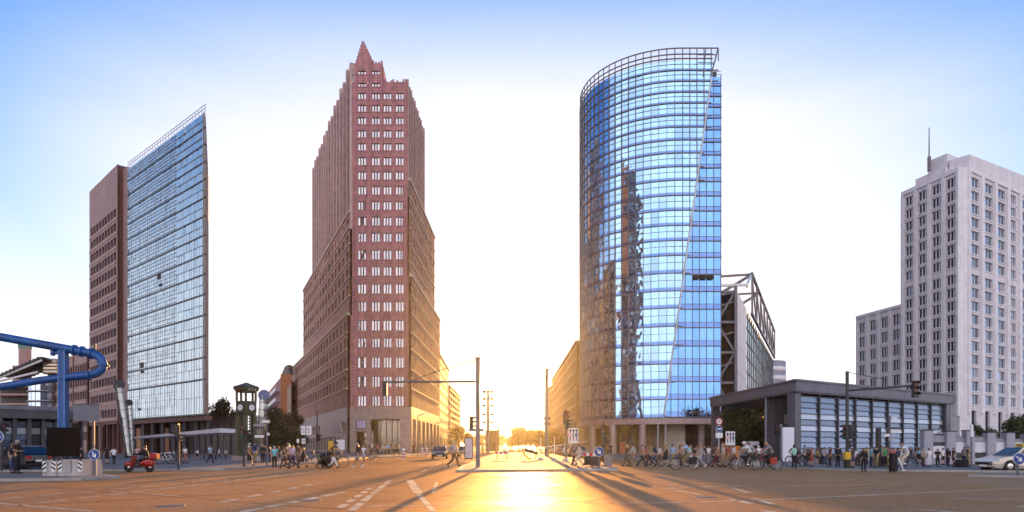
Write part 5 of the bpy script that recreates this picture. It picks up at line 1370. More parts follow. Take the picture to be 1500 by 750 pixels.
def spot_mast():
    Y = DEP(665, PZ); x = X(715, Y); root = empty('floodlight_mast', (x, Y, PZ), 0, 'mast carrying five pairs of floodlights above the street', 'floodlight mast')
    b = MB(); b.tube([(x, Y, PZ), (x, Y, Z(571, Y))], [.3, .2], 10); wb(b, 'pole', M['steel'], root)
    for py in (574, 584.5, 594.5, 605.5, 617):
        for s in (-1, 1):
            b = MB(); c = (x + s * .62, Y - .1, Z(py, Y) - (.2 if py > 600 else 0)); b.cbox(c, .5, .4, .32, s * .4); b.bar((x, Y, Z(py, Y) + .1), c, .06, .06); wb(b, 'floodlight', M['steel_dark'], root)
spot_mast()
def wall_lamp(px, Y, py, dx, label):
    x = X(px, Y); root = empty('street_lamp', (x, Y, PZ), 0, label, 'street lamp'); z = Z(py, Y)
    b = MB(); b.tube([(x, Y, PZ), (x, Y, z - .3), (x + dx * .15, Y, z), (x + dx, Y, z + .15)], .07, 6); wb(b, 'pole', M['steel'], root)
    b = MB(); b.cbox((x + dx * 1.1, Y, z + .14), .7, .25, .14); wb(b, 'lamp_head', M['steel_light'], root)
wall_lamp(612, 92, 608, 1.0, 'slim curved street lamp in front of the brick arcade, nearest the corner')
wall_lamp(638, 128, 620, 1.3, 'slim curved street lamp before the pale street block')
wall_lamp(843, 120, 619, -1.0, 'slim curved street lamp by the left columns of the glass tower')
def canopy():
    root = empty('canopy', (X(260, 78), 79, PZ), 0, 'long thin white canopy blade over the cafe front of the glass tower at left', 'canopy')
    a, c = Vector(pp(194, 642.5, 84)), Vector(pp(322, 633.5, 72)); n = Vector((.3, 1, 0)).normalized()
    b = MB(); b.hexa([a, c, c + n * 3, a + n * 3, a + Vector((0, 0, .2)), c + Vector((0, 0, .45)), c + n * 3 + Vector((0, 0, .4)), a + n * 3 + Vector((0, 0, .2))]); wb(b, 'blade', M['white'], root)
    for t in (.1, .38, .66, .93): b = MB(); p = a.lerp(c, t) + n * 1.8; b.tube([(p.x, p.y, PZ), (p.x, p.y, p.z)], .06, 8); wb(b, 'post', M['steel'], root)
canopy()
def bollard(px, base, label, z0=PZ):
    Y = DEP(base, z0); root = empty('striped_bollard', (X(px, Y), Y, z0), 0, label, 'bollard', 'red and white bollards'); x = X(px, Y)
    b = MB(); b.lathe((x, Y, z0), [(.16, 0), (.16, 1.0), (.1, 1.12), (0, 1.15)], 12); bd = wb(b, 'post', M['white'], root)
    for k in range(3): b = MB(); b.lathe((x, Y, z0 + .15 + k * .3), [(.165, 0), (.165, .14)], 12); wb(b, 'red_band', M['redsign'], root)
for px, base, l in ((591, 671.2, 'red and white bollard nearest the arcade corner of the brick skyscraper'), (618.5, 667.3, 'red and white bollard in the middle of the three along the brick arcade'), (625.5, 666.4, 'red and white bollard farthest along the brick arcade')):
    bollard(px, base + 1.5, l)
def poster(px, Y, py0, py1, w, label, face, cat='poster board'):
    root = empty('poster_board', (X(px, Y), Y, PZ), 0, label, cat); x = X(px, Y)
    b = MB(); b.box(x - w / 2, Y, Z(py1, Y), x + w / 2, Y + .12, Z(py0, Y)); wb(b, 'frame', M['steel_dark'], root)
    b = MB(); b.box(x - w / 2 + .08, Y - .012, Z(py1, Y) + .08, x + w / 2 - .08, Y - .002, Z(py0, Y) - .08); wb(b, 'poster_face', face, root)
    for s in (-1, 1): b = MB(); b.tube([(x + s * w * .35, Y + .06, PZ), (x + s * w * .35, Y + .06, Z(py1, Y) + .02)], .04, 6); wb(b, 'leg', M['steel'], root)
poster(499, 92, 643, 660, 1.3, 'blank white poster board at the foot of the brick skyscraper', M['white'])
poster(484.5, 95, 645, 662, .9, 'narrow yellow-framed poster board left of the white one', M['yellow'])
poster(912, 100, 646, 664, 1.0, 'upright poster board with a red face by the glass tower columns', mat('poster_red', (0.35, 0.09, 0.04), .5, var=.4, scale=3))
poster(686.5, 65, 641, 672, .8, 'narrow pale upright panel left of the tall signal mast', mat('pale_lilac', (0.55, 0.5, 0.58), .5))
# construction things on the middle island and street
def site():
    Y = 150.0; root = empty('site_cabin', (X(721, Y), Y + 1, PZ), 0, 'small brown site cabin standing in the middle of the street', 'site cabin')
    b = MB(); b.box(X(711, Y), Y, PZ + .15, X(731.5, Y), Y + 2.4, Z(631.5, Y)); wb(b, 'body', mat('cabin_brown', (0.23, 0.14, 0.08), .7, joint=(.35, .05, .75)), root)
    b = MB(); b.box(X(710.5, Y), Y - .1, Z(631.5, Y), X(732, Y), Y + 2.5, Z(630.3, Y)); wb(b, 'roof', M['terra_dark'], root)
    b = MB(); b.box(X(722, Y), Y - .04, PZ + .2, X(726, Y), Y - .003, PZ + 2.2); wb(b, 'door', M['terra_dark'], root)
    b = MB(); b.box(X(729.8, Y), Y + .3, Z(631, Y) , X(731.3, Y), Y + .5, Z(619, Y)); wb(b, 'chimney', M['steel_dark'], root)
site()
def hurdle(px, base, w, label, m1, z0=PZ, legs=2):
    Y = DEP(base, z0); x = X(px, Y); root = empty('road_barrier', (x, Y, z0), 0, label, 'barrier', 'low road barriers on the island')
    b = MB()
    for k in range(6):
        xa = x - w / 2 + w * k / 6; b.box(xa, Y - .03, z0 + .55, xa + w / 6, Y + .03, z0 + .8, k % 2)
    wb(b, 'striped_board', [m1, M['white']], root)
    for s in (-1, 1): b = MB(); b.box(x + s * w * .36 - .04, Y - .04, z0, x + s * w * .36 + .04, Y + .04, z0 + .56); b.box(x + s * w * .36 - .06, Y - .3, z0, x + s * w * .36 + .06, Y + .3, z0 + .08); wb(b, 'foot', M['rubber'], root)
hurdle(735.5, 673, 1.4, 'low red and white barrier on the island just right of the signal mast', M['redsign'])
hurdle(752, 668.5, 3.0, 'wide low orange barrier farther back on the middle island', M['orange'])
hurdle(868, 678, 1.5, 'low red and white barrier left of the blue keep-right sign on the island', M['redsign'])
for px, base, l in ((792, 674, 'grey concrete foot with a white post, leftmost of the tape posts'), (812, 675.5, 'grey concrete foot with a white post, middle of the tape posts'), (828, 676, 'grey concrete foot with a white post, rightmost of the tape posts')):
    Y = DEP(base, PZ); x = X(px, Y); root = empty('tape_post', (x, Y, PZ), 0, l, 'post', 'tape posts on the island')
    b = MB(); b.hexa([(x - .3, Y - .2, PZ), (x + .3, Y - .2, PZ), (x + .3, Y + .2, PZ), (x - .3, Y + .2, PZ), (x - .2, Y - .12, PZ + .25), (x + .2, Y - .12, PZ + .25), (x + .2, Y + .12, PZ + .25), (x - .2, Y + .12, PZ + .25)]); wb(b, 'foot', M['concrete'], root)
    b = MB(); b.tube([(x, Y, PZ + .2), (x, Y, PZ + 2.2)], .035, 6); wb(b, 'post', M['white'], root)
b = MB(); Y = 70.0; b.tube([pp(x_, y_, Y) for x_, y_ in ((770, 656), (790, 655.5), (812, 653), (835, 650.5), (862, 646))], .025, 5); single(b, 'barrier_tape', M['white'], 'white barrier tape strung along the island towards the glass tower', 'tape')
b = MB(); Y = 69.0; pf = [Vector((X(x_, Y), Y, Z(y_, Y))) for x_, y_ in ((764.5, 656), (765.2, 662), (767.5, 667.5), (771.5, 671.5), (778, 673.5))]
for q0, q1 in zip(pf, pf[1:]):
    t_ = Vector((.16, 0, .1)); w_ = Vector((0, .9, 0)); b.hexa([q0, q1, q1 + w_, q0 + w_, q0 + t_, q1 + t_, q1 + t_ + w_, q0 + t_ + w_])
q0, q1 = pf[0] + Vector((.2, .1, .04)), Vector((X(787, Y), Y + .1, Z(662, Y))); e_ = Vector((0, .7, 0)); d_ = Vector((.1, 0, -.35)); b.hexa([q0 + d_, q1 + d_, q1 + d_ + e_, q0 + d_ + e_, q0, q1, q1 + e_, q0 + e_], 1)
b.bar(q1 + Vector((-.2, .4, -.2)), (X(785, Y), Y + .5, PZ), .08, .08, 1)
single(b, 'rubble_chute', [M['yellow'], M['steel_dark']], 'curved yellow and black rubble chute standing on the middle island', 'chute')
for px, base, h, w, l in ((1080, 676, 1.5, .5, 'bright orange upright construction board behind the cyclists'), (1068, 674, 1.9, 1.2, 'brown-orange boarded construction box behind the lane sign')):
    Y = DEP(base, 0); x = X(px, Y); b = MB(); b.box(x - w / 2, Y, .08, x + w / 2, Y + .1 + w * .6, h); b.box(x - w / 2 - .1, Y - .05, 0, x + w / 2 + .1, Y + .2 + w * .6, .08, 1); b.box(x - w / 2 - .03, Y - .03, h, x + w / 2 + .03, Y + .13 + w * .6, h + .06, 1)
    single(b, 'construction_board', [M['orange'] if w < 1 else mat('rust_board', (0.42, 0.17, 0.05), .7, var=.2), M['rubber']], l, 'construction board')
b = MB(); Y = 70; b.box(X(1095, Y), Y, 1.55, X(1112, Y), Y + .05, 1.95); b.tube([(X(1097, Y), Y + .06, 0), (X(1097, Y), Y + .06, 1.9)], .04, 6); b.tube([(X(1110, Y), Y + .06, 0), (X(1110, Y), Y + .06, 1.9)], .04, 6)
single(b, 'direction_sign', M['white'], 'low white direction sign behind the cyclists under the dark trees', 'sign board')

# ------------------------------------------------------------------ trees
def tree_mesh(h, cw, trunk_h, nleaf, leaf, seed, oval=1.0):
    """trunk with limbs, and a crown of leaf-clump faces spread through uneven lobes"""
    r = random.Random(seed); tr, cr = MB(), MB()
    top = Vector((r.uniform(-.3, .3), r.uniform(-.3, .3), h * .82))
    base_r = .035 * h
    tr.tube([(0, 0, -.05), (top.x * .3, top.y * .3, trunk_h), (top.x * .7, top.y * .7, h * .6), top], [base_r, base_r * .75, base_r * .4, .03], 8)
    lobes = []
    for k in range(11):
        a = k * 2.4 + r.uniform(-.4, .4); z = trunk_h + (h - trunk_h) * r.uniform(.12, .88); t = (z - trunk_h) / (h - trunk_h)
        wid = cw * .5 * math.sin(math.pi * min(.93, .22 + t * .72)) * oval
        d = wid * r.uniform(.35, .72); c = Vector((math.cos(a) * d, math.sin(a) * d, z)); lobes.append((c, cw * r.uniform(.17, .27)))
        s = Vector((top.x * .3, top.y * .3, trunk_h + (z - trunk_h) * .35)); tr.tube([s, s.lerp(c, .6) + Vector((0, 0, .15)), c], [base_r * .35, base_r * .2, .02], 5)
    lobes.append((Vector((top.x, top.y, h - cw * .2)), cw * .2)); lobes.append((Vector((0, 0, trunk_h + (h - trunk_h) * .45)), cw * .3))
    for i in range(nleaf):
        c, R_ = lobes[i % len(lobes)] if r.random() < .9 else r.choice(lobes)
        d = Vector((r.gauss(0, 1), r.gauss(0, 1), r.gauss(0, .85))).normalized() * R_ * (r.random() ** .38) * r.uniform(.8, 1.18)
        p = c + d; n = (d.normalized() + Vector((r.gauss(0, .7), r.gauss(0, .7), r.gauss(0, .7)))).normalized(); u, v = basis(n)
        t = r.uniform(0, 6.3); u, v = u * math.cos(t) + v * math.sin(t), v * math.cos(t) - u * math.sin(t); s = leaf * r.uniform(.55, 1.25)
        cr.add([p - u * s, p - v * s * .55, p + u * s * 1.1, p + v * s * .55], [(0, 1, 2, 3)])
    return tr, cr
TREES = {}
def tree(px, Y, top_py, cw_px, label, kind='mid', seed=1, trunk=.28, z0=PZ, group=None, n=2600):
    key = (kind, seed, trunk, n); h = (Z(top_py, Y) - z0); cw = cw_px * Y / 1000
    lm = M['leaf_' + kind]; x = X(px, Y)
    root = empty('broadleaf_tree', (x, Y, z0), RND.uniform(0, 6.2), label, 'tree', group)
    if key not in TREES:
        tr, cr = tree_mesh(8, 7, 8 * trunk, n, .27, seed)
        a, c = tr.build('trunk', M['bark'], root), cr.build('crown', lm, root); TREES[key] = (a.data, c.data)
    else:
        for nm, me in zip(('trunk', 'crown'), TREES[key]):
            o = bpy.data.objects.new(nm, me); COL.objects.link(o); o.parent = root
    root.scale = (cw / 7, cw / 7, h / 8)
g = 'trees of the square'
tree(328, 138, 582, 56, 'dark tree standing right behind the glass corner of the left tower', 'dark', 1, .12, group=g, n=5200)
tree(312, 150, 606, 34, 'dark low tree half hidden behind the white canopy end', 'dark', 2, .12, group=g, n=5200)
tree(346, 150, 604, 44, 'dark tree seen between the legs of the green clock tower', 'dark', 2, .12, group=g, n=5200)
tree(405, 118, 595, 60, 'big dark tree right of the leaning tube with the blue disc', 'dark', 1, .12, group=g, n=5200)
tree(430, 128, 609, 44, 'dark tree touching the left wing of the brick skyscraper', 'dark', 2, .12, group=g, n=5200)
tree(383, 140, 612, 34, 'dark tree behind the leaning tube with the blue disc', 'dark', 2, .12, group=g, n=5200)
g = 'trees behind the station porch'
for i, (px, Y, t, w, l) in enumerate(((1068, 104, 592, 62, 'dark tree under the porch roof, next to the glass tower'), (1096, 100, 586, 66, 'dark tree under the porch roof, second from the glass tower'), (1124, 103, 590, 62, 'dark tree under the porch roof, above the low white sign'), (1150, 99, 588, 58, 'dark tree under the porch roof, nearest the corner column'), (1110, 112, 582, 70, 'dark tree farthest back under the porch roof'))):
    tree(px, Y, t, w, l, 'porch', 1 + i % 2, .12, group=g, n=5200)
g = 'trees behind the grey piers'
for i, (px, Y, t, w, l) in enumerate(((1431, 84, 622, 26, 'small green tree above the white panels, left of the taxi'), (1452, 88, 627, 22, 'smallest green tree showing between two grey piers'), (1490, 80, 609, 50, 'rounded green tree above the taxi roof at right edge'))):
    tree(px, Y, t, w, l, 'mid', 3 + i % 2, .2, group=g)
g = 'golden trees along the street'
for i, (px, Y, t, w, l) in enumerate(((671, 210, 626, 34, 'golden backlit tree nearest on the left side of the street'), (684, 245, 634, 22, 'golden backlit tree second on the left side of the street'), (694, 300, 639, 16, 'golden backlit tree farthest on the left side of the street'),
        (760, 235, 627, 32, 'golden backlit tree leftmost on the right side of the street'), (778, 205, 630, 28, 'golden backlit tree between the leftmost one and the tall street lamp'), (792, 180, 629, 30, 'golden backlit tree just left of the tall street lamp'), (813, 160, 630, 24, 'golden backlit tree just right of the tall street lamp'), (826, 140, 636, 18, 'small golden backlit tree left of the lane sign'), (750, 310, 638, 22, 'golden backlit tree nearest the middle of the street'), (703, 380, 637, 20, 'golden backlit tree at the street end, left of the brown cabin'), (717, 400, 634, 22, 'golden backlit tree at the street end, right behind the brown cabin'), (735, 390, 637, 20, 'golden backlit tree at the street end, just right of the cabin chimney'), (770, 330, 632, 26, 'golden backlit tree at the street end, behind the leftmost roadside tree'), (786, 300, 631, 26, 'golden backlit tree at the street end, left of the lamp pole'), (806, 230, 629, 26, 'golden backlit tree at the foot of the ochre street block'))):
    tree(px, Y, t, w, l, 'gold', 5 + i % 3, .14, group=g, n=5200)

# ------------------------------------------------------------------ cars
def car(x, y, rz, paint, label, name='parked_car', taxi=False, group=None, L=4.5, H=1.46, z0=0.0):
    root = empty(name, (x, y, z0), rz, label, 'taxi' if taxi else 'car', group)
    W = .89; k = L / 4.5
    st = [(-2.25, .42, .62, .70), (-2.2, .28, .92, .80), (-1.9, .22, 1.0, .86), (-1.2, .2, .98, W), (0, .2, .95, W), (.9, .2, .93, W), (1.5, .2, .86, .87), (2.0, .24, .74, .82), (2.2, .3, .62, .72), (2.26, .4, .55, .6)]
    b = MB(); vs = []; n = 8
    for (sx, zb, zs, w) in st:
        vs += [(sx * k, -w * .85, zb), (sx * k, -w, zb + .18), (sx * k, -w, zs - .16), (sx * k, -w * .9, zs), (sx * k, w * .9, zs), (sx * k, w, zs - .16), (sx * k, w, zb + .18), (sx * k, w * .85, zb)]
    fs = []
    for i in range(len(st) - 1):
        for j in range(n): a, c = i * n + j, i * n + (j + 1) % n; fs.append((a, c, c + n, a + n))
    fs += [tuple(range(n)), tuple(range(len(vs) - 1, len(vs) - n - 1, -1))]
    b.add(vs, fs, 0, True)
    gh = [(-1.95, .97, .80), (-1.25, H - .04, .62), (-.3, H, .64), (.25, H - .05, .62), (1.1, .9, .80)]
    vs = []
    for (sx, z, w) in gh: vs += [(sx * k, -w, z), (sx * k, w, z)]
    lo = [(-1.95, .93, .82), (1.1, .88, .82)]
    b.add(vs, [(2 * i, 2 * i + 1, 2 * i + 3, 2 * i + 2) for i in range(4)])
    for s in (0, 1): b.add([vs[2 * i + s] for i in range(5)] , [(0, 1, 2, 3, 4)])
    b.build('body', paint, root).data.set_sharp_from_angle(angle=rad(32))
    for s in (-1, 1):
        P = lambda sx, z: (sx * k, s * (.80 + (z - .95) / (H - .95) * (.635 - .80) + .012), z)
        for q in ([(-1.72, 1.0), (-1.2, H - .1), (-.42, H - .07), (-.42, .98)], [(-.34, .98), (-.34, H - .07), (.2, H - .11), (.88, .96)]):
            b = MB(); b.poly([P(*v) for v in q]); b.build('side_window', M['g_dark'], root)
        b = MB(); b.cbox((.78 * k, s * .92, 1.0), .14, .16, .13); b.build('mirror', paint, root)
        for sx in (-1.35, 1.38):
            c = (sx * k, s * .80, .32); b = MB(); b.lathe(c, [(.2, -.1), (.31, -.1), (.325, -.05), (.325, .07), (.31, .11), (.2, .11)], 20, 0, 'y'); w_ = b.build('wheel', M['rubber'], root)
            b = MB(); b.lathe(c, [(0, s * .108), (.06, s * .12), (.2, s * .1), (.22, s * .09)], 20, 0, 'y'); b.build('rim', M['chrome'], w_)
            b = MB()
            for j in range(12):
                a0, a1 = math.pi * j / 12, math.pi * (j + 1) / 12; q = lambda a, r: (c[0] + r * math.cos(a), s * .897, .32 + r * math.sin(a)); b.quad(q(a0, .33), q(a1, .33), q(a1, .39), q(a0, .39))
            b.build('wheel_arch', M['black'], root)
        b = MB(); b.hexa([(2.0 * k, s * .58, .6), (2.26 * k, s * .5, .56), (2.1 * k, s * .78, .58), (2.0 * k, s * .835, .6), (2.0 * k, s * .58, .745), (2.21 * k, s * .5, .66), (2.07 * k, s * .77, .7), (2.0 * k, s * .83, .72)]); b.build('headlight', M['lamp'], root)
        b = MB(); b.cbox((-2.215 * k, s * .62, .8), .06, .3, .2); b.build('tail_light', M['redlens'], root)
        for sx in (-.38, -.4): pass
        for (a, c) in ((-.3, .16), (.55, .16)):
            b = MB(); b.box((a) * k, s * .893 - .01, .78, (a + c) * k, s * .893 + .02, .81); b.build('door_handle', M['chrome'] if not taxi else paint, root)
    b = MB(); b.poly([(.3 * k, -.56, H - .05), (.3 * k, .56, H - .05), (1.06 * k, .72, .945), (1.06 * k, -.72, .945)]); b.build('windscreen', M['g_dark'], root)
    b = MB(); b.poly([(-1.32 * k, -.55, H - .045), (-1.32 * k, .55, H - .045), (-1.95 * k, .7, 1.02), (-1.95 * k, -.7, 1.02)]); b.build('rear_window', M['g_dark'], root)
    for sx, z in ((2.285, .36), (-2.27, .62)):
        b = MB(); b.cbox((sx * k, 0, z), .03, .52, .12); b.build('number_plate', M['white'], root)
    b = MB(); b.cbox((2.235 * k, 0, .5), .08, .8, .14); b.build('grille', M['black'], root)
    if taxi:
        b = MB(); b.hexa([(-.28, -.3, H - .01), (0, -.3, H - .01), (0, .3, H - .01), (-.28, .3, H - .01), (-.22, -.27, H + .17), (-.06, -.27, H + .17), (-.06, .27, H + .17), (-.22, .27, H + .17)]); t = b.build('roof_sign', M['yellow'], root)
        me = text_mesh('TAXI', .16); me.materials.append(M['black'])
        for rz_, xx in ((rad(90), .01), (rad(-90), -.285)):
            o = bpy.data.objects.new('sign_lettering', me); COL.objects.link(o); o.parent = t; o.rotation_euler = (rad(78), 0, rz_); o.location = (xx, 0, H + .075)
    return root
cp = lambda n, c, r=.25: mat(n, c, r, .1, var=.04, coat=.6)
taxi_p = cp('taxi_cream', (0.72, 0.62, 0.52)); dark_p = cp('dark_car_paint', (0.02, 0.02, 0.025)); silver = cp('silver_paint', (0.35, 0.33, 0.31)); brownp = cp('bronze_paint', (0.16, 0.1, 0.06)); yel = cp('yellow_car_paint', (0.45, 0.27, 0.04)); whitep = cp('white_car_paint', (0.6, 0.56, 0.52)); redp = cp('red_paint', (0.42, 0.012, 0.015))
Yt = DEP(691.5, 0); car(X(1503, Yt), Yt + .55, rad(187), taxi_p, 'cream white taxi with a yellow roof sign, waiting at the right edge', 'taxi', True)
Yd = DEP(690.5, 0); car(X(22, 41), 41.5, rad(152), dark_p, 'dark hatchback with red tail lights behind the couple, far left', 'parked_car', L=4.2, H=1.5)
car(X(644, 80), 80, rad(-84), dark_p, 'black car with its headlights towards us, nearest on the left lane of the street', 'oncoming_car', group='cars on the street')
car(X(680, 96), 97, rad(-92), yel, 'yellow car facing us in the street, right of the walking man', 'oncoming_car', group='cars on the street')
car(X(664, 125), 125, rad(-90), silver, 'silver car facing us, farthest and partly hidden behind the walking man', 'oncoming_car', group='cars on the street')
cols = [(silver, 'silver'), (brownp, 'bronze brown'), (whitep, 'white'), (dark_p, 'black'), (silver, 'silver'), (whitep, 'white'), (brownp, 'bronze brown')]
pos = ['nearest to the lane sign by the glass tower', 'second in the parked row from the lane sign', 'third in the parked row, right of the tall lamp', 'fourth in the parked row, beside the tall lamp', 'fifth in the parked row, left of the tall lamp', 'sixth in the parked row, behind the tape posts', 'last and farthest in the parked row']
for i, (c, nm) in enumerate(cols):
    Y = 84 + i * 8.2; car(8.4 + (.1 if i % 2 else 0), Y, rad(90 if i % 3 else -90), c, nm + ' car, ' + pos[i], group='cars parked along the right side of the street', L=4.3 + .15 * (i % 3), H=1.45 + .05 * (i % 2))

# ------------------------------------------------------------------ bicycles and the scooter
def make_bike(frame_m):
    """bicycle built along +x at the origin; returns its root"""
    root = empty('bicycle', (0, 0, 0)); R_ = .34
    for cx, nm in ((.53, 'front'), (-.53, 'rear')):
        b = MB(); b.tube([(cx + R_ * math.cos(2 * math.pi * i / 28), 0, R_ + R_ * math.sin(2 * math.pi * i / 28)) for i in range(29)], .022, 6, cap=False); w = b.build('wheel', M['rubber'], root)
        b = MB()
        for i in range(14): a = 2 * math.pi * i / 14; b.bar((cx, .02 if i % 2 else -.02, R_), (cx + (R_ - .02) * math.cos(a), 0, R_ + (R_ - .02) * math.sin(a)), .006, .006)
        b.tube([(cx, -.05, R_), (cx, .05, R_)], .03, 8); b.build('spokes', M['chrome'], w)
        b = MB(); pts = [(cx + (R_ + .045) * math.cos(a), 0, R_ + (R_ + .045) * math.sin(a)) for a in [rad(t) for t in range(20, 190, 15)]]; b.tube(pts, .018, 5); b.build('mudguard', M['black'], root)
    b = MB(); bb, st, hd, ht = (-.1, 0, .3), (-.27, 0, .85), (.36, 0, .88), (.40, 0, .72)
    for a, c, r in ((bb, st, .02), (bb, ht, .022), (st, hd, .018), (bb, (-.53, 0, R_), .015), ((-.23, 0, .74), (-.53, 0, R_), .013), ((.33, 0, .98), (.53, 0, R_), .018)): b.tube([a, c], r, 7)
    b.build('frame', frame_m, root)
    b = MB(); b.tube([(.2, -.27, 1.04), (.32, -.22, 1.06), (.35, 0, 1.0), (.32, .22, 1.06), (.2, .27, 1.04)], .014, 6); b.build('handlebar', M['steel_dark'], root)
    b = MB(); b.ball((-.31, 0, .93), .15, .08, .045, 10, 6); b.tube([st, (-.3, 0, .92)], .014, 6); b.build('saddle', M['black'], root)
    b = MB(); b.lathe((-.1, .04, .3), [(.02, 0), (.1, 0), (.1, .012), (.02, .012)], 14, 0, 'y'); b.bar((-.1, .06, .3), (.02, .06, .18), .02, .02); b.bar((-.1, -.06, .3), (-.22, -.06, .42), .02, .02); b.cbox((.02, .11, .18), .09, .09, .02); b.cbox((-.22, -.11, .42), .09, .09, .02); b.build('crank', M['chrome'], root)
    b = MB(); b.bar((-.3, -.06, .74), (-.78, -.06, .72), .015, .015); b.bar((-.3, .06, .74), (-.78, .06, .72), .015, .015)
    for x_ in (-.4, -.52, -.64, -.76): b.bar((x_, -.06, .735), (x_, .06, .735), .012, .012)
    b.bar((-.7, .06, .72), (-.53, .05, R_), .012, .012); b.bar((-.7, -.06, .72), (-.53, -.05, R_), .012, .012); b.build('carrier', M['steel_dark'], root)
    return root
BIKES = {}
def bike(x, y, rz, fm, label, z0=0.0, group='bicycles on the square', lean=0.0, s=1.0):
    if not BIKES: BIKES['p'] = make_bike(M[fm]); r = BIKES['p']
    else: r = copy_tree(BIKES['p'])
    for c in r.children:
        if c.name.startswith('frame'): c.material_slots[0].link = 'OBJECT'; c.material_slots[0].material = M[fm]
    r.location = (x, y, z0); r.rotation_euler = (lean, 0, rz); r.scale = (s, s, s)
    return tag(r, label, 'bicycle', group)

# ------------------------------------------------------------------ people
def skin(name, joints, edges, root, sub=1):
    """one continuous surface grown over a skeleton: joints = {name: ((x,y,z), radius)}"""
    ks = list(joints); me = bpy.data.meshes.new(name)
    me.from_pydata([joints[k][0] for k in ks], [(ks.index(a), ks.index(b)) for a, b in edges], [])
    o = bpy.data.objects.new(name, me); COL.objects.link(o)
    o.modifiers.new('Skin', 'SKIN').use_smooth_shade = True
    for i, k in enumerate(ks):
        d = me.skin_vertices[0].data[i]; r = joints[k][1]; d.radius = (r, r) if not isinstance(r, tuple) else r; d.use_root = (k == root)
    s = o.modifiers.new('Sub', 'SUBSURF'); s.levels = sub; s.render_levels = sub
    dg = bpy.context.evaluated_depsgraph_get(); dg.update()
    out = bpy.data.meshes.new_from_object(o.evaluated_get(dg)); out.name = name
    bpy.data.objects.remove(o); bpy.data.meshes.remove(me)
    out.polygons.foreach_set('use_smooth', [True] * len(out.polygons))
    return out
V = Vector
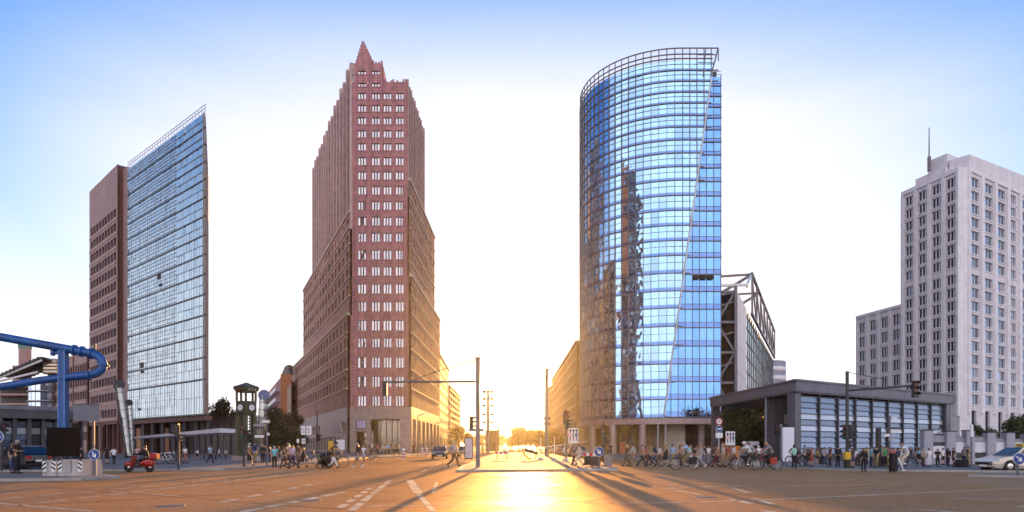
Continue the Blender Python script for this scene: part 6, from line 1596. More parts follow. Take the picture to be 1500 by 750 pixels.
def pose(p):
    """joint positions of a 1.72 m person facing +x (left is +y)"""
    J = dict(pel=V((0, 0, .95)), sp=V((0, 0, 1.14)), ch=V((.01, 0, 1.33)), nk=V((.0, 0, 1.47)), hd=V((.025, 0, 1.56)), tp=V((.02, 0, 1.655)))
    def leg(s, k, a, t): J['hip' + s] = V((0, .09 if s == 'L' else -.09, .9)); J['kn' + s] = V(k); J['an' + s] = V(a); J['to' + s] = V(t)
    def arm(s, e, w): J['sh' + s] = V((0, .18 if s == 'L' else -.18, 1.40)); J['el' + s] = V(e); J['wr' + s] = V(w)
    y = .1
    leg('L', (.02, y, .5), (0, y, .09), (.15, y + .02, .035)); leg('R', (.02, -y, .5), (0, -y, .09), (.15, -y - .02, .035))
    arm('L', (-.02, .25, 1.13), (.06, .25, .90)); arm('R', (-.02, -.25, 1.13), (.06, -.25, .90))
    if p in ('walk', 'walkb', 'carry', 'push', 'walkphone'):
        k = 1 if p != 'walkb' else -1; a, b = ('L', 'R') if k > 0 else ('R', 'L'); ya, yb = (.09, -.09) if k > 0 else (-.09, .09)
        w = 1.0 if p in ('walk', 'walkb') else .8
        leg(a, (.21 * w, ya, .52), (.33 * w, ya, .11), (.47 * w, ya, .085)); leg(b, (.02, yb, .50), (-.33 * w, yb, .19), (-.24 * w, yb, .045))
        if p in ('walk', 'walkb'):
            arm(b, (.12, yb * 2.7, 1.14), (.30, yb * 2.4, .98)); arm(a, (-.17, ya * 2.7, 1.15), (-.22, ya * 2.7, .91))
        if p == 'carry': arm('R', (-.12, -.24, 1.13), (-.22, -.25, .88)); arm('L', (.08, .25, 1.13), (.22, .22, .98))
        if p == 'push': arm('L', (.05, .24, 1.14), (.32, .2, 1.03)); arm('R', (.05, -.24, 1.14), (.32, -.2, 1.03))
        if p == 'walkphone': arm('R', (.05, -.25, 1.13), (.24, -.12, 1.27))
        for q in ('sp', 'ch', 'nk', 'hd', 'tp', 'shL', 'shR'): J[q].x += .03 * (J[q].z - .9) / .5
    if p == 'hips': arm('L', (-.06, .37, 1.16), (.08, .22, 1.0)); arm('R', (-.06, -.37, 1.16), (.08, -.22, 1.0))
    if p == 'phone': arm('L', (.13, .28, 1.2), (.24, .1, 1.45)); arm('R', (.13, -.28, 1.2), (.24, -.1, 1.45))
    if p == 'photo': arm('L', (.18, .34, 1.36), (.2, .12, 1.56)); arm('R', (.18, -.34, 1.36), (.2, -.12, 1.56))
    if p == 'hold': arm('L', (.02, .26, 1.14), (.24, .12, 1.12)); arm('R', (.02, -.26, 1.14), (.24, -.12, 1.12))
    if p == 'reach': arm('L', (.2, .25, 1.25), (.42, .22, 1.15)); arm('R', (0, -.25, 1.13), (.1, -.22, .95))
    if p == 'back': arm('L', (-.08, .27, 1.14), (-.15, .06, .97)); arm('R', (-.08, -.27, 1.14), (-.15, -.06, .97))
    if p in ('sit', 'cycle', 'scoot'):
        if p == 'sit':
            dz = -.42; fwd = .08
            leg('L', (.42, .12, .53), (.42, .12, .09), (.57, .13, .035)); leg('R', (.42, -.12, .53), (.42, -.12, .09), (.57, -.13, .035))
            arm('L', (.06, .25, .75), (.32, .16, .64)); arm('R', (.06, -.25, .75), (.32, -.16, .64))
        elif p == 'cycle':
            dz = .06; fwd = .42
            leg('L', (.12, .1, .62), (-.02, .11, .24), (.11, .11, .20)); leg('R', (.16, -.1, .80), (-.16, -.11, .50), (-.06, -.11, .44))
            arm('L', (.22, .29, 1.22), (.46, .25, 1.06)); arm('R', (.22, -.29, 1.22), (.46, -.25, 1.06))
        else:
            dz = -.17; fwd = .12
            leg('L', (.36, .17, .66), (.28, .17, .38), (.42, .18, .335)); leg('R', (.36, -.17, .66), (.28, -.17, .38), (.42, -.18, .335))
            arm('L', (.24, .3, 1.0), (.52, .27, .99)); arm('R', (.24, -.3, 1.0), (.52, -.27, .99))
        off = -.28 if p == 'cycle' else -.1 if p == 'scoot' else 0
        for q in ('pel', 'sp', 'ch', 'nk', 'hd', 'tp', 'shL', 'shR', 'hipL', 'hipR'):
            t = max(0, J[q].z - .95) / .7; J[q].z += dz - t * t * .08 * (fwd > .2); J[q].x += off + fwd * t * .9 + (.02 if q in ('hd', 'tp') else 0)
    return J
RAD = dict(pel=.125, sp=.115, ch=.135, nk=.055, hd=.088, tp=.062, hip=.095, kn=.058, an=.042, to=.036, sh=.068, el=.043, wr=.03)
def rj(J, k, extra=0.0, f=1.0): return (tuple(J[k]), RAD[k.rstrip('LR')] * f + extra)
def body_mesh(p):
    J = pose(p); D = {k: rj(J, k) for k in J}; E = [('pel', 'sp'), ('sp', 'ch'), ('ch', 'nk'), ('nk', 'hd'), ('hd', 'tp')]
    for s in 'LR':
        E += [('pel', 'hip' + s), ('hip' + s, 'kn' + s), ('kn' + s, 'an' + s), ('an' + s, 'to' + s), ('ch', 'sh' + s), ('sh' + s, 'el' + s), ('el' + s, 'wr' + s)]
        m = J['kn' + s].lerp(J['an' + s], .3) + V((-.015, 0, 0)); D['cf' + s] = (tuple(m), .056); E.remove(('kn' + s, 'an' + s)); E += [('kn' + s, 'cf' + s), ('cf' + s, 'an' + s)]
        m = J['hip' + s].lerp(J['kn' + s], .35); D['th' + s] = (tuple(m), .082); E.remove(('hip' + s, 'kn' + s)); E += [('hip' + s, 'th' + s), ('th' + s, 'kn' + s)]
        # hand: palm and five unequal, slightly curled digits
        d = (J['wr' + s] - J['el' + s]).normalized(); sd = 1 if s == 'L' else -1; fw = V((1, 0, 0)); fw = (fw - d * fw.dot(d)); fw = fw.normalized() if fw.length > .2 else V((0, 0, 1)); inn = d.cross(fw).normalized()
        if inn.y * sd > 0: inn = -inn
        pm = J['wr' + s] + d * .05; D['pm' + s] = (tuple(pm), .028); E.append(('wr' + s, 'pm' + s))
        for f, (o, l) in enumerate(((.027, .068), (.009, .078), (-.009, .072), (-.026, .056))):
            a = pm + d * .045 + fw * o; b_ = a + d * l * .5 + inn * .012; c = b_ + d * l * .35 + inn * .03
            for q, pt, r in (('a', a, .0105), ('b', b_, .009), ('c', c, .007)): D[f'{q}{f}{s}'] = (tuple(pt), r)
            E += [('pm' + s, f'a{f}{s}'), (f'a{f}{s}', f'b{f}{s}'), (f'b{f}{s}', f'c{f}{s}')]
        a = pm - d * .01 + fw * .035 + inn * .01; c = a + d * .04 + fw * .02 + inn * .015
        D['ta' + s] = (tuple(a), .011); D['tb' + s] = (tuple(c), .008); E += [('pm' + s, 'ta' + s), ('ta' + s, 'tb' + s)]
        h = J['hd']; D['ear' + s] = (tuple(h + V((-.01, .088 * sd, .01))), .014); E.append(('hd', 'ear' + s))
    h = J['hd']; D['nose'] = (tuple(h + V((.105, 0, -.005))), .012); D['chin'] = (tuple(h + V((.06, 0, -.085))), .03); E += [('hd', 'nose'), ('hd', 'chin')]
    return skin('body', D, E, 'pel')
def top_mesh(p, sleeve):
    J = pose(p); D = {'pel': rj(J, 'pel', .022), 'sp': rj(J, 'sp', .025), 'ch': rj(J, 'ch', .024), 'nk': (tuple(J['ch'].lerp(J['nk'], .62)), .075)}; E = [('pel', 'sp'), ('sp', 'ch'), ('ch', 'nk')]
    lo = J['pel'] + (J['pel'] - J['sp']).normalized() * .06; D['hem'] = (tuple(lo), .14); E.append(('pel', 'hem'))
    for s in 'LR':
        D['sh' + s] = rj(J, 'sh' + s, .02); E.append(('ch', 'sh' + s))
        if sleeve == 'none': continue
        e = J['el' + s] if sleeve == 'long' else J['sh' + s].lerp(J['el' + s], .75); D['el' + s] = (tuple(e), .06 if sleeve == 'long' else .066); E.append(('sh' + s, 'el' + s))
        if sleeve == 'long': D['wr' + s] = (tuple(J['wr' + s]), .043); E.append(('el' + s, 'wr' + s))
    return skin('top', D, E, 'sp')
def legs_mesh(p, kind):
    J = pose(p); D = {'pel': rj(J, 'pel', .018), 'w': (tuple(J['pel'].lerp(J['sp'], .45)), .13)}; E = [('pel', 'w')]
    for s in 'LR':
        D['hip' + s] = rj(J, 'hip' + s, .02); D['kn' + s] = rj(J, 'kn' + s, .026); E += [('pel', 'hip' + s), ('hip' + s, 'kn' + s)]
        if kind == 'long': D['cf' + s] = (tuple(J['kn' + s].lerp(J['an' + s], .4)), .074); D['an' + s] = (tuple(J['an' + s] + (J['kn' + s] - J['an' + s]).normalized() * .02), .062); E += [('kn' + s, 'cf' + s), ('cf' + s, 'an' + s)]
    return skin('trousers' if kind == 'long' else 'shorts', D, E, 'pel')
def skirt_mesh(p, ln):
    J = pose(p); b = MB(); zl = .5 if ln == 'short' else .18; n = 14; rows = []
    ax = max(J['knL'].x, J['knR'].x, J['anL'].x * (ln != 'short')); bx = min(J['knL'].x, J['knR'].x, (min(J['anL'].x, J['anR'].x)) * (ln != 'short'))
    for k in range(6):
        t = k / 5; z = 1.06 + (zl - 1.06) * t; cx = (ax + bx) / 2 * t; rx = .135 + ((ax - bx) / 2 + .11 - .135) * t; ry = .16 + .06 * t
        rows.append([(cx + rx * math.cos(2 * math.pi * i / n) * (1 + .05 * math.sin(5 * i) * t), ry * math.sin(2 * math.pi * i / n), z) for i in range(n)])
    for k in range(5): b.add(rows[k] + rows[k + 1], [(i, i + n, (i + 1) % n + n, (i + 1) % n) for i in range(n)], 0, True)
    me = bpy.data.meshes.new('skirt'); me.from_pydata(b.v, [], b.f); me.polygons.foreach_set('use_smooth', [True] * len(b.f)); return me
def shoes_mesh(p):
    J = pose(p); D = {}; out = None
    b = MB()
    for s in 'LR':
        a, t = J['an' + s], J['to' + s]; d = (t - a); h = V((d.x, d.y, 0)).normalized(); heel = V((a.x, a.y, a.z - .05)) - h * .04
        tilt = V((t.x - heel.x, t.y - heel.y, t.z - heel.z)); tip = t + tilt.normalized() * .05
        b.tube([heel - tilt.normalized() * .03, heel, heel.lerp(tip, .45) + V((0, 0, .012)), heel.lerp(tip, .8), tip], [.02, .048, .047, .042, .02], 9)
        b.tube([a + V((0, 0, .05)), a - V((0, 0, .03))], [.05, .05], 9)
    me = bpy.data.meshes.new('shoes'); me.from_pydata(b.v, [], b.f); me.polygons.foreach_set('use_smooth', [True] * len(b.f)); return me
def hair_mesh(p, kind):
    J = pose(p); c = J['hd'] + V((0, 0, .03)); b = MB()
    if kind == 'helmet': b.ball(c + V((0, 0, .02)), .135, .12, .12, 14, 9, keep=lambda v: v.z > -.03 or v.x < -.06)
    elif kind == 'cap': b.ball(c, .112, .1, .105, 12, 8, keep=lambda v: v.z > .01); b.ball(c + V((.1, 0, .02)), .07, .07, .012, 10, 4)
    else:
        b.ball(c, .112, .102, .108, 14, 9, keep=lambda v: (v.z > .035 or v.x < -.01) and v.z > (-.06 if kind == 'short' else -.12))
        if kind == 'long': b.tube([c + V((-.06, 0, .03)), c + V((-.085, 0, -.08)), c + V((-.09, 0, -.2)), c + V((-.075, 0, -.27))], [.08, .092, .08, .04], 10)
        if kind == 'bun': b.ball(c + V((-.1, 0, .06)), .05, .05, .05, 8, 6)
    me = bpy.data.meshes.new('hair'); me.from_pydata(b.v, [], b.f); me.polygons.foreach_set('use_smooth', [True] * len(b.f)); return me
def eyes_mesh(p):
    J = pose(p); b = MB()
    for s in (-1, 1): b.ball(J['hd'] + V((.082, s * .034, .022)), .014, .017, .011, 8, 5)
    b.bar(J['hd'] + V((.088, -.025, -.055)), J['hd'] + V((.088, .025, -.055)), .012, .008)
    me = bpy.data.meshes.new('face'); me.from_pydata(b.v, [], b.f); return me
MESH = {}
def cached(fn, *a):
    k = (fn.__name__,) + a
    if k not in MESH: MESH[k] = fn(*a)
    return MESH[k]
CL = {}
def cloth(n):
    tabl = dict(white=(.74, .73, .76), black=(.015, .014, .017), dark=(.035, .032, .04), navy=(.02, .03, .08), jeans=(.05, .075, .16), blue=(.12, .28, .68), lblue=(.36, .52, .74), teal=(.17, .48, .55), green=(.05, .30, .09), grey=(.22, .21, .24), lgrey=(.42, .41, .45), lilac=(.60, .56, .76), red=(.38, .05, .04), coral=(.46, .13, .09), brown=(.13, .07, .045), tan=(.33, .22, .13), khaki=(.24, .19, .10), cream=(.62, .54, .44), orange=(.55, .2, .06), yellow=(.6, .42, .08), mint=(.30, .62, .50), maroon=(.14, .03, .035), pink=(.60, .35, .38))
    if n not in CL: CL[n] = mat('cloth_' + n, tabl[n], .85, var=.15, scale=6)
    return CL[n]
SK = [mat('skin_light', (.50, .31, .22), .5, var=.06), mat('skin_tan', (.36, .20, .13), .5, var=.06), mat('skin_dark', (.10, .055, .035), .5, var=.06)]
HR = dict(dark=mat('hair_dark', (.02, .014, .011), .5, var=.2), brown=mat('hair_brown', (.08, .045, .022), .5, var=.2), blond=mat('hair_blond', (.34, .23, .11), .5, var=.2), grey=mat('hair_grey', (.35, .34, .33), .6, var=.2), red=mat('hair_red', (.2, .06, .02), .5, var=.2), white=mat('cap_white', (.7, .7, .7), .5, var=.1), black=M['black'])
def person(x, y, z, rz, h, pz, top, sleeve, low, lowc, hair, hairc, label, group='people on the square', shoe='black', sk=0):
    root = empty('person', (x, y, z), rz, label, 'person', group); s = h / 1.72; root.scale = (s, s, s)
    def part(nm, me, m):
        o = bpy.data.objects.new(nm, me); COL.objects.link(o); o.parent = root
        if not me.materials: me.materials.append(m)
        o.material_slots[0].link = 'OBJECT'; o.material_slots[0].material = m
    part('body', cached(body_mesh, pz), SK[sk]); part('top', cached(top_mesh, pz, sleeve), cloth(top))
    if low in ('long', 'shorts'): part('trousers' if low == 'long' else 'shorts', cached(legs_mesh, pz, low), cloth(lowc))
    else: part('skirt', cached(skirt_mesh, pz, 'short' if low == 'skirt' else 'long'), cloth(lowc))
    part('shoes', cached(shoes_mesh, pz), cloth(shoe)); part('helmet' if hair == 'helmet' else 'cap' if hair == 'cap' else 'hair', cached(hair_mesh, pz, hair), HR[hairc]); part('face', cached(eyes_mesh, pz), HR['dark'])
    return root
RT, LF, FR, BK = 0.0, math.pi, -math.pi / 2, math.pi / 2      # facing right, left, towards us, away
def P_(px, feet, hpx, face, pz, top, sl, low, lowc, hair, hc, label, z=PZ, shoe='black', sk=0, group='people on the square', j=.25):
    Y = DEP(feet, z); h = min(1.92, max(1.0, hpx * Y / 1000)) if hpx else 1.72
    return person(X(px, Y), Y, z, face + RND.uniform(-j, j), h, pz, top, sl, low, lowc, hair, hc, label, group, shoe, sk)
sh, ln, bn, cp_, hm = 'short', 'long', 'bun', 'cap', 'helmet'
T = [
 # --- left pavement
 (25, 693.5, 50, RT, 'hold', 'black', 'short', 'long', 'black', sh, 'grey', 'grey-haired man in black holding something, in front of the dark hatchback'),
 (18.5, 693, 44, RT, 'stand', 'dark', 'short', 'long', 'jeans', sh, 'blond', 'fair-haired person in jeans close behind the grey-haired man in black, far left'),
 (14, 685, 34, FR, 'stand', 'white', 'short', 'long', 'dark', sh, 'dark', 'person in white partly hidden behind the roof of the dark hatchback'),
 (43, 683, 30, LF, 'walk', 'lblue', 'short', 'long', 'dark', sh, 'brown', 'person in light blue shirt behind the rear of the dark hatchback'),
 (53, 680, 27, RT, 'walkb', 'white', 'none', 'long', 'black', ln, 'dark', 'long-haired person in white sleeveless top right of the dark hatchback'),
 (62.5, 681, 29, LF, 'walk', 'black', 'long', 'long', 'black', sh, 'red', 'person all in black walking left of the concrete blocks'),
 (70.5, 680, 26, RT, 'stand', 'white', 'short', 'skirt', 'dark', ln, 'brown', 'person in white tee shirt just left of the dark casing under the blue post'),
 (112, 682, 33, RT, 'walk', 'white', 'long', 'long', 'navy', sh, 'dark', 'person in white long-sleeved shirt just right of the dark casing'),
 (119, 682, 28, RT, 'stand', 'black', 'long', 'long', 'black', sh, 'dark', 'person in black standing behind the striped end of the right concrete block'),
 (157, 680, 27, BK, 'stand', 'black', 'short', 'skirt', 'black', ln, 'brown', 'woman in black dress seen from behind, left of the leaning glass tube'),
 (166.5, 680.5, 26, BK, 'walk', 'white', 'short', 'long', 'black', bn, 'dark', 'woman in white top and black trousers walking away beside the woman in black dress'),
 (201, 676, 22, FR, 'stand', 'pink', 'short', 'long', 'grey', sh, 'brown', 'person in pink top behind the red scooter rider'),
 (271, 677, 23, FR, 'stand', 'white', 'short', 'long_skirt', 'coral', bn, 'brown', 'woman in white top and long coral red skirt under the canopy'),
 (289, 673, 15, FR, 'stand', 'white', 'none', 'skirt', 'black', ln, 'dark', 'small distant woman in white top under the canopy, left of the man in light blue'),
 (307.5, 678.5, 27, RT, 'walkphone', 'lblue', 'short', 'long', 'black', sh, 'brown', 'man in light blue shirt walking right under the canopy end'),
 (299, 673, 14, LF, 'stand', 'dark', 'long', 'long', 'black', ln, 'brown', 'dim person in dark clothes left of the man in light blue under the canopy'),
 (316, 672.5, 15, LF, 'stand', 'navy', 'long', 'long', 'navy', sh, 'dark', 'dim person in navy just right of the man in light blue under the canopy'),
 (320.5, 673, 16, RT, 'walk', 'white', 'short', 'long', 'dark', sh, 'grey', 'grey-haired distant person in white shirt at the right end of the canopy'),
 (331, 672, 13, FR, 'stand', 'lgrey', 'short', 'long', 'black', sh, 'dark', 'small distant person in pale grey left of the clock tower plinth'),
 # --- middle left group
 (364.5, 683, 29, RT, 'walk', 'maroon', 'none', 'skirt', 'black', ln, 'dark', 'woman in black skirt and dark red top striding right before the clock tower', 'black'),
 (373, 678, 28, BK, 'stand', 'blue', 'short', 'long', 'khaki', sh, 'grey', 'person in bright blue shirt and khaki trousers seen from behind at the clock tower'),
 (385, 678, 27, FR, 'hold', 'black', 'long', 'long', 'black', sh, 'grey', 'man in black jacket standing left of the sign pole by the leaning tube'),
 (388, 677.5, 26, FR, 'stand', 'dark', 'short', 'long', 'jeans', ln, 'brown', 'woman in jeans half hidden between the man in black jacket and the sign pole'),
 (395.5, 677.5, 25, LF, 'stand', 'brown', 'long', 'long', 'dark', sh, 'dark', 'person in brown just right of the sign pole by the leaning tube'),
 (402, 685.5, 33, BK, 'stand', 'teal', 'short', 'long', 'black', sh, 'grey', 'man in teal shirt and black trousers standing at the kerb'),
 (408.5, 678, 25, FR, 'stand', 'dark', 'short', 'shorts', 'dark', sh, 'brown', 'person in dark shorts right behind the man in teal shirt'),
 (418, 687, 34, LF, 'walk', 'black', 'none', 'long', 'brown', ln, 'brown', 'woman in black vest and brown trousers striding left on the road'),
 (424, 684, 36, LF, 'walkb', 'pink', 'short', 'long', 'dark', sh, 'grey', 'tall person in pale pink shirt just behind the woman in black vest'),
 (430, 686.5, 35, LF, 'walk', 'lilac', 'short', 'long', 'navy', sh, 'blond', 'person in lilac shirt and navy trousers walking left beside the tall one in pink'),
 (437, 681, 31, LF, 'stand', 'brown', 'long', 'long', 'brown', sh, 'dark', 'person in brown between the lilac shirt and the woman in black dress'),
 (444, 685.5, 31, LF, 'walkb', 'black', 'none', 'skirt', 'black', ln, 'brown', 'woman in black dress walking left with a bicycle behind her'),
 (467, 686, 23, RT, 'walk', 'green', 'short', 'long', 'black', sh, 'brown', 'child in green shirt and black trousers on the road'),
 (483, 686, 28, BK, 'stand', 'black', 'long', 'long_skirt', 'black', ln, 'dark', 'person in long black coat beside the child in green'),
 (487.5, 686, 32, RT, 'walk', 'black', 'short', 'long', 'white', sh, 'red', 'person in black top and white trousers right behind the long black coat'),
 (525, 685, 37, LF, 'walkb', 'black', 'short', 'shorts', 'grey', sh, 'grey', 'man in black tee shirt and grey shorts striding alone before the brick arcade'),
 (532.5, 677, 25, FR, 'walk', 'white', 'short', 'shorts', 'lgrey', sh, 'brown', 'person in white tee shirt half behind the man in grey shorts'),
 (664, 684, 39, RT, 'walk', 'lgrey', 'short', 'long', 'brown', sh, 'grey', 'man in pale shirt and brown trousers walking alone with a long shadow'),
 # --- middle right
 (848.5, 683, 33, LF, 'walk', 'cream', 'long', 'long', 'cream', sh, 'brown', 'person all in cream walking left beside dark suitcases near the lane sign'),
 (841.5, 682, 28, LF, 'carry', 'dark', 'long', 'long', 'dark', sh, 'dark', 'person in dark clothes ahead of the one in cream near the lane sign'),
 (882, 683, 31, LF, 'carry', 'dark', 'long', 'long', 'brown', sh, 'dark', 'person in dark jacket with suitcases behind the blue keep-right sign'),
 (919, 683.5, 33, LF, 'walk', 'brown', 'short', 'long', 'brown', ln, 'blond', 'fair long-haired woman in brown walking left, leftmost of the right crowd'),
 (927.5, 683.5, 35, LF, 'walkb', 'lgrey', 'long', 'long', 'khaki', bn, 'dark', 'woman with hair bun in pale grey walking left beside the one in brown'),
 (939.5, 683, 32, RT, 'walk', 'tan', 'none', 'long', 'black', sh, 'brown', 'woman in tan top and black trousers striding right'),
 (946.5, 681, 29, RT, 'walkb', 'coral', 'short', 'skirt', 'maroon', ln, 'brown', 'woman in coral top just behind the striding woman in tan'),
 (967, 682.5, 31, LF, 'walk', 'white', 'short', 'long', 'brown', ln, 'brown', 'woman in white top and brown trousers left of the cyclist in white'),
 (975.5, 684, 35, LF, 'walkb', 'black', 'none', 'skirt', 'black', ln, 'blond', 'big fair-haired woman in black dress left of the cyclist in white'),
 (986, 684, 34, LF, 'walk', 'lblue', 'short', 'shorts', 'khaki', sh, 'dark', 'man in light blue shirt and khaki shorts at the front wheel of the cyclist'),
 (996.5, 682, 31, RT, 'stand', 'coral', 'short', 'long', 'brown', ln, 'red', 'woman in coral behind the handlebar of the cyclist in white'),
 (1018, 680, 26, BK, 'stand', 'black', 'long', 'long', 'black', sh, 'brown', 'person in black standing behind the rear wheel of the cyclist in white'),
 (1027, 684.5, 33, LF, 'walk', 'lgrey', 'long', 'long', 'lgrey', ln, 'blond', 'fair woman in pale grey walking left, right of the cyclist in white'),
 (1022, 683, 30, LF, 'walkb', 'tan', 'short', 'shorts', 'cream', sh, 'brown', 'child-sized person in tan just ahead of the fair woman in pale grey'),
 (1038, 677, 24, FR, 'stand', 'white', 'short', 'long', 'grey', sh, 'blond', 'person in white far behind, below the 30 speed sign'),
 (1045, 683, 31, RT, 'walk', 'brown', 'short', 'long', 'dark', sh, 'dark', 'person in brown striding right just below the 30 speed sign'),
 (1051.5, 684.5, 33, LF, 'walkb', 'orange', 'short', 'long', 'maroon', sh, 'brown', 'person in orange top left of the white lane sign'),
 (1059.5, 685, 35, LF, 'carry', 'cream', 'short', 'long', 'tan', sh, 'grey', 'person in cream shirt walking left right in front of the white lane sign'),
 (1067, 684.5, 33, LF, 'walk', 'coral', 'short', 'long', 'tan', ln, 'brown', 'woman in coral under the white lane sign with tan trousers'),
 (1085, 677, 24, FR, 'stand', 'brown', 'short', 'long', 'brown', sh, 'dark', 'person in brown standing behind the first of the two front cyclists'),
 (1112, 678.5, 26, BK, 'walk', 'white', 'short', 'long', 'navy', cp_, 'white', 'person in white with white cap behind the cyclist with red panniers'),
 (1129, 676, 24, FR, 'stand', 'black', 'long', 'long', 'black', sh, 'dark', 'person in black behind the red panniers'),
 # --- right pavement
 (1163.5, 685.5, 35, FR, 'hips', 'mint', 'none', 'long', 'black', bn, 'dark', 'woman in mint top with hands on hips before the white advertising column'),
 (1169, 684, 28, LF, 'push', 'black', 'long', 'long', 'dark', sh, 'dark', 'person in black pushing a bicycle behind the woman in mint'),
 (1178.5, 682.5, 31, RT, 'hold', 'grey', 'short', 'long', 'dark', sh, 'dark', 'man in grey tee shirt talking left of a woman in black'),
 (1184, 682.5, 28, FR, 'stand', 'black', 'short', 'skirt', 'black', ln, 'dark', 'woman in black dress between the man in grey and the woman in red'),
 (1189, 683.5, 29, LF, 'stand', 'red', 'none', 'skirt', 'red', ln, 'red', 'woman in red dress standing before the first glass bay'),
 (1227.5, 683.5, 31, BK, 'back', 'black', 'long', 'long', 'black', sh, 'dark', 'man all in black seen from behind, left of the yellow-boxed signal mast'),
 (1265, 690.5, 35, FR, 'stand', 'black', 'long', 'long', 'black', ln, 'brown', 'woman in black coat with long brown hair at the kerb, right of the signal mast'),
 (1207, 681.5, 27, RT, 'walk', 'lgrey', 'short', 'long', 'jeans', sh, 'brown', 'person in pale grey and jeans walking before the second glass bay'),
 (1216, 683, 29, LF, 'stand', 'maroon', 'short', 'long', 'dark', ln, 'brown', 'woman in dark red top left of the man seen from behind in black'),
 (1248, 685, 29, FR, 'stand', 'dark', 'short', 'shorts', 'jeans', sh, 'brown', 'person in denim shorts right beside the yellow-boxed signal mast'),
 (1270, 680, 26, LF, 'stand', 'yellow', 'short', 'long', 'dark', bn, 'blond', 'person in yellow top behind the woman in long black coat'),
 (1284, 685, 31, LF, 'stand', 'black', 'short', 'long', 'khaki', sh, 'dark', 'man in black tee shirt and khaki trousers at the dark information pillar'),
 (1296, 684.5, 31, FR, 'phone', 'green', 'short', 'long', 'black', sh, 'dark', 'person in green holding a phone in the right crowd'),
 (1328, 681, 27, FR, 'stand', 'navy', 'long', 'long', 'navy', sh, 'grey', 'grey-haired man all in navy right of the cyclist in cream trousers'),
 (1346, 680, 25, RT, 'walk', 'teal', 'none', 'skirt', 'black', ln, 'dark', 'woman in teal top and black skirt left of the man in cream shirt'),
 (1381, 681, 25, FR, 'stand', 'white', 'short', 'shorts', 'dark', sh, 'dark', 'person in white tee shirt and dark shorts behind the one reaching out'),
 (953, 684, 34, LF, 'walkb', 'khaki', 'short', 'long', 'dark', sh, 'brown', 'man in khaki shirt walking left between two groups on the right crossing'),
 (959, 682, 31, LF, 'walk', 'navy', 'long', 'long', 'jeans', ln, 'dark', 'woman in navy and jeans close behind the man in khaki shirt'),
 (1010.5, 682.5, 31, RT, 'walk', 'mint', 'short', 'skirt', 'white', ln, 'blond', 'woman in mint top and white skirt behind the cyclist in pale blue'),
 (1033, 684, 33, LF, 'carry', 'black', 'short', 'long', 'grey', sh, 'dark', 'man in black tee shirt right of the fair woman in pale grey'),
 (1074, 683, 32, RT, 'walkb', 'white', 'short', 'long', 'brown', sh, 'brown', 'person in white shirt right beside the white lane sign board'),
 (1104, 680, 28, BK, 'walk', 'red', 'short', 'long', 'dark', ln, 'dark', 'woman in red top walking away behind the two front cyclists'),
 (1276, 684, 30, RT, 'stand', 'teal', 'short', 'long', 'navy', sh, 'brown', 'man in teal polo shirt on the right pavement'),
 (1281.5, 681, 27, FR, 'stand', 'dark', 'long', 'long', 'brown', sh, 'dark', 'person in dark jacket right behind the man in teal polo'),
 (1292, 683, 31, LF, 'stand', 'lilac', 'long', 'long', 'black', sh, 'dark', 'man in pale lilac shirt with a dark shoulder bag in the right crowd'),
 (1287, 679, 25, RT, 'stand', 'white', 'short', 'long', 'black', sh, 'grey', 'grey-haired person in white behind the man in lilac shirt'),
 (1298, 680, 27, RT, 'stand', 'lblue', 'long', 'long', 'navy', sh, 'brown', 'person in light blue right of the man in lilac shirt'),
 (1302.5, 682, 28, FR, 'hold', 'orange', 'short', 'long', 'yellow', ln, 'dark', 'person in orange and yellow in the middle of the right crowd'),
 (1308, 687, 32, FR, 'hold', 'coral', 'short', 'long', 'black', sh, 'dark', 'person in coral top standing behind a tall black suitcase'),
 (1314.5, 691, 36, RT, 'walkb', 'navy', 'short', 'long', 'white', sh, 'dark', 'person in navy top and white trousers striding by the tall black suitcase'),
 (1334, 676.5, 22, BK, 'stand', 'dark', 'short', 'long', 'jeans', sh, 'dark', 'person in jeans and dark top before the last wide glass bay'),
 (1342, 676, 22, LF, 'stand', 'brown', 'short', 'skirt', 'maroon', ln, 'brown', 'woman in brown and dark red right of the person in jeans'),
 (1352, 683.5, 27, RT, 'stand', 'cream', 'short', 'long', 'brown', sh, 'grey', 'man in cream shirt and brown trousers before the first grey pier'),
 (1361, 684, 28, BK, 'stand', 'white', 'short', 'long', 'white', sh, 'dark', 'person all in white before the first white panel'),
 (1373.5, 684, 27, FR, 'hold', 'black', 'short', 'long', 'black', sh, 'brown', 'man all in black with folded hands between two grey piers'),
 (1388.5, 683, 27, RT, 'reach', 'black', 'long', 'long', 'dark', ln, 'dark', 'long-haired person in black reaching out to the one in dark shorts'),
 (1397, 683.5, 28, LF, 'stand', 'dark', 'short', 'shorts', 'dark', sh, 'dark', 'person in dark shorts right of the one reaching out'),
 (1412.5, 683, 29, RT, 'stand', 'grey', 'short', 'long', 'navy', sh, 'brown', 'man in grey with dark bags at his feet near the thin pole'),
 (1418.5, 684, 31, LF, 'hold', 'black', 'none', 'long', 'khaki', sh, 'dark', 'person in black vest and khaki trousers nearest the thin white-topped pole'),
]
ROAD = {467, 483, 487.5, 525, 532.5, 418, 424, 430, 437, 444}
for t in T:
    px, feet = t[0], t[1]
    onroad = px in ROAD or px == 664 or 900 < px < 1140 or px in (1265, 1314.5)
    P_(*t[:12], z=0.0 if onroad else PZ, shoe=('white' if px in (525, 1027, 1314.5, 408.5) else 'black'), sk=2 if px in (1253, 1163.5) else 1 if int(px * 2) % 5 == 0 else 0)
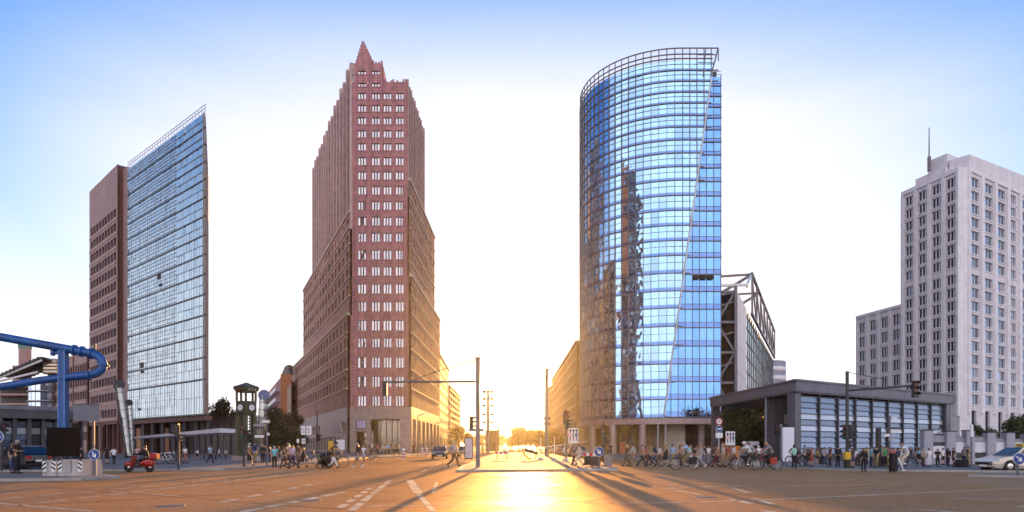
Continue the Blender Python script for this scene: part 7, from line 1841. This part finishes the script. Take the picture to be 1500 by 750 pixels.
# two seated on the plinth of the pavilion, one crouched person sitting on the kerb wall
for px, base, c, sk, l in ((1200, 679.5, 'khaki', 1, 'person in khaki sitting at the foot of the second glass bay'), (1205, 679.5, 'black', 2, 'person in black sitting right of the one in khaki'), (1253, 682, 'white', 2, 'person in white top sitting right of the signal mast')):
    Y = DEP(base, PZ); b = MB(); x = X(px, Y); b.box(x - .28, Y + .02, PZ, x + .28, Y + .5, PZ + .43)
    single(b, 'stone_seat', M['granite'], 'low stone seat under the ' + l.split(' sitting')[0] + ' ' + ('by the signal mast' if px == 1253 else 'before the glass bays'), 'seat', 'stone seats before the pavilion', base=(x, Y + .25, PZ))
    person(x, Y + .25, PZ, FR + .2, 1.68, 'sit', c, 'short', 'long', 'dark', sh, 'dark', l, 'people on the square', 'black', sk)
# crowd in the arcade: tiny and alike, each told apart by clothing or neighbours
arc = [('black', 'black'), ('white', 'dark'), ('dark', 'jeans'), ('coral', 'black'), ('black', 'grey'), ('white', 'jeans'), ('lgrey', 'black'), ('lblue', 'black'), ('dark', 'brown'), ('tan', 'dark'), ('maroon', 'black'), ('white', 'khaki')]
names = ['person in black at the left end of the arcade crowd', 'person in white second from the left in the arcade crowd', 'person in dark top and jeans, third in the arcade crowd', 'person in coral top in the arcade crowd', 'person in black top and grey trousers in the arcade crowd', 'person in white top and jeans in the middle of the arcade crowd', 'person in pale grey top in the arcade crowd', 'person in light blue top in the arcade crowd', 'person in dark top and brown trousers in the arcade crowd', 'person in tan top in the arcade crowd', 'person in dark red top in the arcade crowd', 'person in white top and khaki trousers at the right end of the arcade crowd']
for i, (a, c) in enumerate(arc):
    Y = 104 + (i * 37 % 11); px = 541 + i * 4.0
    person(X(px, Y), Y, PZ, RND.choice((FR, LF, RT, BK)), RND.uniform(1.62, 1.84), ('stand', 'walk', 'hold')[i % 3], a, 'short', 'long' if i % 4 else 'skirt', c, sh if i % 2 else ln, ('dark', 'brown', 'blond')[i % 3], names[i], 'people by the brick arcade')
for px, Y, a, c, l in ((606, 112, 'black', 'black', 'person in black beside the first bollard of the brick arcade'), (498, 98, 'dark', 'jeans', 'person before the blank white poster board'), (707, 112, 'grey', 'dark', 'person in grey behind the tall signal mast'), (820, 98, 'brown', 'dark', 'person in brown by the parked cars left of the lane sign'), (653, 108, 'white', 'dark', 'distant person in white left of the walking man'), (960, 98, 'tan', 'dark', 'distant person in tan before the columns of the glass tower'), (895, 96, 'dark', 'dark', 'distant person in dark clothes at the foot of the glass tower')):
    person(X(px, Y), Y, PZ, FR, 1.72, 'stand', a, 'short', 'long', c, sh, 'dark', l, 'people by the towers')

# cyclists, each on a bicycle of its own
def cyclist(px, wheel_py, face, fm, top, sl, low, lowc, hair, hc, blabel, plabel, hs=1.0, z=0.0):
    Y = DEP(wheel_py, z); x = X(px, Y); s = 1.08 * hs
    bike(x, Y, face, fm, blabel, z, s=s)
    d = 1 if abs(face) < 1.6 else -1
    person(x - .02 * d, Y, z, face, 1.78 * hs, 'cycle', top, sl, low, lowc, hair, hc, plabel, 'cyclists', 'dark')
M['bikegreen'] = mat('bike_green', (.03, .10, .06), .35, .2); M['bikered'] = mat('bike_red', (.25, .02, .02), .35, .2)
cyclist(1003, 688, LF, 'black', 'lblue', 'short', 'long', 'khaki', sh, 'grey', 'black bicycle ridden by the cyclist in white on the right crossing', 'cyclist in pale blue-white shirt and khaki trousers, riding left')
cyclist(1092, 688.5, LF, 'steel_light', 'white', 'short', 'long', 'black', hm, 'white', 'silver bicycle of the rider with white helmet, leftmost of the close pair', 'cyclist in white shirt with white helmet, riding left behind the lane sign')
cyclist(1098, 686, LF, 'black', 'lgrey', 'short', 'long', 'dark', sh, 'brown', 'dark bicycle half hidden behind the white-helmeted rider', 'cyclist in pale grey shirt behind the white-helmeted rider')
cyclist(1124, 688.5, LF, 'bikered', 'grey', 'short', 'long', 'black', sh, 'blond', 'bicycle with red panniers, rightmost of the cyclists', 'cyclist in grey shirt on the bicycle with red panniers')
cyclist(491, 684.5, RT, 'black', 'black', 'short', 'long', 'black', hm, 'black', 'black bicycle of the rider in black before the brick skyscraper', 'cyclist in black with black helmet riding right, before the brick skyscraper')
cyclist(1322, 687.5, LF, 'steel_light', 'white', 'short', 'long', 'cream', sh, 'dark', 'silver bicycle on the right pavement kerb before the glass pavilion', 'cyclist in white shirt and cream trousers before the glass pavilion', z=0.0)
Y = DEP(680, 0); bike(X(453, Y), Y, RT, 'steel_dark', 'dark bicycle beside the woman in black dress')
Y = DEP(684, PZ); bike(X(1171, Y), Y + .5, LF + .3, 'black', 'black bicycle being pushed behind the woman in mint', PZ)
Y = DEP(677, 0); bike(X(533, Y) + .6, Y + .4, RT, 'bikegreen', 'small green bicycle behind the man in grey shorts', s=.75)
for i, (px, base, fm, l) in enumerate(((241.5, 680, 'white', 'white rental bicycle leftmost of the parked ones'), (247, 680, 'white', 'white rental bicycle second of the parked ones'), (254, 679.5, 'steel_light', 'silver bicycle in the middle of the parked ones by the signal post'), (260, 679, 'black', 'black bicycle just left of the woman in coral skirt'))):
    Y = DEP(base, PZ); bike(X(px, Y), Y, RT + .25 * (i % 2), fm, l, PZ, lean=.06)
# pannier bags, suitcases, backpacks, pram
def bag(name, x, y, z, sx, sy, sz, m, label, cat, group=None, handle=True, wheels=False):
    root = empty(name, (x, y, z), RND.uniform(-.2, .2), label, cat, group); b = MB(); zz = .06 if wheels else 0
    c = .18; w, d = sx / 2, sy / 2
    pr = [(-w, -d + d * c), (-w + w * c, -d), (w - w * c, -d), (w, -d + d * c), (w, d - d * c), (w - w * c, d), (-w + w * c, d), (-w, d - d * c)]
    for s0, s1, z0_, z1_ in ((.92, 1, zz, zz + sz * .08), (1, 1, zz + sz * .08, zz + sz * .9), (1, .86, zz + sz * .9, zz + sz)):
        b.add([(p[0] * s0, p[1] * s0, z0_) for p in pr] + [(p[0] * s1, p[1] * s1, z1_) for p in pr], [(i, (i + 1) % 8, (i + 1) % 8 + 8, i + 8) for i in range(8)] + ([tuple(range(8, 16))] if z1_ > sz + zz - .01 else []) + ([tuple(range(7, -1, -1))] if z0_ == zz else []))
    b.build('body', m, root)
    if handle: b = MB(); b.tube([(-w * .4, d * .6, zz + sz - .02), (-w * .4, d * .6, zz + sz + (.35 if wheels else .06)), (w * .4, d * .6, zz + sz + (.35 if wheels else .06)), (w * .4, d * .6, zz + sz - .02)], .012, 6); b.build('handle', M['steel_dark'], root)
    if wheels:
        for s in (-1, 1): b = MB(); b.lathe((s * w * .7, d * .6, .05), [(0, -.02), (.05, -.02), (.05, .02), (0, .02)], 10, 0, 'y'); b.build('wheel', M['rubber'], root)
    return root
Y = DEP(688.5, 0)
bag('pannier_bag', X(1137, Y) - .25, Y - .2, .36, .42, .18, .42, cloth('red'), 'red pannier bag on the near side of the rightmost bicycle', 'pannier', handle=False)
bag('pannier_bag', X(1015.5, DEP(688, 0)) - .08, DEP(688, 0) - .2, .36, .45, .18, .42, cloth('black'), 'black pannier bag on the bicycle of the cyclist in white', 'pannier', handle=False)
Y = DEP(692, 0); bag('suitcase', X(1308.5, Y), Y, 0, .36, .3, 1.02, cloth('black'), 'tall black suitcase in front of the person in coral on the right', 'suitcase', wheels=True)
Y = DEP(682, PZ); bag('suitcase', X(841.5, Y) + .9, Y - .3, PZ, .5, .28, .62, cloth('dark'), 'dark suitcase beside the person in cream near the lane sign', 'suitcase', wheels=True)
Y = DEP(683.5, PZ); bag('suitcase', X(871, Y), Y, PZ, .42, .26, .6, cloth('dark'), 'dark suitcase lying left under the blue keep-right sign', 'suitcase', wheels=True); bag('suitcase', X(891, Y), Y, PZ, .42, .26, .72, cloth('grey'), 'grey suitcase right of the blue keep-right sign', 'suitcase', wheels=True)
Y = DEP(684.5, PZ); bag('travel_bag', X(1409, Y), Y, PZ, .7, .35, .5, cloth('black'), 'black travel bag at the feet of the man in grey by the thin pole', 'bag'); bag('travel_bag', X(1405, Y), Y + .15, PZ, .4, .3, .35, cloth('dark'), 'smaller dark bag left of the black travel bag', 'bag')
Y = DEP(678, PZ); bag('backpack', X(374.5, Y), Y - .24, PZ + 1.0, .32, .2, .46, cloth('navy'), 'dark backpack worn by the person in bright blue at the clock tower', 'backpack', handle=False)
Y = DEP(683, PZ); bag('yellow_bag', X(1300, Y), Y - .3, PZ, .5, .3, .45, cloth('yellow'), 'yellow bag on the ground in the middle of the right crowd', 'bag')
def pram():
    Y = DEP(686, 0); root = empty('pram', (X(476, Y), Y, 0), 0, 'dark pram with big wheels pushed by the person in long black coat', 'pram')
    b = MB(); b.ball((0, 0, .68), .36, .24, .24, 12, 8, keep=lambda v: v.z < .08); b.ball((-.12, 0, .72), .25, .235, .3, 12, 8, keep=lambda v: v.z > 0 and v.x < .1); b.build('hood', cloth('black'), root)
    for x_ in (-.28, .28):
        for s in (-1, 1): b = MB(); b.tube([(x_ + .2 * math.cos(2 * math.pi * i / 18), s * .25, .2 + .2 * math.sin(2 * math.pi * i / 18)) for i in range(19)], .02, 5, cap=False); b.build('wheel', M['rubber'], root)
    b = MB(); b.bar((-.28, 0, .2), (.3, 0, .55), .03, .4); b.bar((.28, 0, .2), (-.3, 0, .55), .03, .4); b.tube([(.3, -.2, .6), (.55, -.2, .95), (.55, .2, .95), (.3, .2, .6)], .015, 6); b.build('chassis', M['steel_dark'], root)
pram()
def scooter():
    Y = DEP(691.5, 0); x = X(204.5, Y); root = empty('motor_scooter', (x, Y, 0), LF, 'bright red motor scooter with a red top box riding left', 'scooter')
    R_ = .27
    for cx in (.62, -.58):
        b = MB(); b.lathe((cx, 0, R_), [(.12, -.06), (.24, -.06), (R_, -.03), (R_, .03), (.24, .06), (.12, .06)], 20, 0, 'y'); w = b.build('wheel', M['rubber'], root)
        b = MB(); b.lathe((cx, 0, R_), [(0, -.05), (.13, -.04), (.13, .04), (0, .05)], 16, 0, 'y'); b.build('rim', M['chrome'], w)
    b = MB(); b.tube([(-.85, 0, .58), (-.62, 0, .6), (-.3, 0, .56), (-.05, 0, .44)], [.1, .2, .2, .1], 12); b.ball((-.5, 0, .5), .36, .2, .22, 14, 8); b.build('rear_body', redp, root)
    b = MB(); b.hexa([(-.15, -.17, .26), (.42, -.15, .26), (.42, .15, .26), (-.15, .17, .26), (-.15, -.17, .33), (.42, -.15, .33), (.42, .15, .33), (-.15, .17, .33)]); b.build('footboard', M['black'], root)
    b = MB(); b.hexa([(.36, -.22, .3), (.44, -.18, .3), (.44, .18, .3), (.36, .22, .3), (.24, -.2, .92), (.36, -.13, .95), (.36, .13, .95), (.24, .2, .92)]); b.ball((.62, 0, .45), .26, .1, .16, 12, 8, keep=lambda v: v.z > -.05); b.build('front_shield', redp, root)
    b = MB(); b.tube([(.62, 0, .3), (.34, 0, 1.0)], .035, 8); b.tube([(.22, -.32, 1.0), (.32, -.12, 1.05), (.32, .12, 1.05), (.22, .32, 1.0)], .022, 6); b.build('handlebar', M['black'], root)
    b = MB(); b.ball((.42, 0, .98), .08, .12, .1, 10, 8); b.build('headlight', M['lamp'], root)
    b = MB(); b.ball((-.42, 0, .76), .36, .15, .07, 12, 6); b.build('seat', M['black'], root)
    b = MB(); b.hexa([(-1.08, -.22, .78), (-.7, -.24, .78), (-.7, .24, .78), (-1.08, .22, .78), (-1.04, -.2, 1.06), (-.74, -.22, 1.08), (-.74, .22, 1.08), (-1.04, .2, 1.06)]); b.build('top_box', redp, root)
    b = MB(); b.cbox((-.9, 0, .75), .4, .3, .06); b.build('box_rack', M['black'], root)
    b = MB(); b.cbox((-.88, 0, .62), .05, .2, .08); b.build('tail_light', M['redlens'], root)
    for s in (-1, 1): b = MB(); b.tube([(.26, s * .25, 1.03), (.28, s * .33, 1.18)], .01, 5); b.ball((.28, s * .34, 1.2), .02, .06, .045, 8, 6); b.build('mirror', M['black'], root)
    person(x + .3, Y, 0, LF, 1.74, 'scoot', 'black', 'long', 'long', 'black', hm, 'black', 'rider in black with dark helmet on the red motor scooter', 'riders', 'black')
scooter()

# ------------------------------------------------------------------ camera, light, sky
cd = bpy.data.cameras.new('camera'); co = bpy.data.objects.new('camera', cd); COL.objects.link(co)
co.location = (0, 0, CAMH); co.rotation_euler = (rad(90), 0, 0)
cd.sensor_width = 36; cd.lens = 36 * FPX / 1500; cd.shift_y = (HZ - 375) / 1500; cd.clip_start = .1; cd.clip_end = 5000
SC.camera = co
SUN_EL, SUN_AZ = rad(4.6), math.atan((772 - 750) / 1000)      # low sun down the street, just right of its middle
d = Vector((math.sin(SUN_AZ) * math.cos(SUN_EL), math.cos(SUN_AZ) * math.cos(SUN_EL), math.sin(SUN_EL)))
ld = bpy.data.lights.new('sun', 'SUN'); lo = bpy.data.objects.new('sun', ld); COL.objects.link(lo)
lo.rotation_euler = (-d).to_track_quat('-Z', 'Y').to_euler(); ld.energy = 2.4; ld.angle = rad(.5); ld.color = (1.0, .47, .11)
w = bpy.data.worlds.new('World'); SC.world = w; w.use_nodes = True
nt = w.node_tree; bg = nt.nodes['Background']; sk = nt.nodes.new('ShaderNodeTexSky'); sk.sky_type = 'NISHITA'; sk.sun_disc = False
sk.sun_elevation = SUN_EL; sk.sun_rotation = SUN_AZ; sk.air_density = 1.0; sk.dust_density = .6; sk.ozone_density = 3.0
hs_ = nt.nodes.new('ShaderNodeHueSaturation'); hs_.inputs['Hue'].default_value = .510; hs_.inputs['Saturation'].default_value = 1.3; hs_.inputs['Value'].default_value = .66; nt.links.new(sk.outputs[0], hs_.inputs['Color'])
# thin bright evening veil: densest near the horizon all round and in a wide aureole about the low sun, broken up by faint streaks
def wn(t, **k):
    n = nt.nodes.new(t)
    for a, v in k.items(): setattr(n, a, v)
    return n
tcw = wn('ShaderNodeTexCoord'); dt = wn('ShaderNodeVectorMath', operation='DOT_PRODUCT'); nt.links.new(tcw.outputs['Generated'], dt.inputs[0]); dt.inputs[1].default_value = d
def ramp(src, lo, hi, a=0.0, b_=1.0):
    r = wn('ShaderNodeMapRange', interpolation_type='SMOOTHSTEP'); nt.links.new(src, r.inputs[0])
    for i, v in enumerate((lo, hi, a, b_)): r.inputs[i + 1].default_value = v
    return r.outputs[0]
def math2(op, a, c):
    n = wn('ShaderNodeMath', operation=op); nt.links.new(a, n.inputs[0]); nt.links.new(c, n.inputs[1]); return n.outputs[0]
sx = wn('ShaderNodeSeparateXYZ'); nt.links.new(tcw.outputs['Generated'], sx.inputs[0])
mpw = wn('ShaderNodeMapping'); mpw.inputs['Scale'].default_value = (1.2, 1.2, 5.0); mpw.inputs['Rotation'].default_value = (.1, .16, 0); nt.links.new(tcw.outputs['Generated'], mpw.inputs[0])
nzw = wn('ShaderNodeTexNoise'); nzw.inputs['Scale'].default_value = 1.8; nzw.inputs['Detail'].default_value = 5; nt.links.new(mpw.outputs[0], nzw.inputs['Vector'])
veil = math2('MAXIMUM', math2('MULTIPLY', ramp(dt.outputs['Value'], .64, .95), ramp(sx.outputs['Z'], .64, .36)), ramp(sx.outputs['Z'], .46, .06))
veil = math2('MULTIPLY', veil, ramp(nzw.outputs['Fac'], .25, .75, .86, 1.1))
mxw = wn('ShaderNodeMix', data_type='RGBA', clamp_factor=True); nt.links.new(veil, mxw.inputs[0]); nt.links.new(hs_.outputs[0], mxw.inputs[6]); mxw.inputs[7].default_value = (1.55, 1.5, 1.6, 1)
# added cloud-white fill in the unseen sky behind the camera, brightening the facades
back_fill = math2('MULTIPLY', math2('MULTIPLY', ramp(dt.outputs['Value'], .15, -.35), ramp(sx.outputs['Z'], .95, .45)), ramp(nzw.outputs['Fac'], .3, .7, .7, 1.1))
mxb = wn('ShaderNodeMix', data_type='RGBA', clamp_factor=True); nt.links.new(back_fill, mxb.inputs[0]); nt.links.new(mxw.outputs[2], mxb.inputs[6]); mxb.inputs[7].default_value = (2.4, 2.22, 2.3, 1)
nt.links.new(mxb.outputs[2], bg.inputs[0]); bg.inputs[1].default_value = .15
VS = SC.view_settings; VS.view_transform = 'Standard'; VS.look = 'None'; VS.gamma = 1; VS.use_curve_mapping = False; VS.exposure = 2.3
HAZE = True
if HAZE:
    b = MB(); b.box(-899, -279, -1, 899, 899, 92); hz = b.build('haze', [], kind='stuff')
    m = bpy.data.materials.new('haze'); m.use_nodes = True; n_ = m.node_tree; n_.nodes.remove(n_.nodes['Principled BSDF'])
    pv = n_.nodes.new('ShaderNodeVolumePrincipled'); pv.inputs['Color'].default_value = (.95, .95, 1, 1); pv.inputs['Density'].default_value = .00008; pv.inputs['Anisotropy'].default_value = .86
    n_.links.new(pv.outputs[0], n_.nodes['Material Output'].inputs['Volume']); hz.data.materials.append(m)
SC.cycles.use_denoising = True
try: SC.cycles.denoiser = 'OPENIMAGEDENOISE'
except Exception: pass
SC.cycles.max_bounces = 6; SC.cycles.volume_bounces = 0; SC.cycles.transparent_max_bounces = 8; SC.cycles.caustics_reflective = False; SC.cycles.caustics_refractive = False
